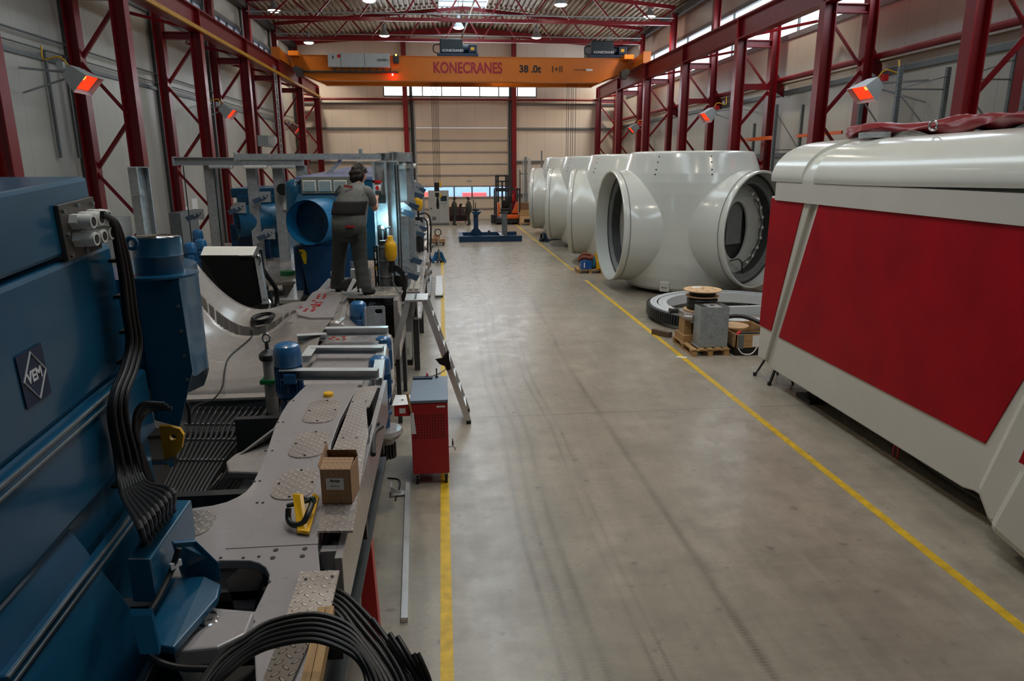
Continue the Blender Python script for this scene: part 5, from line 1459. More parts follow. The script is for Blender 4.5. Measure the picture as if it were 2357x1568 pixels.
MB().slab([(-1.30, 8.62, 1.80), (-1.36, 9.9, 1.80), (-.95, 9.9, 1.30), (-.85, 8.62, 1.45)], (-.06, 0, -.3)).build('arm_flank', CAST, sd, bevel=.04)
PLUG = paint('red_plug', srgb(176, 30, 28), .4, .1, 6)
plugs = [(735, 679), (748, 679), (733, 683), (747, 683), (731, 687), (745, 687), (722, 693), (729, 697), (739, 697), (719, 702), (727, 702), (735, 702), (723, 707), (733, 705), (706, 712), (723, 712), (702, 716), (719, 716), (693, 708), (763, 656), (761, 660)]
for (px, py) in plugs:
    q = at(px, py, z=1.862); MB().cyl(q, q+Vector((0, 0, .008)), .024, n=10).build('red_plug', PLUG, sd)
for (px, py) in ((768, 777), (791, 776), (761, 781), (777, 782), (793, 781)):
    q = at(px, py, z=1.70); MB().cyl(q, q+Vector((0, 0, .008)), .022, n=10).build('red_plug', PLUG, sd)
q = at(625, 772, z=1.56); MB().cyl(q-Vector((0, 0, .01)), q+Vector((0, 0, .012)), .03, n=12).build('red_plug', PLUG, sd)
# black cable coil on the saddle with a lead running down
pts = []
c = at(606, 742, z=1.64)
for i in range(150):
    a = i*.36; r_ = .135+.022*math.sin(i*.61)
    pts.append((c.x+r_*math.cos(a), c.y+r_*1.35*math.sin(a), 1.66+.0009*i*.5+.02*math.sin(a+1)))
tail = [at(575, 744, z=1.62), at(570, 755, z=1.58), at(580, 765, z=1.57), at(575, 780, z=1.57), at(530, 820, z=1.56), at(518, 850, z=1.52), at(512, 890, z=1.44), at(490, 920, z=1.36), at(450, 935, z=1.34), at(437, 960, z=1.3)]
tag(MB().tube([Vector(p) for p in pts], .009, 6).tube(bez(tail, 60), .009, 6).build('cable_coil', BLACK, smooth=True), 'coil of thin black cable on the grey saddle with one lead running down its front', 'cable')
tag(MB().tube(bez([at(375, 893, z=1.75), at(410, 905, z=1.6), at(432, 935, z=1.45), at(436, 975, z=1.28)], 24), .018, 8).build('black_cable', BLACK, smooth=True), 'short thick black cable dropping from behind the blue generator to the cable ladder', 'cable')
tag(MB().grid(lambda u, v: (at(595, 766, z=1.56).x-.22+.5*u, 8.95+.25*v, 1.42+.12*math.sin(u*3.1)*math.sin(v*3.1)+.02*math.sin(u*25+v*9)), 20, 10).build('black_rag', BLACK, solid=.01), 'crumpled black cloth stuffed in the saddle slot', 'cloth')

# ------------------------------------------------------------ yaw motors
def motor(x, y, ztop, r, label, h=.30, lower=1.0, box_side=-1):
    t = T('yaw_motor', label, 'electric motor', (x, y, ztop-1.2), 'blue upright drive motors')
    MB().lathe((x, y, ztop), [(0, 0), (r*.55, -.008), (r*.85, -.03), (r*.98, -.07), (r, -.11), (r, -h*.85), (r*.97, -h*.87)], 28).build('fan_cowl', BLUEM, t, smooth=True)
    b = MB().lathe((x, y, ztop), [(r*.86, -h*.86), (r*.86, -h*1.9), (0, -h*1.9)], 28).build('stator', BLUEM, t, smooth=True)
    m = MB()
    for i in range(22):
        a = 2*PI*i/22
        m = MB().cbox((x+r*.9*math.cos(a), y+r*.9*math.sin(a), ztop-h*1.38), (r*.18, .006, h*.95), a)
        m.build('cooling_fin', BLUEM, b)
    MB().box(x-r*.1, x+r*.75, y-r*1.25, y-r*.8, ztop-h*1.45, ztop-h*1.05).build('terminal_box', BLUEM, t, bevel=.01)
    MB().lathe((x, y, ztop), [(0, -h*1.9), (r*.95, -h*1.9), (r*1.0, -h*2.0), (r*.7, -h*2.15), (r*.75, -h*2.7), (r*.9, -h*2.75), (r*.9, -h*2.9), (r*.7, -h*3.0), (r*.7, -h*3.0-lower), (0, -h*3.0-lower)], 24).build('gearbox', paint('blue_gearbox_paint', srgb(32, 74, 116), .4, .15, 4) if 'blue_gearbox_paint' not in bpy.data.materials else bpy.data.materials['blue_gearbox_paint'], t, smooth=True, angle=40)
    return t
motor(-1.46, 6.35, 2.13, .128, 'blue motor with a domed cap standing left of the galvanised rails, the nearest one', .25, .1)
motor(-1.14, 9.15, 1.97, .115, 'blue domed motor below the worker\'s platform, left of the steel plate', .22, .2)
motor(-.98, 9.0, 1.86, .10, 'blue motor half hidden behind the galvanised handle plate', .2, .2)
motor(-.69, 7.0, 1.80, .115, 'blue motor and gearbox on the outer side of the frame, behind the red cart', .22, .25)
motor(-.74, 8.1, 1.74, .10, 'blue motor on the outer side of the frame, beside the ladder', .2, .25)
for k, (px, py, y) in enumerate(((436, 560, 11.8), (461, 552, 12.6), (454, 530, 14.0))):
    q = at(px, py, y=y)
    motor(q.x, y, q.z+.02, .10, ['small blue motor left of the radiator, nearest of the far three', 'small blue motor behind the left galvanised post', 'small blue motor farthest back beside the left red columns'][k], .2, .62)
MB_g = T('pinion_flange', 'grey pinion flange hanging on the outer side of the frame behind the red cart', 'gear', (-.60, 6.9, 1.0))
MB().lathe((-.66, 6.95, 0), [(0, 1.02), (.17, 1.02), (.19, .98), (.15, .93), (.09, .90), (.09, .86), (0, .86)], 24).build('flange', CAST, MB_g, smooth=True)
P = []
for i in range(16):
    a = 2*PI*i/16
    for f, rr in ((0, .08), (.2, .105), (.5, .105), (.7, .08)): P.append((-.66+rr*math.cos(a+f*2*PI/16), 6.95+rr*math.sin(a+f*2*PI/16)))
MB().prism(P, .70, .86).build('pinion', DARK, MB_g)
# lifting post with eye
lp = T('lifting_post', 'grey threaded post with a ring eye standing beside the nearest blue motor', 'post', (-1.53, 6.1, .9))
q = at(622, 880, z=1.62)
MB().lathe((q.x, q.y, 0), [(0, .9), (.06, .9), (.06, 1.62), (.055, 1.62), (.055, 1.85), (.0, 1.85)], 18).build('post_body', CAST, lp, smooth=True)
MB().lathe((q.x, q.y, 0), [(.0, 1.85), (.075, 1.85), (.085, 1.87), (.085, 1.91), (.05, 1.94), (.02, 1.96), (.018, 2.03), (0, 2.03)], 18).build('collar', DARK, lp, smooth=True)
MB().tube([(q.x+.035*math.cos(a), q.y, 2.07+.04*math.sin(a)) for a in [2*PI*i/18 for i in range(18)]], .012, 8, closed=True).build('ring_eye', CHROME, lp, smooth=True)
MB().cbox((q.x, q.y, 1.64), (.16, .16, .04)).build('green_clamp', GREEN, lp)
# galvanised rails laid across
def zrail(pts, label, h=.07, w=.10):
    r = T('galvanised_rail', label, 'rail', tuple(pts[0]), 'galvanised rails across the casting')
    for a, b in zip(pts, pts[1:]):
        MB().prof(a, b, [(-w/2, h/2), (w/2, h/2), (w/2, h/2-.008), (-w/2+.008, h/2-.008), (-w/2+.008, -h/2+.008), (.02, -h/2+.008), (.02, -h/2), (-w/2, -h/2)]).build('rail_section', RAILG, r)
    return r
def a3(px, py, z): return at(px, py, z=z)
zrail([a3(646, 862, 1.85), a3(870, 862, 1.85)], 'nearest galvanised rail across the grey frame, in front of the blue motor', .10)
zrail([a3(705, 828, 1.78), a3(722, 803, 1.80)], 'short galvanised rail piece at the left of the middle rail', .08)
zrail([a3(720, 806, 1.80), a3(882, 806, 1.80)], 'middle galvanised rail across the lower grey pad', .08)
zrail([a3(684, 779, 1.80), a3(752, 775, 1.80)], 'left lower galvanised rail piece under the far rail', .08)
zrail([a3(750, 764, 1.84), a3(893, 762, 1.84)], 'far galvanised rail across the casting', .10)
zrail([a3(880, 800, 1.74), a3(868, 880, 1.74)], 'short galvanised rail running along the right edge of the frame', .08)
hp = T('handle_plate', 'galvanised plate with a hand slot standing upright beside the blue motors', 'steel plate', (-.95, 8.6, 1.7))
P0, P1 = at(846, 752, y=8.6), at(886, 704, y=8.6)
W_, H_ = P1.x-P0.x, P1.z-P0.z
Mh = Matrix(((1, 0, 0, P0.x), (0, 0, 1, 8.6), (0, 1, 0, P0.z), (0, 0, 0, 1)))
MB().plate(rrect(0, W_, 0, H_, .03, 4), [rrect(W_*.45, W_*.85, H_*.62, H_*.85, .02, 4)], -.006, .006, Mh).build('plate_body', GALV, hp)
MB().box(P0.x-.01, P0.x, 8.45, 8.6, P0.z, P1.z).build('side_fold', ALU, hp)
# platform the worker stands on
pf = T('work_platform', 'aluminium tread-plate platform under the worker', 'platform', (-1.05, 10.1, 1.85))
pp = zp([(783, 680), (915, 680), (918, 660), (800, 658)], 1.88)
MB().prism(pp, 1.865, 1.88).build('tread_plate', CHECKB, pf)
MB().prism(zp([(783, 682), (915, 682), (915, 679), (783, 679)], 1.87), 1.84, 1.868).build('front_edge', ALU, pf)
MB().box(-1.45, -1.40, 9.7, 11.2, 1.0, 1.86).box(-.72, -.66, 9.7, 11.4, 1.0, 1.86).build('side_frame', CAST, pf)
MB().box(-1.45, -.68, 11.0, 11.1, 1.0, 1.8).build('rear_frame', DARK, pf)
for x in (-1.42, -.70):
    for y in (9.8, 11.3): MB().box(x-.03, x+.03, y-.03, y+.03, 0, 1.0).build('leg', DARK, pf)

# ------------------------------------------------------------ blue generator in the left foreground
gn = T('generator', 'large blue generator with white cable glands filling the left edge of the photo', 'generator', (0, 0, 0))
g = lambda: MB()
# local frame: x' = 0 on the visible side face, y' = 0 at the far top corner, z' = 0 on the roof
MB().box(-1.9, 0, -3.9, 0, -.34, 0).build('cooler_housing', BLUE, gn, bevel=.02)
MB().box(-2.2, 0, -3.9, .13, -1.06, -.36).build('upper_housing', BLUE, gn, bevel=.03)
MB().box(-2.2, .0, -3.9, .17, -2.5, -1.06).build('lower_housing', BLUE, gn, bevel=.02)
MB().box(-1.9, .04, -3.9, .20, -1.52, -1.12).build('stator_band', BLUE, gn, bevel=.02)
MB().slab([(-.1, -3.9, -1.50), (.0, -3.9, -1.55), (.40, -3.9, -2.5), (-.1, -3.9, -2.5)], (0, 3.12, 0)).build('lower_skirt', BLUE, gn, bevel=.02)
for (y0, y1, z_) in ((-3.5, -.06, -1.085), (-1.55, -.18, -1.73), (-3.5, -.87, -2.25)):
    x_ = 0 if z_ > -1.1 else .06 if z_ > -2 else .29
    r_ = MB().box(x_, x_+.05, y0, y1, z_-.045, z_+.012)
    r_ = r_.build('side_rib', BLUE, gn, bevel=.012)
    MB().box(x_+.045, x_+.056, y0, y1, z_-.004, z_+.014).box(x_+.045, x_+.056, y0, y1, z_-.048, z_-.032).build('rib_edge', GALVD, r_, bevel=.004)
# gland plate
gp = MB().box(0, .022, -.37, -.02, -.365, -.10).build('gland_plate', paint('dull_brown_steel', srgb(92, 86, 80), .45, .12, 5, metal=.5), gn, bevel=.003)
for (y, z_) in ((-.34, -.13), (-.20, -.12), (-.05, -.13), (-.34, -.24), (-.34, -.34), (-.2, -.345), (-.05, -.34)):
    MB().cyl((.02, y, z_), (.034, y, z_), .010, n=6).build('plate_bolt', GALVD, gp)
for z_ in (-.19, -.275):
    for y in (-.27, -.185, -.10):
        k = MB().cyl((.02, y, z_), (.06, y, z_), .040, n=6).cyl((.06, y, z_), (.075, y, z_), .036, n=16).cyl((.075, y, z_), (.12, y, z_), .038, .033, 14).build('cable_gland', WPLASTIC, gn, smooth=True, angle=30)
        MB().cyl((.119, y, z_), (.122, y, z_), .022, n=14).build('gland_opening', BLACK, k)
# maker's sign
sg = MB().slab([(0.004, -.80-.10, -.66), (0.004, -.80+.095, -.66), (0.004, -.80+.095, -.90), (0.004, -.80-.10, -.90)], (.003, 0, 0)).build('maker_sign', paint('navy_sign', srgb(8, 36, 70), .4, .03), gn)
dia = [(-.80, -.672), (-.715, -.78), (-.80, -.888), (-.885, -.78)]
MB().tube([(.009, a, b) for a, b in dia], .0045, 6, closed=True).build('diamond_outline', TEXTW, sg)
text('VEM', .072, facing((.0075, -.80, -.78), (0, 1, 0), (0, 0, 1)), TEXTW, sg, depth=.001, bold=.03, sx=.85, name='sign_lettering')
# tread-plate brackets
gn.location = (-1.8, 3.84, 3.65); gn.rotation_euler = (R(4.2), 0, 0)
GM = Matrix.Translation(gn.location) @ Matrix.Rotation(R(4.2), 4, 'X')
GI = GM.inverted()
def addg(mb, name, mat, **kw):
    """build from world coordinates, then hand over to the tilted generator"""
    mb.v = [tuple(GI @ Vector(v)) for v in mb.v]
    loc = gn.location.copy(); gn.location = (0, 0, 0)
    o = mb.build(name, mat, gn, **kw); gn.location = loc
    return o
# blower housing
A = [at(318, 606, y=4.2), at(411, 633, y=4.2)]
xl, xr, zt_ = A[0].x, A[1].x, 3.06
top = [(xl-.4, 4.2), (xr, 4.2)]
rr_ = at(458, 605, z=zt_)
arc = bez([(xr, 4.2, 0), (rr_.x+.01, 4.55, 0), (rr_.x-.03, 4.95, 0), (rr_.x-.25, 5.25, 0), (xl-.2, 5.3, 0), (xl-.4, 5.2, 0)], 20)
outl = [(xl-.4, 4.2)]+[(p.x, p.y) for p in arc]
n = len(outl)
zb_ = [max(2.05, 2.55-.55*(xr-x)/max(.01, xr-xl)*.5) for x, y in outl]
m = MB(); m.add([(x, y, zt_) for x, y in outl]+[(x, y, b_) for (x, y), b_ in zip(outl, [2.10 if x < xl-.1 else (2.18+.35*(x-xl)/(xr-xl) if x <= xr else 2.55) for x, y in outl])], [(i, (i+1) % n, n+(i+1) % n, n+i) for i in range(n)]+[tuple(range(n)), tuple(reversed(range(n, 2*n)))])
bl = addg(m, 'blower_housing', BLUE, smooth=True, angle=40)
m = MB().slab([(xl-.02, 4.19, zt_+.005), (xr+.005, 4.19, zt_-.01), (xr+.02, 4.19, 2.50), (xl+.12, 4.19, 2.15), (xl-.02, 4.19, 2.2)], (0, -.012, 0))
addg(m, 'blower_flange', BLUE)
for zz in (2.95, 2.8, 2.65, 2.5):
    addg(MB().cyl((xr-.015, 4.17, zz-.05), (xr-.015, 4.185, zz-.05), .010, n=8), 'flange_bolt', GALVD)
fc = at(352, 552, z=3.28)
fcx, fcy = fc.x, fc.y+.05
addg(MB().lathe((fcx, fcy, 0), [(.135, 3.05), (.135, 3.18), (.138, 3.185), (.135, 3.19), (.135, 3.29), (.13, 3.29), (.128, 3.2), (0, 3.2)], 40), 'fan_duct', BLUE, smooth=True)
addg(MB().lathe((fcx, fcy, 0), [(.21, 3.062), (.21, 3.075), (.135, 3.08)], 40), 'duct_flange', BLUE)
for i in range(9):
    rr = .128-.013*i
    addg(MB().tube([(fcx+rr*math.cos(a), fcy+rr*math.sin(a), 3.295) for a in [2*PI*j/32 for j in range(32)]], .0028, 5, closed=True), 'fan_guard_ring', CHROME)
for i in range(6):
    a = PI*i/6; addg(MB().bar((fcx-.13*math.cos(a), fcy-.13*math.sin(a), 3.292), (fcx+.13*math.cos(a), fcy+.13*math.sin(a), 3.292), .005), 'fan_guard_spoke', CHROME)
# lifting eye
q = at(303, 560, y=4.15)
addg(MB().tube([(q.x+.028*math.cos(a), 4.15, q.z+.03*math.sin(a)) for a in [2*PI*j/16 for j in range(16)]], .013, 8, closed=True), 'lifting_eye', BLUE, smooth=True)
# side cables: nine cables from the glands down the edge, fanning out into the terminal block
for k in range(9):
    s = (k-4)
    X_ = -1.70+.014*(k % 3)
    pts = []
    for (px, py, sp) in ((236, 492, 1.0), (262, 512, 1.5), (278, 570, 2.6), (291, 640, 3.0), (300, 720, 3.2), (309, 790, 3.6), (297, 850, 4.0), (276, 905, 4.2), (272, 960, 4.8), (288, 1040, 5.6)):
        pts.append(at(px+s*sp, py, x=X_))
    ex, ey = 332+8*k, 1250-9.5*k
    e1 = at(ex, ey, z=2.16); e0 = at(ex-8+1.5*s, ey-45, z=2.34)
    m_ = at(306+s*6.6, 1120-3*s, x=-1.62)
    pts += [m_, e0, e1, e1-Vector((0, 0, .04))]
    addg(MB().tube(bez(pts, 80), .0135, 8), 'power_cable', BLACK, smooth=True)
    addg(MB().cyl(e1-Vector((0, 0, .02)), e1+Vector((0, 0, .015)), .019, n=10), 'cable_gland', DARK)
tb1 = MB().slab([at(288, 968, x=-1.79), at(344, 893, x=-1.79), at(357, 925, x=-1.79), at(303, 1012, x=-1.79)], (.012, 0, 0))
addg(tb1, 'tread_bracket', CHECKD)
addg(MB().slab([at(243, 990, x=-1.79), at(262, 975, x=-1.79), at(277, 1043, x=-1.79), at(259, 1055, x=-1.79)], (.012, 0, 0)), 'tread_bracket', CHECKD)
for (px, py) in ((272, 598), (283, 680), (296, 760), (290, 828), (278, 1110)):
    q = at(px, py, x=-1.75); addg(MB().cbox(tuple(q), (.05, .12, .018)), 'cable_tie', BLACK)
for k in range(3):
    pts = [at(395-k*8, 940-k*5, x=-1.55), at(345-k*10, 945-k*6, x=-1.66), at(318-k*4, 985, x=-1.7), at(325+k*4, 1060, x=-1.7), at(352+k*8, 1150+k*6, x=-1.68)]
    addg(MB().tube(bez(pts, 30), .014, 8), 'power_cable', BLACK, smooth=True)
# yellow lug at the end and its bolt
YX = [(368, 980), (395, 980), (415, 986), (424, 1000), (420, 1030), (395, 1060), (383, 1075)]
lug = [at(a, b, y=4.32) for a, b in YX]
hc = at(400, 1005, y=4.32)
lo = [(p.x, p.z) for p in lug]
Ml = Matrix(((1, 0, 0, 0), (0, 0, 1, 4.32), (0, 1, 0, 0), (0, 0, 0, 1)))
addg(MB().plate(lo, [ell(hc.x, hc.z, .022, .020, 16)], -.015, .015, Ml), 'yellow_lug', YEL)
q = at(392, 1063, y=4.25)
addg(MB().cyl((q.x-.12, 4.25, q.z), (q.x, 4.25, q.z), .018, n=10).cyl((q.x, 4.25, q.z), (q.x+.03, 4.25, q.z), .035, n=8), 'eye_bolt', CHROME)
# foot: terminal block and bracket
ZT = 2.15
tb = [at(290, 1288, z=ZT), at(346, 1288, z=ZT), at(441, 1150, z=ZT), at(387, 1150, z=ZT)]
addg(MB().slab(tb, (0, 0, -.20)), 'terminal_block', BLUE, bevel=.008)
for (px, py) in ((398, 1300), (412, 1272)):
    q = at(px, py, z=2.05)
    addg(MB().cbox((q.x+.012, q.y, q.z), (.012, .05, .028), R(-35)), 'white_tag', PAPER)
FZ = 1.90
fp = [at(365, 1330, z=FZ+.04), at(470, 1330, z=FZ+.04), at(508, 1345, z=FZ), at(500, 1375, z=FZ), at(400, 1490, z=FZ), at(335, 1480, z=FZ)]
addg(MB().slab(fp, (0, 0, -.035)), 'foot_plate', BLUE, bevel=.006)
addg(MB().slab([at(452, 1245, z=2.1), at(506, 1298, z=1.98), at(509, 1340, z=FZ), at(425, 1335, z=FZ), at(400, 1250, z=2.15)], (-.02, .02, 0)), 'gusset', BLUE, bevel=.004)
addg(MB().slab([at(300, 1400, z=FZ+.12), at(352, 1400, z=FZ+.12), at(372, 1490, z=FZ), at(325, 1490, z=FZ)], (0, -.02, -.02)), 'gusset', BLUE, bevel=.004)
q = at(448, 1385, z=FZ)
addg(MB().cyl(q, q+Vector((0, 0, .006)), .030, n=20).cyl(q+Vector((0, 0, .006)), q+Vector((0, 0, .022)), .015, n=6), 'foot_bolt', GALV)
q = at(478, 1428, z=1.84)
addg(MB().lathe((q.x, q.y, 0), [(.035, 1.865), (.038, 1.86), (.038, 1.845), (.045, 1.84)], 24), 'damper_ring', CHROME, smooth=True)
pts = [at(412, 1262, z=2.12), at(392, 1320, z=2.02), at(365, 1375, z=1.98), at(345, 1410, z=1.96), at(330, 1460, z=1.9), at(345, 1510, z=1.86), at(400, 1535, z=1.84), at(470, 1540, z=1.84), at(540, 1535, z=1.84)]
addg(MB().tube(bez(pts, 60), .013, 8), 'sleeved_cable', BLACK, smooth=True)

# bundles of black hoses curving over the near end of the frame
up_ = [(430, 1640), (470, 1560), (508, 1508), (556, 1473), (622, 1432), (722, 1414), (798, 1437), (849, 1491), (900, 1568), (925, 1640)]
dn_ = [(445, 1640), (483, 1590), (520, 1555), (572, 1512), (633, 1486), (722, 1474), (798, 1500), (831, 1529), (845, 1568), (850, 1640)]
for k in range(6):
    f = k/5
    pts = [at(a+(c_-a)*f, b+(d_-b)*f, z=2.12+.012*math.sin(i*.7+k)-.02*abs(i-5)) for i, ((a, b), (c_, d_)) in enumerate(zip(up_, dn_))]
    tag(MB().tube(bez(pts, 60), .0095, 10).build('hydraulic_hose', BLACK, smooth=True), 'thick black hose in the bundle arching over the near end of the bed frame', 'hose', 'black hoses arching over the bed frame')
for k in range(5):
    pts = [at(760, 1352+12*k, z=1.62), at(800-4*k, 1374+12*k, z=1.62), at(854-9*k, 1427+12*k, z=1.6), at(905-12*k, 1492+8*k, z=1.56), at(944-14*k, 1568, z=1.5), at(965-14*k, 1650, z=1.42)]
    tag(MB().tube(bez(pts, 40), .013, 10).build('outer_hose', BLACK, smooth=True), 'black hose in the bundle curving down beside the tread plate toward the floor', 'hose', 'black hoses curving down beside the tread plate')
for k, (a, b, c_) in enumerate(((858, 1426, 950), (897, 1459, 962), (915, 1466, 973), (951, 1505, 980), (961, 1504, 988))):
    pts = [at(a, b, z=1.62), at(a+(c_-a)*.45, b+(1568-b)*.42, z=1.58), at(c_, 1568, z=1.5), at(c_+18, 1650, z=1.42)]
    tag(MB().tube(bez(pts, 24), .012, 10).build('cut_hose_end', BLACK, smooth=True), 'short black hose with a free cut end at the outside of the curved bundle', 'hose', 'cut hose ends beside the floor')

# squared timber
tm = T('squared_timber', 'pale squared timber lying under the black hoses at the near end', 'timber', (-.6, 2.6, 1.85))
MB().prof(at(752, 1410, z=1.88), at(712, 1600, z=1.88), [(-.032, -.03), (.0, -.03), (.0, .03), (-.032, .03)]).build('plank', WOODY, tm, bevel=.002)
MB().prof(at(752, 1410, z=1.88), at(712, 1600, z=1.88), [(.002, -.03), (.034, -.03), (.034, .03), (.002, .03)]).build('plank', WOODY, tm, bevel=.002)

# ------------------------------------------------------------ red workshop trolley
ca = T('tool_trolley', 'red perforated tool trolley with a grey top standing on the left yellow line', 'tool trolley', (-.21, 8.1, 0))
x0, x1, y0, y1 = -.43, .0, 7.68, 8.6
MB().box(x0, x1, y0, y1, .14, 1.03).build('cabinet_body', paint('signal_red_enamel', srgb(168, 16, 34), .42, .06, 3), ca, bevel=.008)
hp_ = MB()
dots = []
for i in range(11):
    for j in range(9): dots.append((x0+.05+.033*i, .60+.034*j))
pm = MB()
for (a, b) in dots: pm.box(a-.007, a+.007, y0-.002, y0+.001, b-.008, b+.008)
o = pm.build('perforation_pattern', BLACK, ca); o['kind'] = 'stuff'
MB().box(x0-.005, x1+.005, y0-.01, y1+.005, 1.03, 1.065).build('grey_top', paint('blue_grey_mat', srgb(112, 128, 146), .5, .06, 6), ca, bevel=.006)
MB().box(x1-.13, x1-.03, y0-.003, y0, .97, .99).build('white_plate', PAPER, ca)
for x in (x0+.05, x1-.04):
    for y in (y0+.06, y1-.08):
        w_ = MB().cyl((x-.015, y, .055), (x+.015, y, .055), .055, n=18).build('castor_wheel', BLACK, ca, smooth=True)
        MB().box(x-.022, x+.022, y-.02, y+.02, .06, .14).build('castor_fork', GALV, ca)
MB().tube(bez([(x1, y0+.3, .35), (x1+.06, y0+.3, .35), (x1+.08, y0+.3, .30)], 8), .008, 6).build('side_hook', GALV, ca)
MB().cyl((x1+.04, y0+.55, .30), (x1+.06, y0+.55, .30), .05, n=16).build('side_wheel', BLACK, ca, smooth=True)
tag(MB().box(x0+.0, x0+.25, y1-.12, y1-.03, 1.066, 1.09).build('dark_tray', paint('dark_blue_tray', srgb(40, 54, 72), .5), bevel=.01), 'dark flat tool tray at the back of the trolley top', 'tray')
tag(MB().cyl((x0+.30, y1-.05, 1.066), (x0+.30, y1-.05, 1.19), .008, n=8).cyl((x0+.30, y1-.05, 1.066), (x0+.30, y1-.05, 1.08), .02).build('clamp_post', BLACK), 'small black upright rod at the back of the trolley top', 'rod')
tag(MB().lathe((x0+.18, y1-.05, 1.09), [(0, .04), (.02, .035), (.008, .02), (.015, 0), (0, 0)], 12).build('push_button', REDP, smooth=True), 'small red knob beside the tray on the trolley top', 'knob')
sb = T('side_bin', 'small red hanging bin with a paper on top, hooked on the trolley side', 'bin', (-.52, 7.8, .85))
MB().box(-.62, x0-.008, 7.72, 8.02, .86, 1.0).build('bin_body', REDP, sb, bevel=.01)
MB().box(-.56, -.49, 7.716, 7.72, .90, .96).build('bin_label', PAPER, sb)
pz_ = tag(MB().slab([(-.64, 7.70, 1.003), (x0-.0, 7.72, 1.003), (x0-.0, 8.02, 1.02), (-.62, 8.03, 1.02)], (0, 0, .003)).build('paper_sheet', PAPER), 'white sheet of paper lying on the small red bin', 'paper')
MB().cyl((-.53, 7.86, 1.0175), (-.53, 7.86, 1.0185), .015, n=12).build('printed_mark', TEXTK, pz_)
sp_ = T('scraper', 'brush with a wooden handle hanging on the front corner of the trolley', 'brush', (x0+.02, 7.66, .8))
MB().cyl((x0+.01, 7.66, .92), (x0-.03, 7.69, 1.15), .012, .016, 10).build('handle', WOOD, sp_, smooth=True)
MB().slab([(x0-.005, 7.655, .66), (x0+.055, 7.655, .66), (x0+.035, 7.655, .92), (x0+.0, 7.655, .92)], (0, .018, 0)).build('blade', PAPER, sp_, bevel=.005)

# ------------------------------------------------------------ aluminium step ladder
ld = T('step_ladder', 'open aluminium A-frame step ladder leaning beside the platform behind the red trolley', 'ladder', (-.4, 9.9, 0))
tops = (-.40, 9.92, 1.86)
MB().box(-.56, -.24, 9.66, 10.16, 1.84, 1.87).build('top_platform', ALU, ld, bevel=.004)
m = MB().box(-.43, -.40, 9.7, 10.12, 1.868, 1.872).build('top_slot', BLACK, ld)
for (xt, xb) in ((-.28, .30), (-.52, -1.05)):
    ya, yb = 9.70, 10.12
    for y_, yf in ((ya, ya-.05), (yb, yb+.05)):
        MB().bar((xt, y_, 1.84), (xb, yf, .03), .035, .085, up=(1, 0, 0)).build('stile', ALU, ld)
        MB().cbox((xb, yf, .025), (.07, .05, .05)).build('rubber_foot', BLACK, ld)
    for i in range(1, 8):
        f = i/8
        x_ = xt+(xb-xt)*f; z_ = 1.84-1.81*f
        MB().box(x_-.045, x_+.045, ya-.05*f+.01, yb+.05*f-.01, z_-.012, z_+.012).build('tread', ALU, ld)
MB().slab([(-.07, 9.63, 1.0), (.03, 9.62, 1.14), (.06, 9.62, .85), (.0, 9.63, .83)], (0, .02, 0)).slab([(-.16, 9.66, 1.0), (.02, 9.66, 1.02), (.0, 9.66, .88), (-.1, 9.66, .92)], (0, .02, 0)).build('hinge_bracket', BLACK, ld)
# white carton on a black pallet behind the ladder
tag(MB().box(-1.0, -.64, 12.85, 13.5, 0, .10).build('plastic_pallet', BLACK), 'black plastic pallet under the white carton behind the ladder', 'pallet')
wbx = tag(MB().box(-.98, -.66, 12.88, 13.4, .10, .62).build('white_carton', WPLASTIC, bevel=.006), 'tall white carton standing behind the step ladder', 'carton')
MB().box(-.80, -.70, 12.875, 12.88, .2, .34).build('printed_symbols', GCAB, wbx)
tag(MB().tube(bez([(-.55, 11.8, .01), (-.4, 11.9, .01), (-.1, 12.3, .01), (.0, 12.6, .01)], 20), .01, 6).build('cable_offcut', GALVD, smooth=True), 'curved grey cable offcut on the floor by the ladder foot', 'cable')
tag(MB().tube(bez([(-.75, 7.9, .01), (-.6, 7.8, .01), (-.62, 7.3, .01)], 16), .01, 6).build('cable_offcut', BLACK, smooth=True), 'black cable end on the floor left of the red trolley', 'cable')
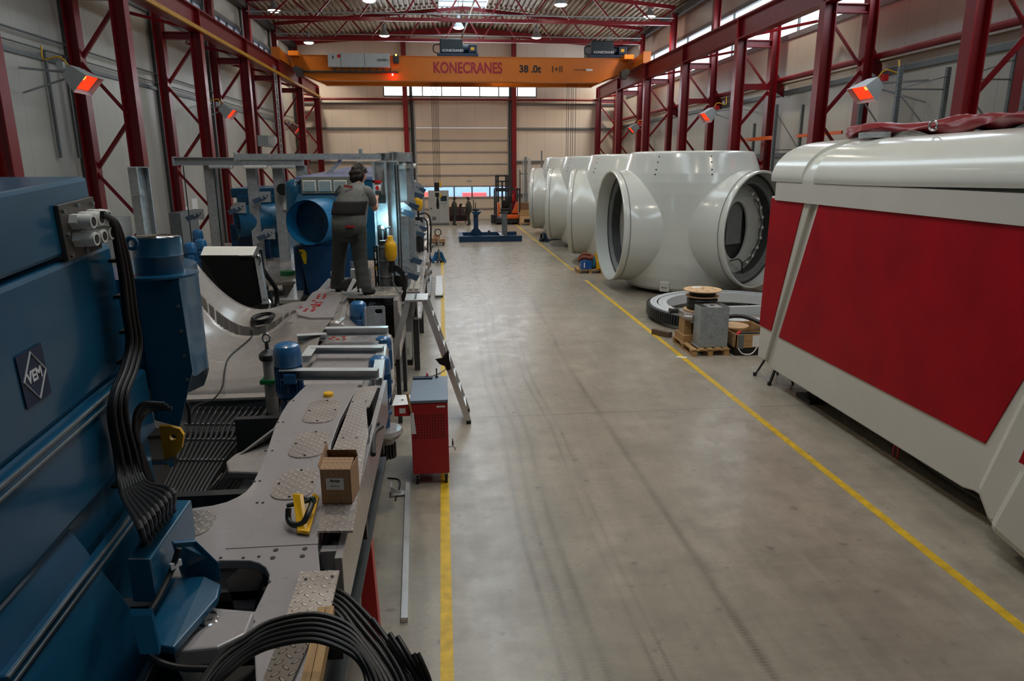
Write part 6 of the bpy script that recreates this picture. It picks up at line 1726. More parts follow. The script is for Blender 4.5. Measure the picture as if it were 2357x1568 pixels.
# ------------------------------------------------------------ blue generators further back
def m_grille():
    t = NT('perforated_grille')
    v = t.map((26, 26, 26)); o = t.xyz(v)
    row = t.math('FLOOR', o[2]); sh = t.math('MULTIPLY', t.math('MODULO', t.math('ABSOLUTE', row), 2.0), .5)
    a = t.math('SUBTRACT', t.math('FRACT', t.math('ADD', o[0], sh)), .5); b = t.math('SUBTRACT', t.math('FRACT', o[2]), .5)
    d = t.math('ADD', t.math('MULTIPLY', a, a), t.math('MULTIPLY', b, b))
    t.color(t.mix(t.math('LESS_THAN', d, .13), srgb(34, 104, 146), (.002, .002, .003, 1))).rough(.5)
    return t.m
GRILLE = m_grille()
BLUED = paint('dark_blue_steel', srgb(24, 62, 100), .4, .12, 4)
def generator2(label, Y, dx, group):
    g = T('rear_generator', label, 'generator', (0, 0, 0), group)
    def q(px, py, y=Y): return at(px, py, y=y)
    a, b = q(693, 410), q(803, 445)
    X0_, X1_ = a.x, q(868, 445).x
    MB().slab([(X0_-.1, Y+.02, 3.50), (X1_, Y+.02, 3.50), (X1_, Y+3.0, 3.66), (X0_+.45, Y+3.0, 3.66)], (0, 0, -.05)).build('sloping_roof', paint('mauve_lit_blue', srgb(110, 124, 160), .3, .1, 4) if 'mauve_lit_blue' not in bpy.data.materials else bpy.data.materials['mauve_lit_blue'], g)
    m = MB().slab([(X0_-.05, Y+.05, 3.46), (X1_, Y+.05, 3.46), (X1_, Y+.05, 2.5), (X0_-.05, Y+.05, 2.5)], (0, 2.9, 0)); m.build('cooler_housing', BLUE, g, bevel=.02)
    MB().box(X0_-.33, X0_-.02, Y+.05, Y+1.9, 2.7, 3.46).build('side_duct', BLUE, g, bevel=.12)
    pn = MB().box(X0_, q(812, 445).x, Y-.03, Y+.02, b.z, a.z+.02).build('louvre_panel', paint('panel_bronze', srgb(120, 116, 106), .5), g)
    for k in range(3):
        u0 = q(697+35.5*k, 415); u1 = q(729+35.5*k, 440)
        f = MB().box(u0.x, u1.x, Y-.045, Y-.03, u1.z, u0.z).build('louvre_frame', WPLASTIC, pn, bevel=.004)
        m = MB(); n = 9
        for i in range(n):
            z_ = u1.z+.02+(u0.z-u1.z-.04)*i/(n-1)
            m.prof((u0.x+.015, Y-.052, z_), (u1.x-.015, Y-.052, z_), [(-.008, -.010), (.004, -.004), (.008, .006), (-.004, 0)])
            m.build('louvre_slat', WPLASTIC, f); m = MB()
        MB().box(u0.x+.015, u1.x-.015, Y-.047, Y-.045, u1.z+.015, u0.z-.015).build('louvre_gap', DARK, f)
    c0_, c1_ = q(684, 447), q(790, 463)
    MB().slab([(c0_.x-.04, Y-.06, c1_.z-.02), (c1_.x+.2, Y-.06, c1_.z-.02), (c1_.x+.2, Y+.0, c0_.z), (c0_.x, Y+.0, c0_.z)], (0, .4, 0)).build('upper_band', BLUE, g, bevel=.01)
    MB().box(X0_-.1, X1_, Y-.1, Y+2.9, 2.0, 3.1).build('stator_housing', BLUE, g, bevel=.05)
    # round inlet facing the camera
    cc = q(707, 513, Y-.75)
    r_ = 49*cc.y/1600*1.02
    dr_ = Vector((-.25, -.96, -.03)).normalized()
    M = facing(cc, dr_.cross(Vector((0, 0, 1))), (0, 0, 1))
    zax = dr_.cross(Vector((0, 0, 1))).normalized().cross(Vector((0, 0, 1)))
    s = -1 if zax.dot(dr_) > 0 else 1
    du = MB().lathe((0, 0, 0), [(r_, 0), (r_+.006, .01*s), (r_+.004, 1.0*s), (r_+.02, 1.15*s)], 56, M=M)
    du.build('inlet_duct', LBLUE, g, smooth=True)
    MB().lathe((0, 0, 0), [(r_-.006, .0), (r_-.008, .9*s)], 56, M=M).build('duct_lining', LBLUE, g, smooth=True)
    MB().lathe((0, 0, 0), [(r_-.01, .42*s), (0, .42*s)], 56, M=M).build('inlet_grille', GRILLE, g)
    MB().slab([M @ Vector((x, y, .40*s)) for x, y in [(-(r_-.02)*.35*(1 if s > 0 else -1), -r_*.93), (-(r_-.02)*.35*(1 if s > 0 else -1), r_*.93), (-(r_)*.98*(1 if s > 0 else -1), .2), (-(r_)*.98*(1 if s > 0 else -1), -.2)]], (0, .01, 0)).build('duct_baffle', LBLUE, g)
    # lower tapering housing
    l0, l1 = q(691, 566, Y-.3), q(758, 566, Y-.3)
    MB().slab([(l0.x, Y-.3, l0.z), (l1.x+.35, Y-.3, l0.z), (l1.x+.35, Y-.3, 1.3), (q(712, 672, Y-.3).x, Y-.3, 1.3), (l0.x, Y-.3, q(690, 605, Y-.3).z)], (0, 1.2, 0)).build('lower_housing', BLUED, g, bevel=.02)
    MB().box(l0.x-.15, l0.x+.02, Y-.2, Y+1.5, 1.35, 2.3).build('rear_leg', BLUED, g, bevel=.03)
    P_ = [q(688, 574, Y-.33), q(700, 574, Y-.33), q(706, 582, Y-.33), q(706, 608, Y-.33), q(700, 606, Y-.33)]
    h_ = q(693, 582, Y-.33)
    Mq = Matrix(((1, 0, 0, 0), (0, 0, 1, Y-.34), (0, 1, 0, 0), (0, 0, 0, 1)))
    MB().plate([(p.x, p.z) for p in P_], [ell(h_.x, h_.z, .022, .022, 12)], -.02, .0, Mq).build('yellow_lug', YEL, g)
    for k in range(3):
        z_ = 3.25-.12*k; 
        MB().cyl((X1_+.0, Y-.05, z_), (X1_+.16, Y-.2, z_+.02), .05, .045, 12).build('cable_gland', LBLUE if k else WPLASTIC, g, smooth=True)
    g.location = (0, 0, 0)
    return g
g2 = generator2('blue generator with three white louvres and a round inlet, behind the standing worker', 13.0, 0, None)
# a third generator, simpler view from the left line
g3 = T('left_generator', 'blue generator with an open round duct behind the left galvanised posts', 'generator', (0, 0, 0))
def q3(px, py, y=17.6): return at(px, py, y=y)
a = q3(535, 447); b = q3(655, 470)
MB().box(a.x-.05, b.x, 17.6, 19.6, 2.95, 3.18).build('upper_housing', BLUE, g3, bevel=.04)
MB().box(q3(546, 470).x, q3(650, 470).x, 17.55, 19.8, 1.3, 3.02).build('stator_housing', BLUE, g3, bevel=.05)
cc = q3(545, 500, 17.1)
MB().cyl((cc.x+.02, 17.0, cc.z-.1), (cc.x+1.0, 17.5, cc.z-.05), .36, .34, 36, caps=False).build('inlet_duct', LBLUE, g3, smooth=True, solid=.01)
MB().cyl((cc.x+.3, 17.15, cc.z-.09), (cc.x+.31, 17.16, cc.z-.09), .34, n=36).build('inlet_grille', GRILLE, g3)
MB().slab([q3(570, 478), q3(636, 470), q3(652, 500), q3(640, 522), q3(575, 525)], (0, .3, 0)).build('duct_transition', BLUE, g3, bevel=.03)
MB().box(q3(538, 535).x, q3(625, 535).x, 17.3, 18.6, 1.3, 2.35).build('lower_housing', BLUED, g3, bevel=.03)
MB().slab([q3(546, 536, 17.25), q3(550, 536, 17.25), q3(550, 554, 17.25)], (0, .02, 0)).build('yellow_lug', YEL, g3)
fn = MB().cyl(tuple(q3(650, 436, 16.6)), tuple(q3(656, 434, 16.9)), .13, n=24)
tag(fn.build('round_fan', BLACK, smooth=True), 'round black fan behind the galvanised frame, left of the louvred generator', 'fan')
tag(MB().box(q3(649, 450, 16.8).x, q3(664, 480, 16.8).x, 16.8, 16.95, q3(650, 484, 16.8).z, q3(650, 452, 16.8).z).build('switch_cabinet', GCAB), 'narrow grey switch box under the round black fan', 'switch box')

# ------------------------------------------------------------ radiator in front of the left gantry
rd = T('radiator', 'big black oil radiator with a pale top strip, standing behind the saddle casting', 'radiator', (-3.0, 10.4, 1.6))
def r4(px, py, y): return at(px, py, y=y)
face = [r4(461, 588, 10.5), r4(584, 592, 10.5), r4(606, 697, 10.3), r4(540, 722, 10.25), r4(470, 660, 10.3)]
MB().slab(face, (.0, .18, 0)).build('cooler_core', paint('radiator_black', srgb(6, 6, 7), .8, .1, 6, spec=.15), rd, bevel=.01)
MB().slab([r4(461, 588, 10.5), r4(582, 588, 10.5), r4(590, 571, 10.62), r4(468, 571, 10.62)], (0, .05, .02)).build('top_strip', WPLASTIC, rd, bevel=.004)
MB().bar(tuple(r4(592, 585, 10.5)), tuple(r4(612, 700, 10.3)), .07, .10, up=(0, 1, 0)).build('side_channel', GALV, rd)
MB().bar(tuple(r4(600, 575, 10.6)), tuple(r4(608, 640, 10.55)), .04, .06).build('black_edge', BLACK, rd)
MB().box(face[1].x-.2, face[1].x-.06, 10.47, 10.5, face[0].z-.012, face[0].z-.0).build('white_sticker', PAPER, rd)
MB().tube(bez([r4(583, 590, 10.45), r4(592, 588, 10.42), r4(598, 598, 10.42), r4(596, 612, 10.42)], 12), .02, 8).build('pipe_elbow', CHROME, rd, smooth=True)
MB().tube(bez([r4(606, 690, 10.2), r4(618, 690, 10.15), r4(622, 705, 10.1), r4(612, 720, 10.1)], 12), .02, 8).build('pipe_elbow', CHROME, rd, smooth=True)
MB().bar((-3.3, 10.5, .6), (-3.3, 10.5, 2.0), .08).bar((-2.6, 10.5, .6), (-2.6, 10.5, 1.9), .08).build('support_leg', DARK, rd)
tag(MB().tube(bez([r4(596, 600, 10.6), r4(606, 622, 10.7), r4(622, 645, 10.8), r4(636, 668, 10.9), r4(638, 700, 10.9), r4(645, 715, 10.8), r4(670, 718, 10.7)], 40), .035, 10).build('coolant_hose', BLACK, smooth=True), 'thick black coolant hose running down from the radiator', 'hose')
tag(MB().cyl(tuple(r4(600, 716, 10.4)), tuple(r4(690, 712, 10.4)), .02, n=8).build('steel_pipe', CHROME, smooth=True), 'bright steel pipe at the back of the saddle casting', 'pipe')

# ------------------------------------------------------------ left assembly line deck
dl = T('left_deck_frame', 'grey deck frame with tread-plate patches behind the radiator on the left', 'machine frame', (-3.6, 15, 0))
zd = 1.5
outl = zp([(470, 560), (700, 558), (745, 600), (700, 668), (690, 690), (600, 692), (560, 640), (470, 640)], zd)
hole = zp([(606, 652), (682, 648), (660, 690-4), (612, 688-4)], zd)
MB().plate(outl, [hole], zd-.06, zd).build('deck_plate', CAST, dl)
for k, pts in enumerate((((592, 578), (612, 572), (612, 584), (594, 596)), ((606, 592), (646, 588), (640, 598), (600, 602)), ((612, 600), (628, 597), (636, 604), (618, 609)), ((596, 614), (622, 610), (614, 622), (590, 626)), ((616, 552), (640, 540), (668, 540), (664, 560), (628, 560)))):
    MB().prism(zp(pts, zd+.01), zd, zd+.012).build('tread_patch', CHECK, dl)
for (x, y) in ((-5.5, 19), (-3.0, 18), (-3.1, 13.2), (-2.2, 16)): MB().box(x-.1, x+.1, y-.1, y+.1, 0, zd-.06).build('leg', DARK, dl)
MB().box(-4.9, -2.3, 12.4, 12.6, .3, zd-.06).build('end_beam', DARK, dl)
c_ = at(625, 580, z=zd)
o = T('small_carton', 'small open brown carton on the left deck behind the radiator', 'carton', (c_.x, c_.y, zd))
for (x0_, x1_, y0_, y1_) in ((-.13, .13, -.15, -.14), (-.13, .13, .14, .15), (-.13, -.12, -.15, .15), (.12, .13, -.15, .15)): MB().box(c_.x+x0_, c_.x+x1_, c_.y+y0_, c_.y+y1_, zd+.013, zd+.20).build('carton_wall', CARD, o)
MB().cbox((c_.x, c_.y, zd+.03), (.24, .27, .02)).build('carton_base', CARD, o)
c_ = at(663, 633, z=zd)
tag(MB().lathe((c_.x, c_.y, zd), [(0, .09), (.15, .085), (.155, .05), (.15, 0), (0, 0)], 24).build('green_hose_coil', GREEN, smooth=True), 'flat green coil lying on the left deck', 'coil')

# ------------------------------------------------------------ galvanised gantry with posts
def hpost(r, x, y, z0, z1, w=.2, h=.2, name='post', mat=GALV):
    o = MB().ibeam((x, y, z0), (x, y, z1), w, h, .012, .016, up=(0, 1, 0)).build(name, mat, r)
    return o
def clamp(r, x, y, z, s, lit=False):
    """galvanised plate with a blue-grey clamp arm"""
    p = MB().slab([(x, y, z-.12), (x, y, z+.12), (x+s*.22, y, z+.12), (x+s*.34, y, z+.02), (x+s*.34, y, z-.06), (x+s*.24, y, z-.12)], (0, .012, 0)).build('clamp_plate', GALV, r)
    a = MB().slab([(x+s*.05, y-.03, z+.05), (x+s*.10, y-.03, z-.03), (x+s*.36, y-.03, z-.16), (x+s*.42, y-.03, z-.06), (x+s*.3, y-.03, z-.02)], (0, .03, 0)).build('clamp_arm', paint('blue_grey_arm', srgb(62, 82, 104), .4, .08) if 'blue_grey_arm' not in bpy.data.materials else bpy.data.materials['blue_grey_arm'], p)
    for d in (.1, .19): MB().cyl((x+s*d, y-.045, z+.01-(d-.1)*.3), (x+s*d, y-.03, z+.01-(d-.1)*.3), .025, n=10).build('clamp_bolt', GALV, p)
ga = T('left_gantry', 'galvanised steel gantry of posts and beams over the left assembly line', 'gantry', (-4.5, 16.8, 0))
MB().ibeam((-5.95, 16.8, 3.80), (-3.12, 16.8, 3.78), .16, .18, .012, .016).build('cross_beam', GALV, ga)
MB().box(-5.98, -5.94, 16.7, 16.9, 3.7, 3.9).build('end_plate', GALV, ga)
for px, pb in ((480, 0), (576, 0), (637, 0), (692, 0)):
    q = at(px, 380, y=16.85)
    hpost(ga, q.x, 16.95, 0, 3.70, .22)
for px, py in ((447, 495), (543, 480), (600, 455), (610, 540)):
    q = at(px, py, y=16.8); clamp(ga, q.x+.25, 16.7, q.z+.02, -1)
for px in (512, 590, 655):
    q = at(px, 384, y=16.8)
    lt_ = MB().box(q.x-.25, q.x+.25, 16.6, 16.8, q.z-.04, q.z+.03).build('light_fitting', GCAB if px != 590 else WPLASTIC, ga, bevel=.02)
MB().cyl((-5.75, 16.7, 0), (-5.75, 16.7, 3.7), .012, n=6).cyl((-5.1, 16.72, 0), (-5.1, 16.72, 3.7), .012, n=6).build('conduit', BLACK, ga)
gb2 = T('long_gantry', 'galvanised gantry with a long top beam and right-hand posts behind the worker', 'gantry', (-2, 13.5, 0))
MB().prof((-3.82, 14.0, 3.86), (-.98, 14.0, 3.86), [(-.09, -.055), (.09, -.055), (.09, .055), (-.09, .055)]).build('top_beam', GALV, gb2)
MB().box(-3.86, -3.82, 13.9, 14.1, 3.78, 3.94).build('end_plate', GALV, gb2)
MB().ibeam((-.98, 11.9, 3.83), (-.98, 15.5, 3.83), .12, .13, .01, .012).build('side_beam', GALV, gb2)
MB().ibeam((-.80, 12.0, 3.84), (-.62, 14.4, 3.86), .12, .15, .01, .012).build('side_beam', GALV, gb2)
for y in (12.2, 12.9, 13.6, 14.3): MB().box(-.98, -.56, y-.01, y+.01, 3.76, 3.90).build('stiffener', GALV, gb2)
MB().box(-1.35, -.72, 11.7, 12.2, 3.745, 3.765).build('cover_sheet', ALU, gb2)
MB().box(at(826, 350, y=14).x, at(834, 350, y=14).x, 13.95, 14.05, 3.91, 4.0).build('bracket_tab', GALV, gb2)
MB().bar((-1.9, 14.0, 3.80), (-2.35, 14.0, 3.35), .07).build('knee_brace', GALV, gb2)
# open channel post with the emergency stop
px0, px1 = at(856, 372, y=11.6).x, at(888, 372, y=11.6).x
ch = MB().box(px0, px0+.03, 11.55, 11.75, 1.5, 3.74).box(px1-.03, px1, 11.55, 11.75, 1.5, 3.74).box(px0+.03, px1-.03, 11.72, 11.75, 1.5, 3.74).build('channel_post', GALV, gb2)
q = at(869, 432, y=11.6)
e_ = MB().cbox((q.x, 11.6, q.z), (.16, .04, .15)).build('stop_box', GALV, gb2)
MB().cbox((q.x, 11.575, q.z), (.11, .03, .10)).build('white_plate', WPLASTIC, e_)
MB().cyl((q.x, 11.56, q.z), (q.x, 11.51, q.z), .028, n=14).build('red_button', REDP, e_)
q = at(868, 418, y=11.6); MB().cbox((q.x, 11.58, q.z), (.14, .06, .04)).build('red_strip', REDP, gb2)
q = at(879, 458, y=11.6); MB().cbox((q.x, 11.55, q.z), (.13, .1, .13)).build('black_box', BLACK, gb2)
MB().box(px0+.05, px0+.10, 11.6, 11.65, 1.6, 2.75).box(px0+.13, px0+.17, 11.6, 11.65, 1.6, 2.7).build('black_pipe', BLACK, gb2)
q = at(904, 372, y=11.9); hpost(gb2, q.x, 11.9, 0, 3.76, .19, .17)
q = at(922, 375, y=13.1); hpost(gb2, q.x, 13.1, 0, 3.76, .19, .17)
q = at(941, 378, y=14.4); hpost(gb2, q.x, 14.4, 0, 3.76, .17, .16)
q = at(898, 380, y=15.6); hpost(gb2, q.x, 15.6, 0, 3.76, .17, .16, mat=GALVD)
for px, py, y in ((928, 482, 12.6), (940, 466, 13.8), (953, 442, 15.2), (958, 532, 16.5), (964, 519, 17.6), (947, 592, 13.6), (937, 627, 12.3), (963, 431, 20.0)):
    q = at(px, py, y=y); clamp(gb2, q.x-.2, y, q.z, 1)
for px, py, y in ((912, 398, 11.8), (918, 545, 11.8)):
    q = at(px, 450, y=y)
    MB().cyl((q.x, y-.02, 1.9), (q.x, y-.02, 3.7), .01, n=6).build('conduit', BLACK, gb2)
for px, y in ((918, 13.0), (931, 14.3), (944, 15.4)):
    q = at(px, 383, y=y); MB().cyl((q.x-.12, y, 3.68), (q.x+.12, y, 3.68), .05, n=12).build('bulkhead_lamp', WPLASTIC, gb2, smooth=True)
# lit work lamp inside the post
q = at(884, 527, y=11.4)
wl = T('inspection_lamp', 'small glowing white inspection lamp clamped low beside the worker', 'work lamp', tuple(q))
MB().lathe(tuple(q), [(0, .03), (.03, .02), (.035, 0), (.03, -.03), (0, -.03)], 12).build('lamp_head', DARK, wl, smooth=True)
MB().cbox((q.x-.02, q.y-.03, q.z+.03), (.04, .02, .04)).build('lamp_glass', emit('cold_white_glow', (.62, .92, 1, 1), 26), wl)
MB().cyl((q.x, q.y, q.z), (q.x+.12, q.y-.1, q.z+.04), .012, n=8).build('clamp_handle', BLACK, wl)
point_light((q.x+.0, q.y-.12, q.z+.12), 9, (.45, .86, 1), .04, 'POINT')
q = at(923, 483, y=12.5)
point_light((q.x, 12.2, q.z+.1), 4, (.45, .86, 1), .04, 'POINT')
tl = T('second_work_lamp', 'small bright work lamp lighting the clamp plate right of the posts', 'work lamp', (q.x, 12.3, q.z))
MB().cbox((q.x-.1, 12.3, q.z+.14), (.04, .04, .03)).build('lamp_glass', bpy.data.materials['cold_white_glow'], tl)

# ------------------------------------------------------------ hydraulic group beside the worker
hy = T('hydraulic_unit', 'grey hydraulic accumulator column with black fittings standing right of the worker', 'hydraulic unit', (-.85, 10.8, 1.86))
MB().lathe((-.90, 10.95, 0), [(0, 1.6), (.095, 1.6), (.095, 2.5), (.085, 2.52), (0, 2.53)], 24).build('accumulator', paint('accumulator_grey', srgb(110, 112, 112), .4, .08, 4), hy, smooth=True)
for z_ in (1.85, 2.02, 2.27, 2.48): MB().lathe((-.90, 10.95, 0), [(.10, z_-.01), (.108, z_-.01), (.108, z_+.01), (.10, z_+.01)], 24).build('clamp_band', GALV, hy)
for dx in (-.16, -.12, .13): MB().box(-.90+dx-.012, -.90+dx+.012, 10.86, 10.9, 1.6, 2.5).build('black_rail', BLACK, hy)
for z_ in (2.4, 2.18, 1.98): MB().cbox((-1.04, 10.84, z_), (.05, .04, .11)).build('valve_block', BLACK, hy, bevel=.01)
MB().cbox((-1.04, 10.815, 2.36), (.02, .006, .1)).build('white_label', PAPER, hy); MB().cbox((-1.04, 10.815, 2.16), (.02, .006, .05)).build('yellow_label', YEL, hy)
MB().cbox((-.9, 10.9, 2.55), (.16, .1, .05)).build('top_manifold', DARK, hy, bevel=.01)
MB().cbox((-.86, 10.86, 2.58), (.04, .04, .02)).build('red_fitting', REDP, hy)
MB().box(-1.2, -.62, 10.75, 11.3, 1.45, 1.60).build('base_tank', DARK, hy, bevel=.02)
MB().cbox((-1.13, 10.7, 2.0), (.04, .03, .35)).build('terminal_strip', GALV, hy)
ya = T('yellow_accumulator', 'yellow bottle-shaped accumulator standing right of the grey column', 'accumulator', (-.80, 10.8, 2.3))
MB().lathe((-.80, 10.75, 0), [(0, 2.66), (.035, 2.66), (.042, 2.65), (.045, 2.60), (.065, 2.565), (.085, 2.54), (.092, 2.5), (.092, 2.38), (.08, 2.32), (.05, 2.28), (0, 2.27)], 26).build('tank_body', YEL, ya, smooth=True)
MB().lathe((-.80, 10.75, 0), [(0, 2.27), (.035, 2.27), (.035, 2.20), (.05, 2.19), (.05, 2.1), (0, 2.1)], 16).build('valve', BLACK, ya, smooth=True)
for k in range(4):
    d = .03*k
    tag(MB().tube(bez([(-.80, 10.75, 2.18-d*.3), (-.70, 10.7, 2.20-d), (-.62+.0*k, 10.7, 2.10-d), (-.60, 10.7, 1.9), (-.62-.02*k, 10.72, 1.65)], 30), .014, 8).build('black_hose', BLACK, smooth=True), 'black hose in the loop under the yellow accumulator', 'hose', 'hoses under the yellow accumulator')
tag(MB().lathe((-.68, 10.95, 0), [(0, 2.05), (.09, 2.03), (.11, 1.98), (.11, 1.86), (.09, 1.8), (0, 1.79)], 20).build('hydraulic_pump', BLACK, smooth=True), 'black rounded pump behind the hose loop', 'pump')
tag(MB().tube(bez([at(895, 640, y=10.6), at(905, 650, y=10.4), at(915, 668, y=10.2), at(920, 675, y=10.1)], 16), .010, 6).build('black_cable', BLACK, smooth=True), 'black cable dropping from the post to the ladder top', 'cable')
mo = at(768, 627, y=11.0)
tag(MB().cbox((-1.38, 11.0, 2.02), (.14, .14, .22)).build('small_switch_box', GCAB, bevel=.01), 'small grey box standing between the worker and the hydraulic column', 'box')
tag(MB().cbox((-1.72, 10.9, 1.99), (.03, .12, .24)).build('white_sign_plate', PAPER), 'small white plate standing left of the worker\'s feet', 'plate')

# ------------------------------------------------------------ machine frames along the line towards the gate
def line_frame(y0, y1, xr, z, label, k):
    r = T('assembly_frame', label, 'machine frame', (xr-.8, (y0+y1)/2, 0), 'machine frames in line towards the gate')
    MB().box(xr-1.7, xr-.02, y0, y1, z-.08, z).build('deck_plate', CAST, r)
    MB().ibeam((xr-.08, y0, z-.3), (xr-.08, y1, z-.3), .14, .42, .02, .03).build('side_girder', CAST, r)
    MB().ibeam((xr-1.6, y0, z-.3), (xr-1.6, y1, z-.3), .14, .42, .02, .03).build('side_girder', CAST, r)
    for y in (y0+.15, (y0+y1)/2, y1-.15):
        for x in (xr-1.55, xr-.12): MB().box(x-.05, x+.05, y-.06, y+.06, 0, z-.5).build('leg', DARK, r)
    m = None
    for i in range(3):
        MB().box(xr-.32+.10*i, xr-.25+.10*i, y0+.1, y0+1.6, z+.0, z+.035).build('aluminium_plank', paint('cream_lit_aluminium', srgb(205, 192, 176), .35, .05, 5, metal=.6) if 'cream_lit_aluminium' not in bpy.data.materials else bpy.data.materials['cream_lit_aluminium'], r)
    MB().box(xr-.9, xr-.1, y0+2.2, y0+3.6, z+.0, z+.02).build('tread_plate', CHECK, r)
    MB().box(xr-.75, xr-.08, y0+4.0, y0+5.0, z+.0, z+.02).build('tread_plate', CHECK, r)
    st_ = MB().bar((xr-.8, y0+1.9, z+.04), (xr-.1, y0+1.9, z+.04), .06).bar((xr-.1, y0+1.9, z+.04), (xr-.16, y0+2.6, z+.04), .06).bar((xr-.8, y0+2.6, z+.04), (xr-.16, y0+2.6, z+.04), .06).build('rail_frame', GALV, r)
    MB().cbox((xr-.5, y0+3.7, z+.012), (.7, .08, .02)).build('hazard_edge', YEL, r)
    return r
line_frame(12.4, 18.6, -.42, 1.5, 'grey machine frame with aluminium planks, just behind the posts on the left line', 0)
line_frame(19.2, 26.5, -.42, 1.5, 'grey machine frame second behind the worker on the left line', 1)
line_frame(27.2, 33.0, -.55, 1.3, 'grey machine frame farthest along the left line, near the gate', 2)
rnd = random.Random(5)
# side machinery overhanging the frame
for k, (y, z, w, lab) in enumerate(((17.3, 1.15, .34, 'grey box-shaped drive hanging beside the second frame, nearest'), (18.9, 1.1, .40, 'grey drive hanging beside the frame by the blue pallet truck'), (24.6, 1.15, .36, 'grey drive hanging beside the frame behind the blue pallet truck'))):
    r = T('side_drive', lab, 'drive unit', (-.3, y, z))
    MB().cbox((-.56+w/4, y, z), (w*.4, .5, .2)).build('drive_housing', CAST, r, bevel=.03)
    MB().cyl((-.56, y-.1, z-.2), (-.56+w*.5, y-.1, z-.2), .09, n=18).build('drive_motor', GCAB, r, smooth=True)
    MB().cyl((-.56+w*.5, y-.1, z-.2), (-.53+w*.5, y-.1, z-.2), .05, n=12).build('shaft_end', BLACK, r)
# tall far gantry with the second yellow accumulator
fg = T('far_gantry', 'grey galvanised frame of posts at the far part of the left line', 'gantry', (-1.2, 26, 0))
for (px, y, top_) in ((957, 24.0, 2.9), (971, 24.6, 2.95), (948, 22.0, 3.6)):
    q = at(px, 450, y=y); hpost(fg, q.x, y, 0, top_, .16, .16)
a_, b_ = at(950, 404, y=24.3), at(976, 404, y=24.3)
MB().box(a_.x, b_.x, 24.2, 24.4, 2.95, 3.02).build('head_beam', GALV, fg)
q = at(951, 417, y=21.8); w_ = MB().cbox((q.x, 21.8, q.z), (.18, .05, .07)).build('number_plate', PAPER, fg)
text('672', .055, facing((q.x, 21.77, q.z), (1, 0, 0), (0, 0, 1)), TEXTK, w_, depth=.001, bold=.03)
q = at(949, 402, y=21.8); e_ = MB().cbox((q.x, 21.8, q.z), (.11, .05, .12)).build('stop_box', DARK, fg); MB().cbox((q.x, 21.77, q.z), (.05, .02, .05)).build('red_button', REDP, e_)
q = at(943, 397, y=21.9); MB().cbox((q.x-.03, 21.9, q.z), (.06, .05, .12)).build('yellow_box', YEL, fg)
q = at(962, 466, y=18.1)
y2 = T('yellow_accumulator', 'small yellow accumulator far along the left line, beside the pendant posts', 'accumulator', (q.x, 18.1, q.z-.4))
MB().lathe((q.x, 18.1, q.z-2.47), [(0, 2.66), (.05, 2.65), (.09, 2.6), (.12, 2.54), (.125, 2.5), (.125, 2.38), (.10, 2.30), (.05, 2.26), (0, 2.25)], 22).build('tank_body', YEL, y2, smooth=True)
MB().cyl((q.x, 18.1, 1.5), (q.x, 18.1, q.z-.2), .025, n=8).cyl((q.x, 18.1, q.z+.17), (q.x, 18.1, q.z+.24), .06, n=12).build('black_stem', BLACK, y2)
MB().box(q.x-.35, q.x+.1, 18.4, 18.8, 1.5, 2.4).build('pump_frame', DARK, y2, bevel=.02)
MB().tube(bez([(q.x, 18.1, q.z-.3), (q.x+.2, 18.1, q.z-.28), (q.x+.3, 18.1, q.z-.5), (q.x+.28, 18.2, 1.5)], 20), .022, 8).tube(bez([(q.x, 18.1, q.z-.4), (q.x+.15, 18.1, q.z-.4), (q.x+.22, 18.1, q.z-.6), (q.x+.2, 18.2, 1.5)], 20), .02, 8).build('hose_loop', BLACK, y2, smooth=True)
# clutter at the left wall
def wall_box(px0, py0, px1, py1, x, lab, mat, name='wall_cabinet'):
    a = at(px0, py1, x=x); b = at(px1, py0, x=x)
    return tag(MB().box(x-.35, x, min(a.y, b.y), max(a.y, b.y), 0, b.z).build(name, mat, bevel=.01), lab, 'cabinet')
wall_box(270, 497, 300, 560, -8.2, 'low grey cabinet at the left wall behind the galvanised post', GCAB)
wall_box(423, 483, 455, 560, -8.0, 'dark glazed cabinet at the left wall behind the gantry', GALVD)
tag(MB().box(XL, XL+.01, 26.6, 27.2, 1.6, 2.25).build('notice_sheet', PAPER), 'white notice sheet on the left wall, left one', 'notice')
tag(MB().box(XL, XL+.01, 27.6, 28.2, 1.5, 2.5).build('notice_sheet', PAPER), 'taller white notice sheet on the left wall, right one', 'notice')
# lone galvanised post left of the blower
q = at(318, 385, y=11.5)
lpst = T('galvanised_post', 'free-standing galvanised box post between the blue generator and the red columns', 'post', (q.x, 11.5, 0))
MB().ibeam((q.x, 11.5, 0), (q.x, 11.5, q.z), .2, .22, .012, .02, up=(.6, 1, 0)).build('post', GALV, lpst)
MB().cbox((q.x, 11.5, q.z), (.26, .26, .02), .4).box(q.x-.1, q.x+.05, 11.35, 11.5, q.z-.42, q.z-.41).build('cap_plate', GALV, lpst)

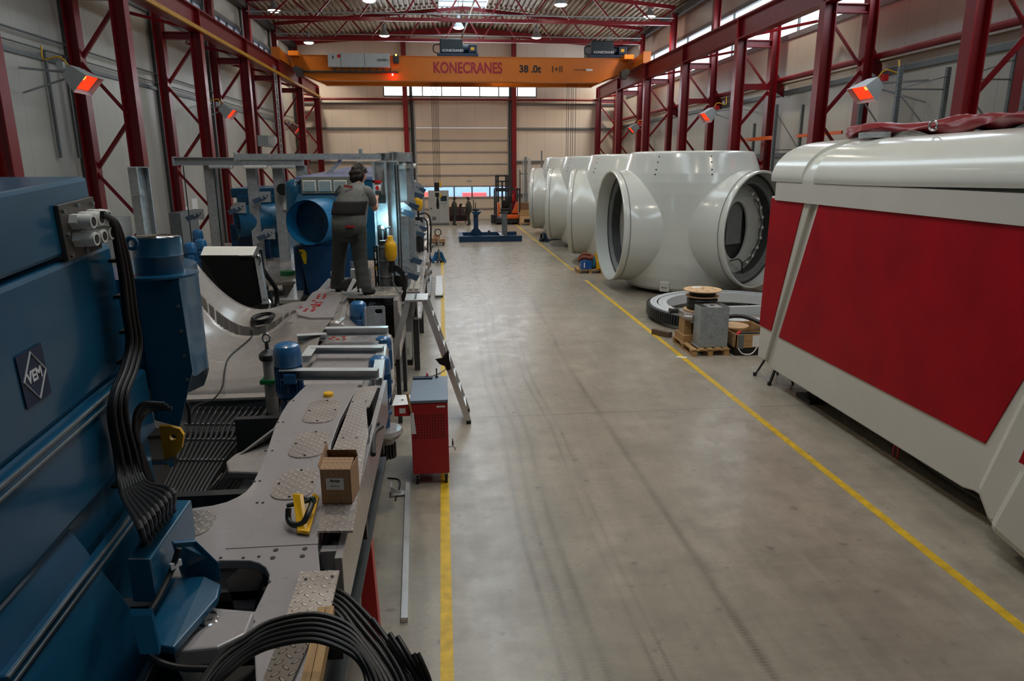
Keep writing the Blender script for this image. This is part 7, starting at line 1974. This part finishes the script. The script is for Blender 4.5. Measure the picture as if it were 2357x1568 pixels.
# ------------------------------------------------------------ people
SKIN = paint('skin', srgb(196, 148, 126), .5, .06, 8)
HAIR = paint('dark_brown_hair', srgb(36, 26, 20), .6, .3, 40, bump=.5)
SHIRT = paint('grey_work_shirt', srgb(104, 106, 104), .8, .10, 14, bump=.2)
TROUS = paint('dark_work_trousers', srgb(54, 57, 54), .85, .12, 12, bump=.2)
CLOTHB = paint('black_cloth', srgb(22, 22, 24), .85, .12, 12)
SHOE = paint('black_shoe', srgb(20, 20, 22), .6, .1, 10)
def skinned(name, verts, edges, mat, parent, sub=2, root=0):
    """verts: (x, y, z, rx, ry)"""
    off = Vector((0, 0, 0)); p = parent
    while p is not None: off += p.location; p = p.parent
    me = bpy.data.meshes.new(name)
    me.from_pydata([Vector(v[:3])-off for v in verts], edges, [])
    me.materials.append(mat)
    o = bpy.data.objects.new(name, me); COL.objects.link(o); o.parent = parent
    m = o.modifiers.new('skin', 'SKIN'); m.use_smooth_shade = True
    for i, v in enumerate(verts):
        sv = me.skin_vertices[0].data[i]; sv.radius = (v[3], v[4] if len(v) > 4 else v[3]); sv.use_root = (i == root)
    s = o.modifiers.new('sub', 'SUBSURF'); s.levels = s.render_levels = sub
    return o
def chain(pts, start=None, first=0):
    """returns edges linking consecutive new vertices"""
    n = len(pts); e = [(first+i, first+i+1) for i in range(n-1)]
    if start is not None: e.insert(0, (start, first))
    return e
def figure(name, label, J, S, hair=True, detail=True, bulk=1.0, shirt=SHIRT, trous=TROUS, grip=None):
    """J: joints by name, S: body scale"""
    r = T(name, label, 'person', tuple(J['pelvis']*1.0) if False else (J['pelvis'].x, J['pelvis'].y, J['ground']))
    k = S
    fat = [1.0]
    V, E = [], []
    def add(p, rx, ry=None): V.append((p.x, p.y, p.z, rx*k*fat[0], (ry or rx)*k*fat[0])); return len(V)-1
    pel = add(J['pelvis'], .10, .11); sp = add(J['spine'], .11, .13); ch = add(J['chest'], .11, .13)
    nk = add(J['neck'], .058); hd0 = add(J['neck'].lerp(J['head'], .55), .062)
    E += [(pel, sp), (sp, ch), (ch, nk), (nk, hd0)]
    for s in ('l', 'r'):
        sh = add(J['sh_'+s], .045); el = add(J['el_'+s], .048); wr = add(J['wr_'+s], .032); E += [(ch, sh), (sh, el), (el, wr)]
        mid = J['wr_'+s].lerp(J['ha_'+s], .55); pm = add(mid, .036, .02); E.append((wr, pm))
        hip = add(J['hip_'+s], .07); kn = add(J['kn_'+s], .055); an = add(J['an_'+s], .034); to = add(J['an_'+s].lerp(J['to_'+s], .45), .020, .016)
        E += [(pel, hip), (hip, kn), (kn, an), (an, to)]
        # fingers
        if detail:
            d = (J['ha_'+s]-J['wr_'+s]).normalized(); up = Vector((0, 0, 1)); side = d.cross(up)
            if side.length < .2: side = d.cross(Vector((1, 0, 0)))
            side.normalize(); nrm = side.cross(d)
            for i in range(4):
                o_ = (i-1.5)*.020; ln = (.075, .084, .08, .062)[i]
                b0 = mid + side*o_ + d*.03; b1 = b0 + d*ln*.45 + nrm*.005; b2 = b1 + d*ln*.2 - nrm*ln*.42; b3 = b2 - d*ln*.18 - nrm*ln*.22
                a0 = add(b0, .0105); a1 = add(b1, .0095); a2 = add(b2, .0088); a3_ = add(b3, .0075)
                E += [(pm, a0), (a0, a1), (a1, a2), (a2, a3_)]
            t0 = J['wr_'+s].lerp(mid, .7) - side*.032; t1 = t0 - side*.016 + d*.035 - nrm*.012; t2 = t1 + d*.028 - nrm*.014
            a0 = add(t0, .013); a1 = add(t1, .0115); a2 = add(t2, .0095); E += [(pm, a0), (a0, a1), (a1, a2)]
    body = skinned('body', V, E, SKIN, r, 2 if detail else 1)
    # head with face
    h = J['head']; f = J['face'].normalized(); rt = f.cross(Vector((0, 0, 1))).normalized(); upv = rt.cross(f)
    M = Matrix(((rt.x, f.x, upv.x, h.x), (rt.y, f.y, upv.y, h.y), (rt.z, f.z, upv.z, h.z), (0, 0, 0, 1)))
    n1, n2 = (28, 20) if detail else (14, 10)
    hs = 1.12 if detail else 1.0
    def headfn(u, v, g=0.0):
        th, ph = u*2*PI, v*PI
        x, y, z_ = math.sin(ph)*math.cos(th), math.sin(ph)*math.sin(th), math.cos(ph)
        rx, ry, rz = .074+g, .092+g, .115+g
        z0 = z_
        w = 1 - .22*max(0, -z0)**1.3      # narrower jaw
        px_, py_, pz_ = x*rx*w, y*ry*(1-.10*max(0, -z0)), z0*rz
        if y > .3 and g == 0:
            c = (y-.3)/.7
            nose = math.exp(-((x/.16)**2))*math.exp(-(((z0+.12)/.16)**2)); py_ += .026*nose*c
            brow = math.exp(-(((z0-.2)/.1)**2)); py_ += .006*brow*c
            eyes = math.exp(-(((abs(x)-.36)/.14)**2))*math.exp(-(((z0-.04)/.1)**2)); py_ -= .010*eyes*c
            mouth = math.exp(-((x/.3)**2))*math.exp(-(((z0+.48)/.06)**2)); py_ += .006*mouth*c
            chin = math.exp(-((x/.3)**2))*math.exp(-(((z0+.86)/.14)**2)); py_ += .012*chin*c
        return M @ (Vector((px_, py_, pz_))*k*hs)
    MB().grid(lambda u, v: headfn(u, v), n1, n2).build('head', SKIN, r, smooth=True, angle=180)
    hb_ = r
    for s in (-1, 1):
        e = MB().lathe((0, 0, 0), [(0, -.008), (.022*k, -.006), (.030*k, 0), (.022*k, .006), (0, .004)], 12, axis='X', M=M @ Matrix.Translation((s*.078*k*hs, -.005*k, -.01*k)) @ Matrix.Diagonal((1, .7, 1.15, 1)))
        e.build('ear', SKIN, r, smooth=True)
        if detail:
            MB().lathe((0, 0, 0), [(0, .011), (.008, .008), (.011, 0), (.008, -.008), (0, -.011)], 10, M=M @ Matrix.Translation((s*.031, .088, .006))).build('eye', PAPER, r, smooth=True)
            MB().lathe((0, 0, 0), [(0, .004), (.004, .003), (.005, 0)], 8, M=M @ Matrix.Translation((s*.031, .099, .006)) @ Matrix.Rotation(R(-90), 4, 'X')).build('pupil', BLACK, r, smooth=True)
    if detail: MB().slab([M @ Vector(p) for p in ((-.024, .098, -.058), (.024, .098, -.058), (.02, .100, -.067), (-.02, .100, -.067))], tuple(M.to_3x3() @ Vector((0, .004, 0)))).build('lips', paint('lip_colour', srgb(170, 106, 98), .5), r)
    rr = random.Random(2)
    def hairfn(u, v):
        p0 = headfn(u, v*(.80 if math.sin(u*2*PI) < .1 else .66), .026)
        th = u*2*PI
        back = math.sin(th) < .25
        if not back and v > .55: p0 = headfn(u, .38, .012)
        b = .010*math.sin(u*47+v*9)+.007*math.sin(v*31+u*13)+.008*math.sin(u*91+v*23)
        d = (p0-h).normalized()
        return p0+d*b*k*(1 if detail else .3)
    MB().grid(hairfn, 60 if detail else 16, 26 if detail else 8).build('hair', HAIR, r, smooth=True, angle=180)
    # clothes
    V, E = [], []
    rt2 = (J['sh_r']-J['sh_l']); rt2.z = 0; rt2.normalize(); fw2 = Vector((0, 0, 1)).cross(rt2)
    def eloft(secs, name, mat, n=28, wr=0.0):
        vs = []
        for a_, (c_, ra, rb) in enumerate(secs):
            for i in range(n):
                t = 2*PI*i/n; w_ = 1+wr*math.sin(3*t+a_*2.1)+wr*.7*math.sin(7*t+a_*3.7)
                vs.append(c_+rt2*(ra*w_*math.cos(t))+fw2*(rb*w_*math.sin(t)))
        fs = [(j*n+i, j*n+(i+1) % n, (j+1)*n+(i+1) % n, (j+1)*n+i) for j in range(len(secs)-1) for i in range(n)]
        fs += [tuple(range(n)), tuple(range((len(secs)-1)*n, len(secs)*n))]
        return MB().add(vs, fs).build(name, mat, r, smooth=True, subd=1 if detail else 0, angle=180)
    b = bulk; P_, S_, C_, N_ = J['pelvis'], J['spine'], J['chest'], J['neck']
    sm = J['sh_l'].lerp(J['sh_r'], .5)
    top_ = Vector((sm.x, sm.y, max(J['sh_l'].z, J['sh_r'].z)+.05))
    sh_w = (J['sh_r']-J['sh_l']).length/2
    st = eloft([(P_.lerp(S_, -.12), .19*b, .15*b), (P_.lerp(S_, .1), .208*b, .172*b), (P_.lerp(S_, .5), .212*b, .18*b), (S_, .205*b, .178*b), (S_.lerp(C_, .5), .208*b, .165*b), (C_, sh_w+.02, .145*b), (C_.lerp(top_, .6), sh_w+.02, .12*b), (top_-Vector((0, 0, .01)), sh_w*.72, .095*b), (N_.lerp(top_, .35)+Vector((0, 0, .015)), .095*min(b, 1.15), .085), (N_+Vector((0, 0, .03)), .074, .074)], 'shirt', shirt, 30, .012 if detail else 0)
    for s in ('l', 'r'):
        f_ = J.get('sleeve', .85); a_, e_ = J['sh_'+s], J['el_'+s]
        pts = [a_.lerp(sm, .6)-Vector((0, 0, .01)), a_, a_.lerp(e_, f_*.5), a_.lerp(e_, f_)]; rr_ = [.095, .096*min(b, 1.12), .082, .076]
        if f_ > .9: pts += [e_, e_.lerp(J['wr_'+s], .9)]; rr_ = [.08, .085, .07, .06, .06, .05]
        MB().tube(pts, [q_*k for q_ in rr_], 16).build('sleeve', shirt, st, smooth=True, subd=1, angle=120)
    tr = eloft([(P_.lerp(S_, .22), .203*b, .166*b), (P_.lerp(S_, .0), .21*b, .172*b), (P_-Vector((0, 0, .08)), .205*b, .168*b), (P_-Vector((0, 0, .16)), .18*b, .14*b), (P_-Vector((0, 0, .22)), .10*b, .09*b)], 'trousers', trous, 30, .006)
    for s in ('l', 'r'):
        h_, k_, a_ = J['hip_'+s], J['kn_'+s], J['an_'+s]
        pts = [h_+Vector((0, 0, .02)), h_.lerp(k_, .3), h_.lerp(k_, .7), k_, k_.lerp(a_, .35), k_.lerp(a_, .7), Vector((a_.x, a_.y, a_.z+.02)), Vector((a_.x, a_.y, a_.z-.055))]
        MB().tube(bez(pts, 28), [q_*b*k*(1+.03*math.sin(i_*1.9)) for i_, q_ in enumerate([.112, .114, .113, .110, .106, .102, .098, .094, .092, .090, .088, .087, .086, .085, .084, .083, .082, .082, .082, .083, .083, .084, .084, .085, .086, .086, .086, .086, .084][:len(bez(pts, 28))])], 18).build('trouser_leg', trous, tr, smooth=True, subd=1 if detail else 0, angle=120)
    fat[0] = 1.25 if detail else 1.0
    for s in ('l', 'r'):
        a, t_ = J['an_'+s], J['to_'+s]
        d = Vector((t_.x-a.x, t_.y-a.y, 0)).normalized()
        V, E = [], []
        g0 = J['gz_'+s] if 'gz_'+s in J else J['ground']
        for q_, rx, h_ in ((a-d*.05, .045, .045), (a+d*.02, .05, .05), (a+d*.10, .046, .04), (a+d*.17, .036, .032)):
            add(Vector((q_.x, q_.y, g0+h_*k)), rx, h_)
        top_ = add(Vector((a.x, a.y, g0+.12)), .05); E = [(0, 1), (1, 2), (2, 3), (1, 4)]
        skinned('shoe', V, E, SHOE, r, 2)
    return r
YM = 10.3
def jm(px, py, y=YM): return at(px, py, y=y)
J = {'pelvis': jm(803, 523, 10.28), 'spine': jm(806, 482, 10.30), 'chest': jm(815, 446, 10.38), 'neck': jm(826, 424, 10.5), 'head': jm(826, 405, 10.56),
     'face': Vector((.86, .50, -.12)),
     'sh_l': jm(789, 437, 10.45), 'sh_r': jm(846, 440, 10.34), 'el_l': jm(806, 474, 10.78), 'el_r': jm(863, 482, 10.52), 'wr_l': jm(846, 470, 10.95), 'wr_r': jm(866, 466, 10.86), 'ha_l': jm(858, 455, 11.05), 'ha_r': jm(866, 449, 11.0),
     'hip_l': jm(787, 530, 10.30), 'hip_r': jm(822, 530, 10.26), 'kn_l': jm(780, 592, 10.42), 'kn_r': jm(829, 594, 10.22), 'an_l': jm(776, 646, 10.55), 'an_r': jm(838, 659, 10.12),
     'ground': 1.88, 'gz_l': 1.86, 'gz_r': 1.88, 'sleeve': .80}
J['to_l'] = J['an_l']+Vector((.02, .18, -.02)); J['to_r'] = J['an_r']+Vector((.18, .06, -.02))
for s_ in 'lr': J['an_'+s_].z = J['gz_'+s_]+.09; J['to_'+s_].z = J['gz_'+s_]+.04
man = figure('person', 'worker in grey shirt and dark bib trousers standing on the machine with raised hands', J, 1.0, bulk=1.22)
# bib back panel, straps, pockets, shoe straps
def back_band(zlo, zhi, name, mat, a0, a1, grow=.006, cx_=None, lean=0):
    sp, ch, pe = J['spine'], J['chest'], J['pelvis']
    def fn(u, v):
        z_ = zlo+(zhi-zlo)*v
        t = (z_-pe.z)/(ch.z-pe.z)
        c = pe.lerp(sp, min(1, t*2)) if t < .5 else sp.lerp(ch, min(1.2, t*2-1))
        a = R(a0+(a1-a0)*u)
        return (c.x+(.252+grow)*math.cos(a), c.y+(.220+grow)*math.sin(a), z_)
    return MB().grid(fn, 24, 6).build(name, mat, man, smooth=True, solid=.004)
sz = J['spine'].z
back_band(sz-.07, sz+.12, 'back_panel', CLOTHB, 182, 330, .01)
for (pa, pb) in (((773, 436), (783, 424)), ((833, 446), (845, 426))):
    MB().tube(bez([at(pa[0], pa[1]+16, y=10.20), at(pa[0]+2, pa[1]+3, y=10.24), at(pb[0], pb[1]+5, y=10.34)], 12), .014, 8).build('bib_strap', CLOTHB, man, smooth=True)
MB().slab([at(795, 521, y=10.06), at(817, 521, y=10.05), at(817, 524, y=10.05), at(795, 524, y=10.06)], (0, .02, 0)).build('red_pocket_trim', REDP, man)
MB().slab([at(794, 539, y=10.10), at(824, 540, y=10.08), at(823, 551, y=10.08), at(795, 550, y=10.10)], (0, .02, 0)).build('pocket_flap', CLOTHB, man)
MB().slab([at(791, 425, y=10.24), at(812, 428, y=10.24), at(811, 434, y=10.24), at(791, 431, y=10.24)], (0, .012, 0)).build('red_yoke_print', paint('faded_red_print', srgb(150, 70, 66), .8), man)
for (a, b, c_, d_) in (((797, 672), (806, 673), (820, 646), (812, 641)), ((808, 670), (816, 674), (824, 668), (818, 664)), ((826, 665), (832, 664), (836, 676), (829, 677))):
    yy = 10.02
    MB().slab([at(*p, y=yy) for p in (a, b, c_, d_)], (0, .02, 0)).build('white_shoe_strap', PAPER, man, bevel=.003)
kp = MB().slab([at(783, 650, y=10.1), at(808, 640, y=10.1), at(822, 660, y=10.06), at(800, 674, y=10.05), at(778, 666, y=10.1)], (0, .10, 0)).build('knee_pad', CLOTHB, man, bevel=.03)
# two workers far back
def far_person(x, y, face, label, arm, h=1.76):
    f = Vector((face, .1, 0)).normalized(); rt = f.cross(Vector((0, 0, 1)))
    c = Vector((x, y, 0))
    Z = lambda z_: Vector((0, 0, z_*h/1.76))
    J2 = {'pelvis': c+Z(.95), 'spine': c+Z(1.12), 'chest': c+Z(1.32)+f*.02, 'neck': c+Z(1.48)+f*.02, 'head': c+Z(1.63)+f*.05, 'face': f+Vector((0, 0, -.2)), 'ground': 0, 'sleeve': .95}
    for s, d in (('l', -1), ('r', 1)):
        o_ = rt*(d*.18)
        J2['sh_'+s] = c+Z(1.38)+o_; J2['el_'+s] = c+Z(1.13)+o_*1.15+f*.05
        J2['wr_'+s] = c+Z(1.15 if arm else .92)+o_*.9+f*.26; J2['ha_'+s] = J2['wr_'+s]+f*.09
        J2['hip_'+s] = c+Z(.9)+rt*(d*.09); J2['kn_'+s] = c+Z(.5)+rt*(d*.11)+f*.03; J2['an_'+s] = c+Z(.09)+rt*(d*.13)-f*.02; J2['to_'+s] = J2['an_'+s]+f*.16-Vector((0, 0, .05))
    return figure('person', label, J2, .92, detail=False, bulk=1.12, shirt=paint('dark_olive_shirt', srgb(60, 62, 54), .85) if 'dark_olive_shirt' not in bpy.data.materials else bpy.data.materials['dark_olive_shirt'])
far_person(.74, 44.6, 1, 'distant worker in dark clothes facing right and holding a black tablet', True)
far_person(1.66, 44.6, -1, 'distant worker in dark clothes facing left with one hand on the bench', False)
tag(MB().slab([(1.02, 44.5, 1.08), (1.20, 44.5, 1.10), (1.26, 44.5, 1.36), (1.08, 44.5, 1.32)], (0, .06, 0)).build('tablet', BLACK), 'black tablet held by the distant left worker', 'tablet')
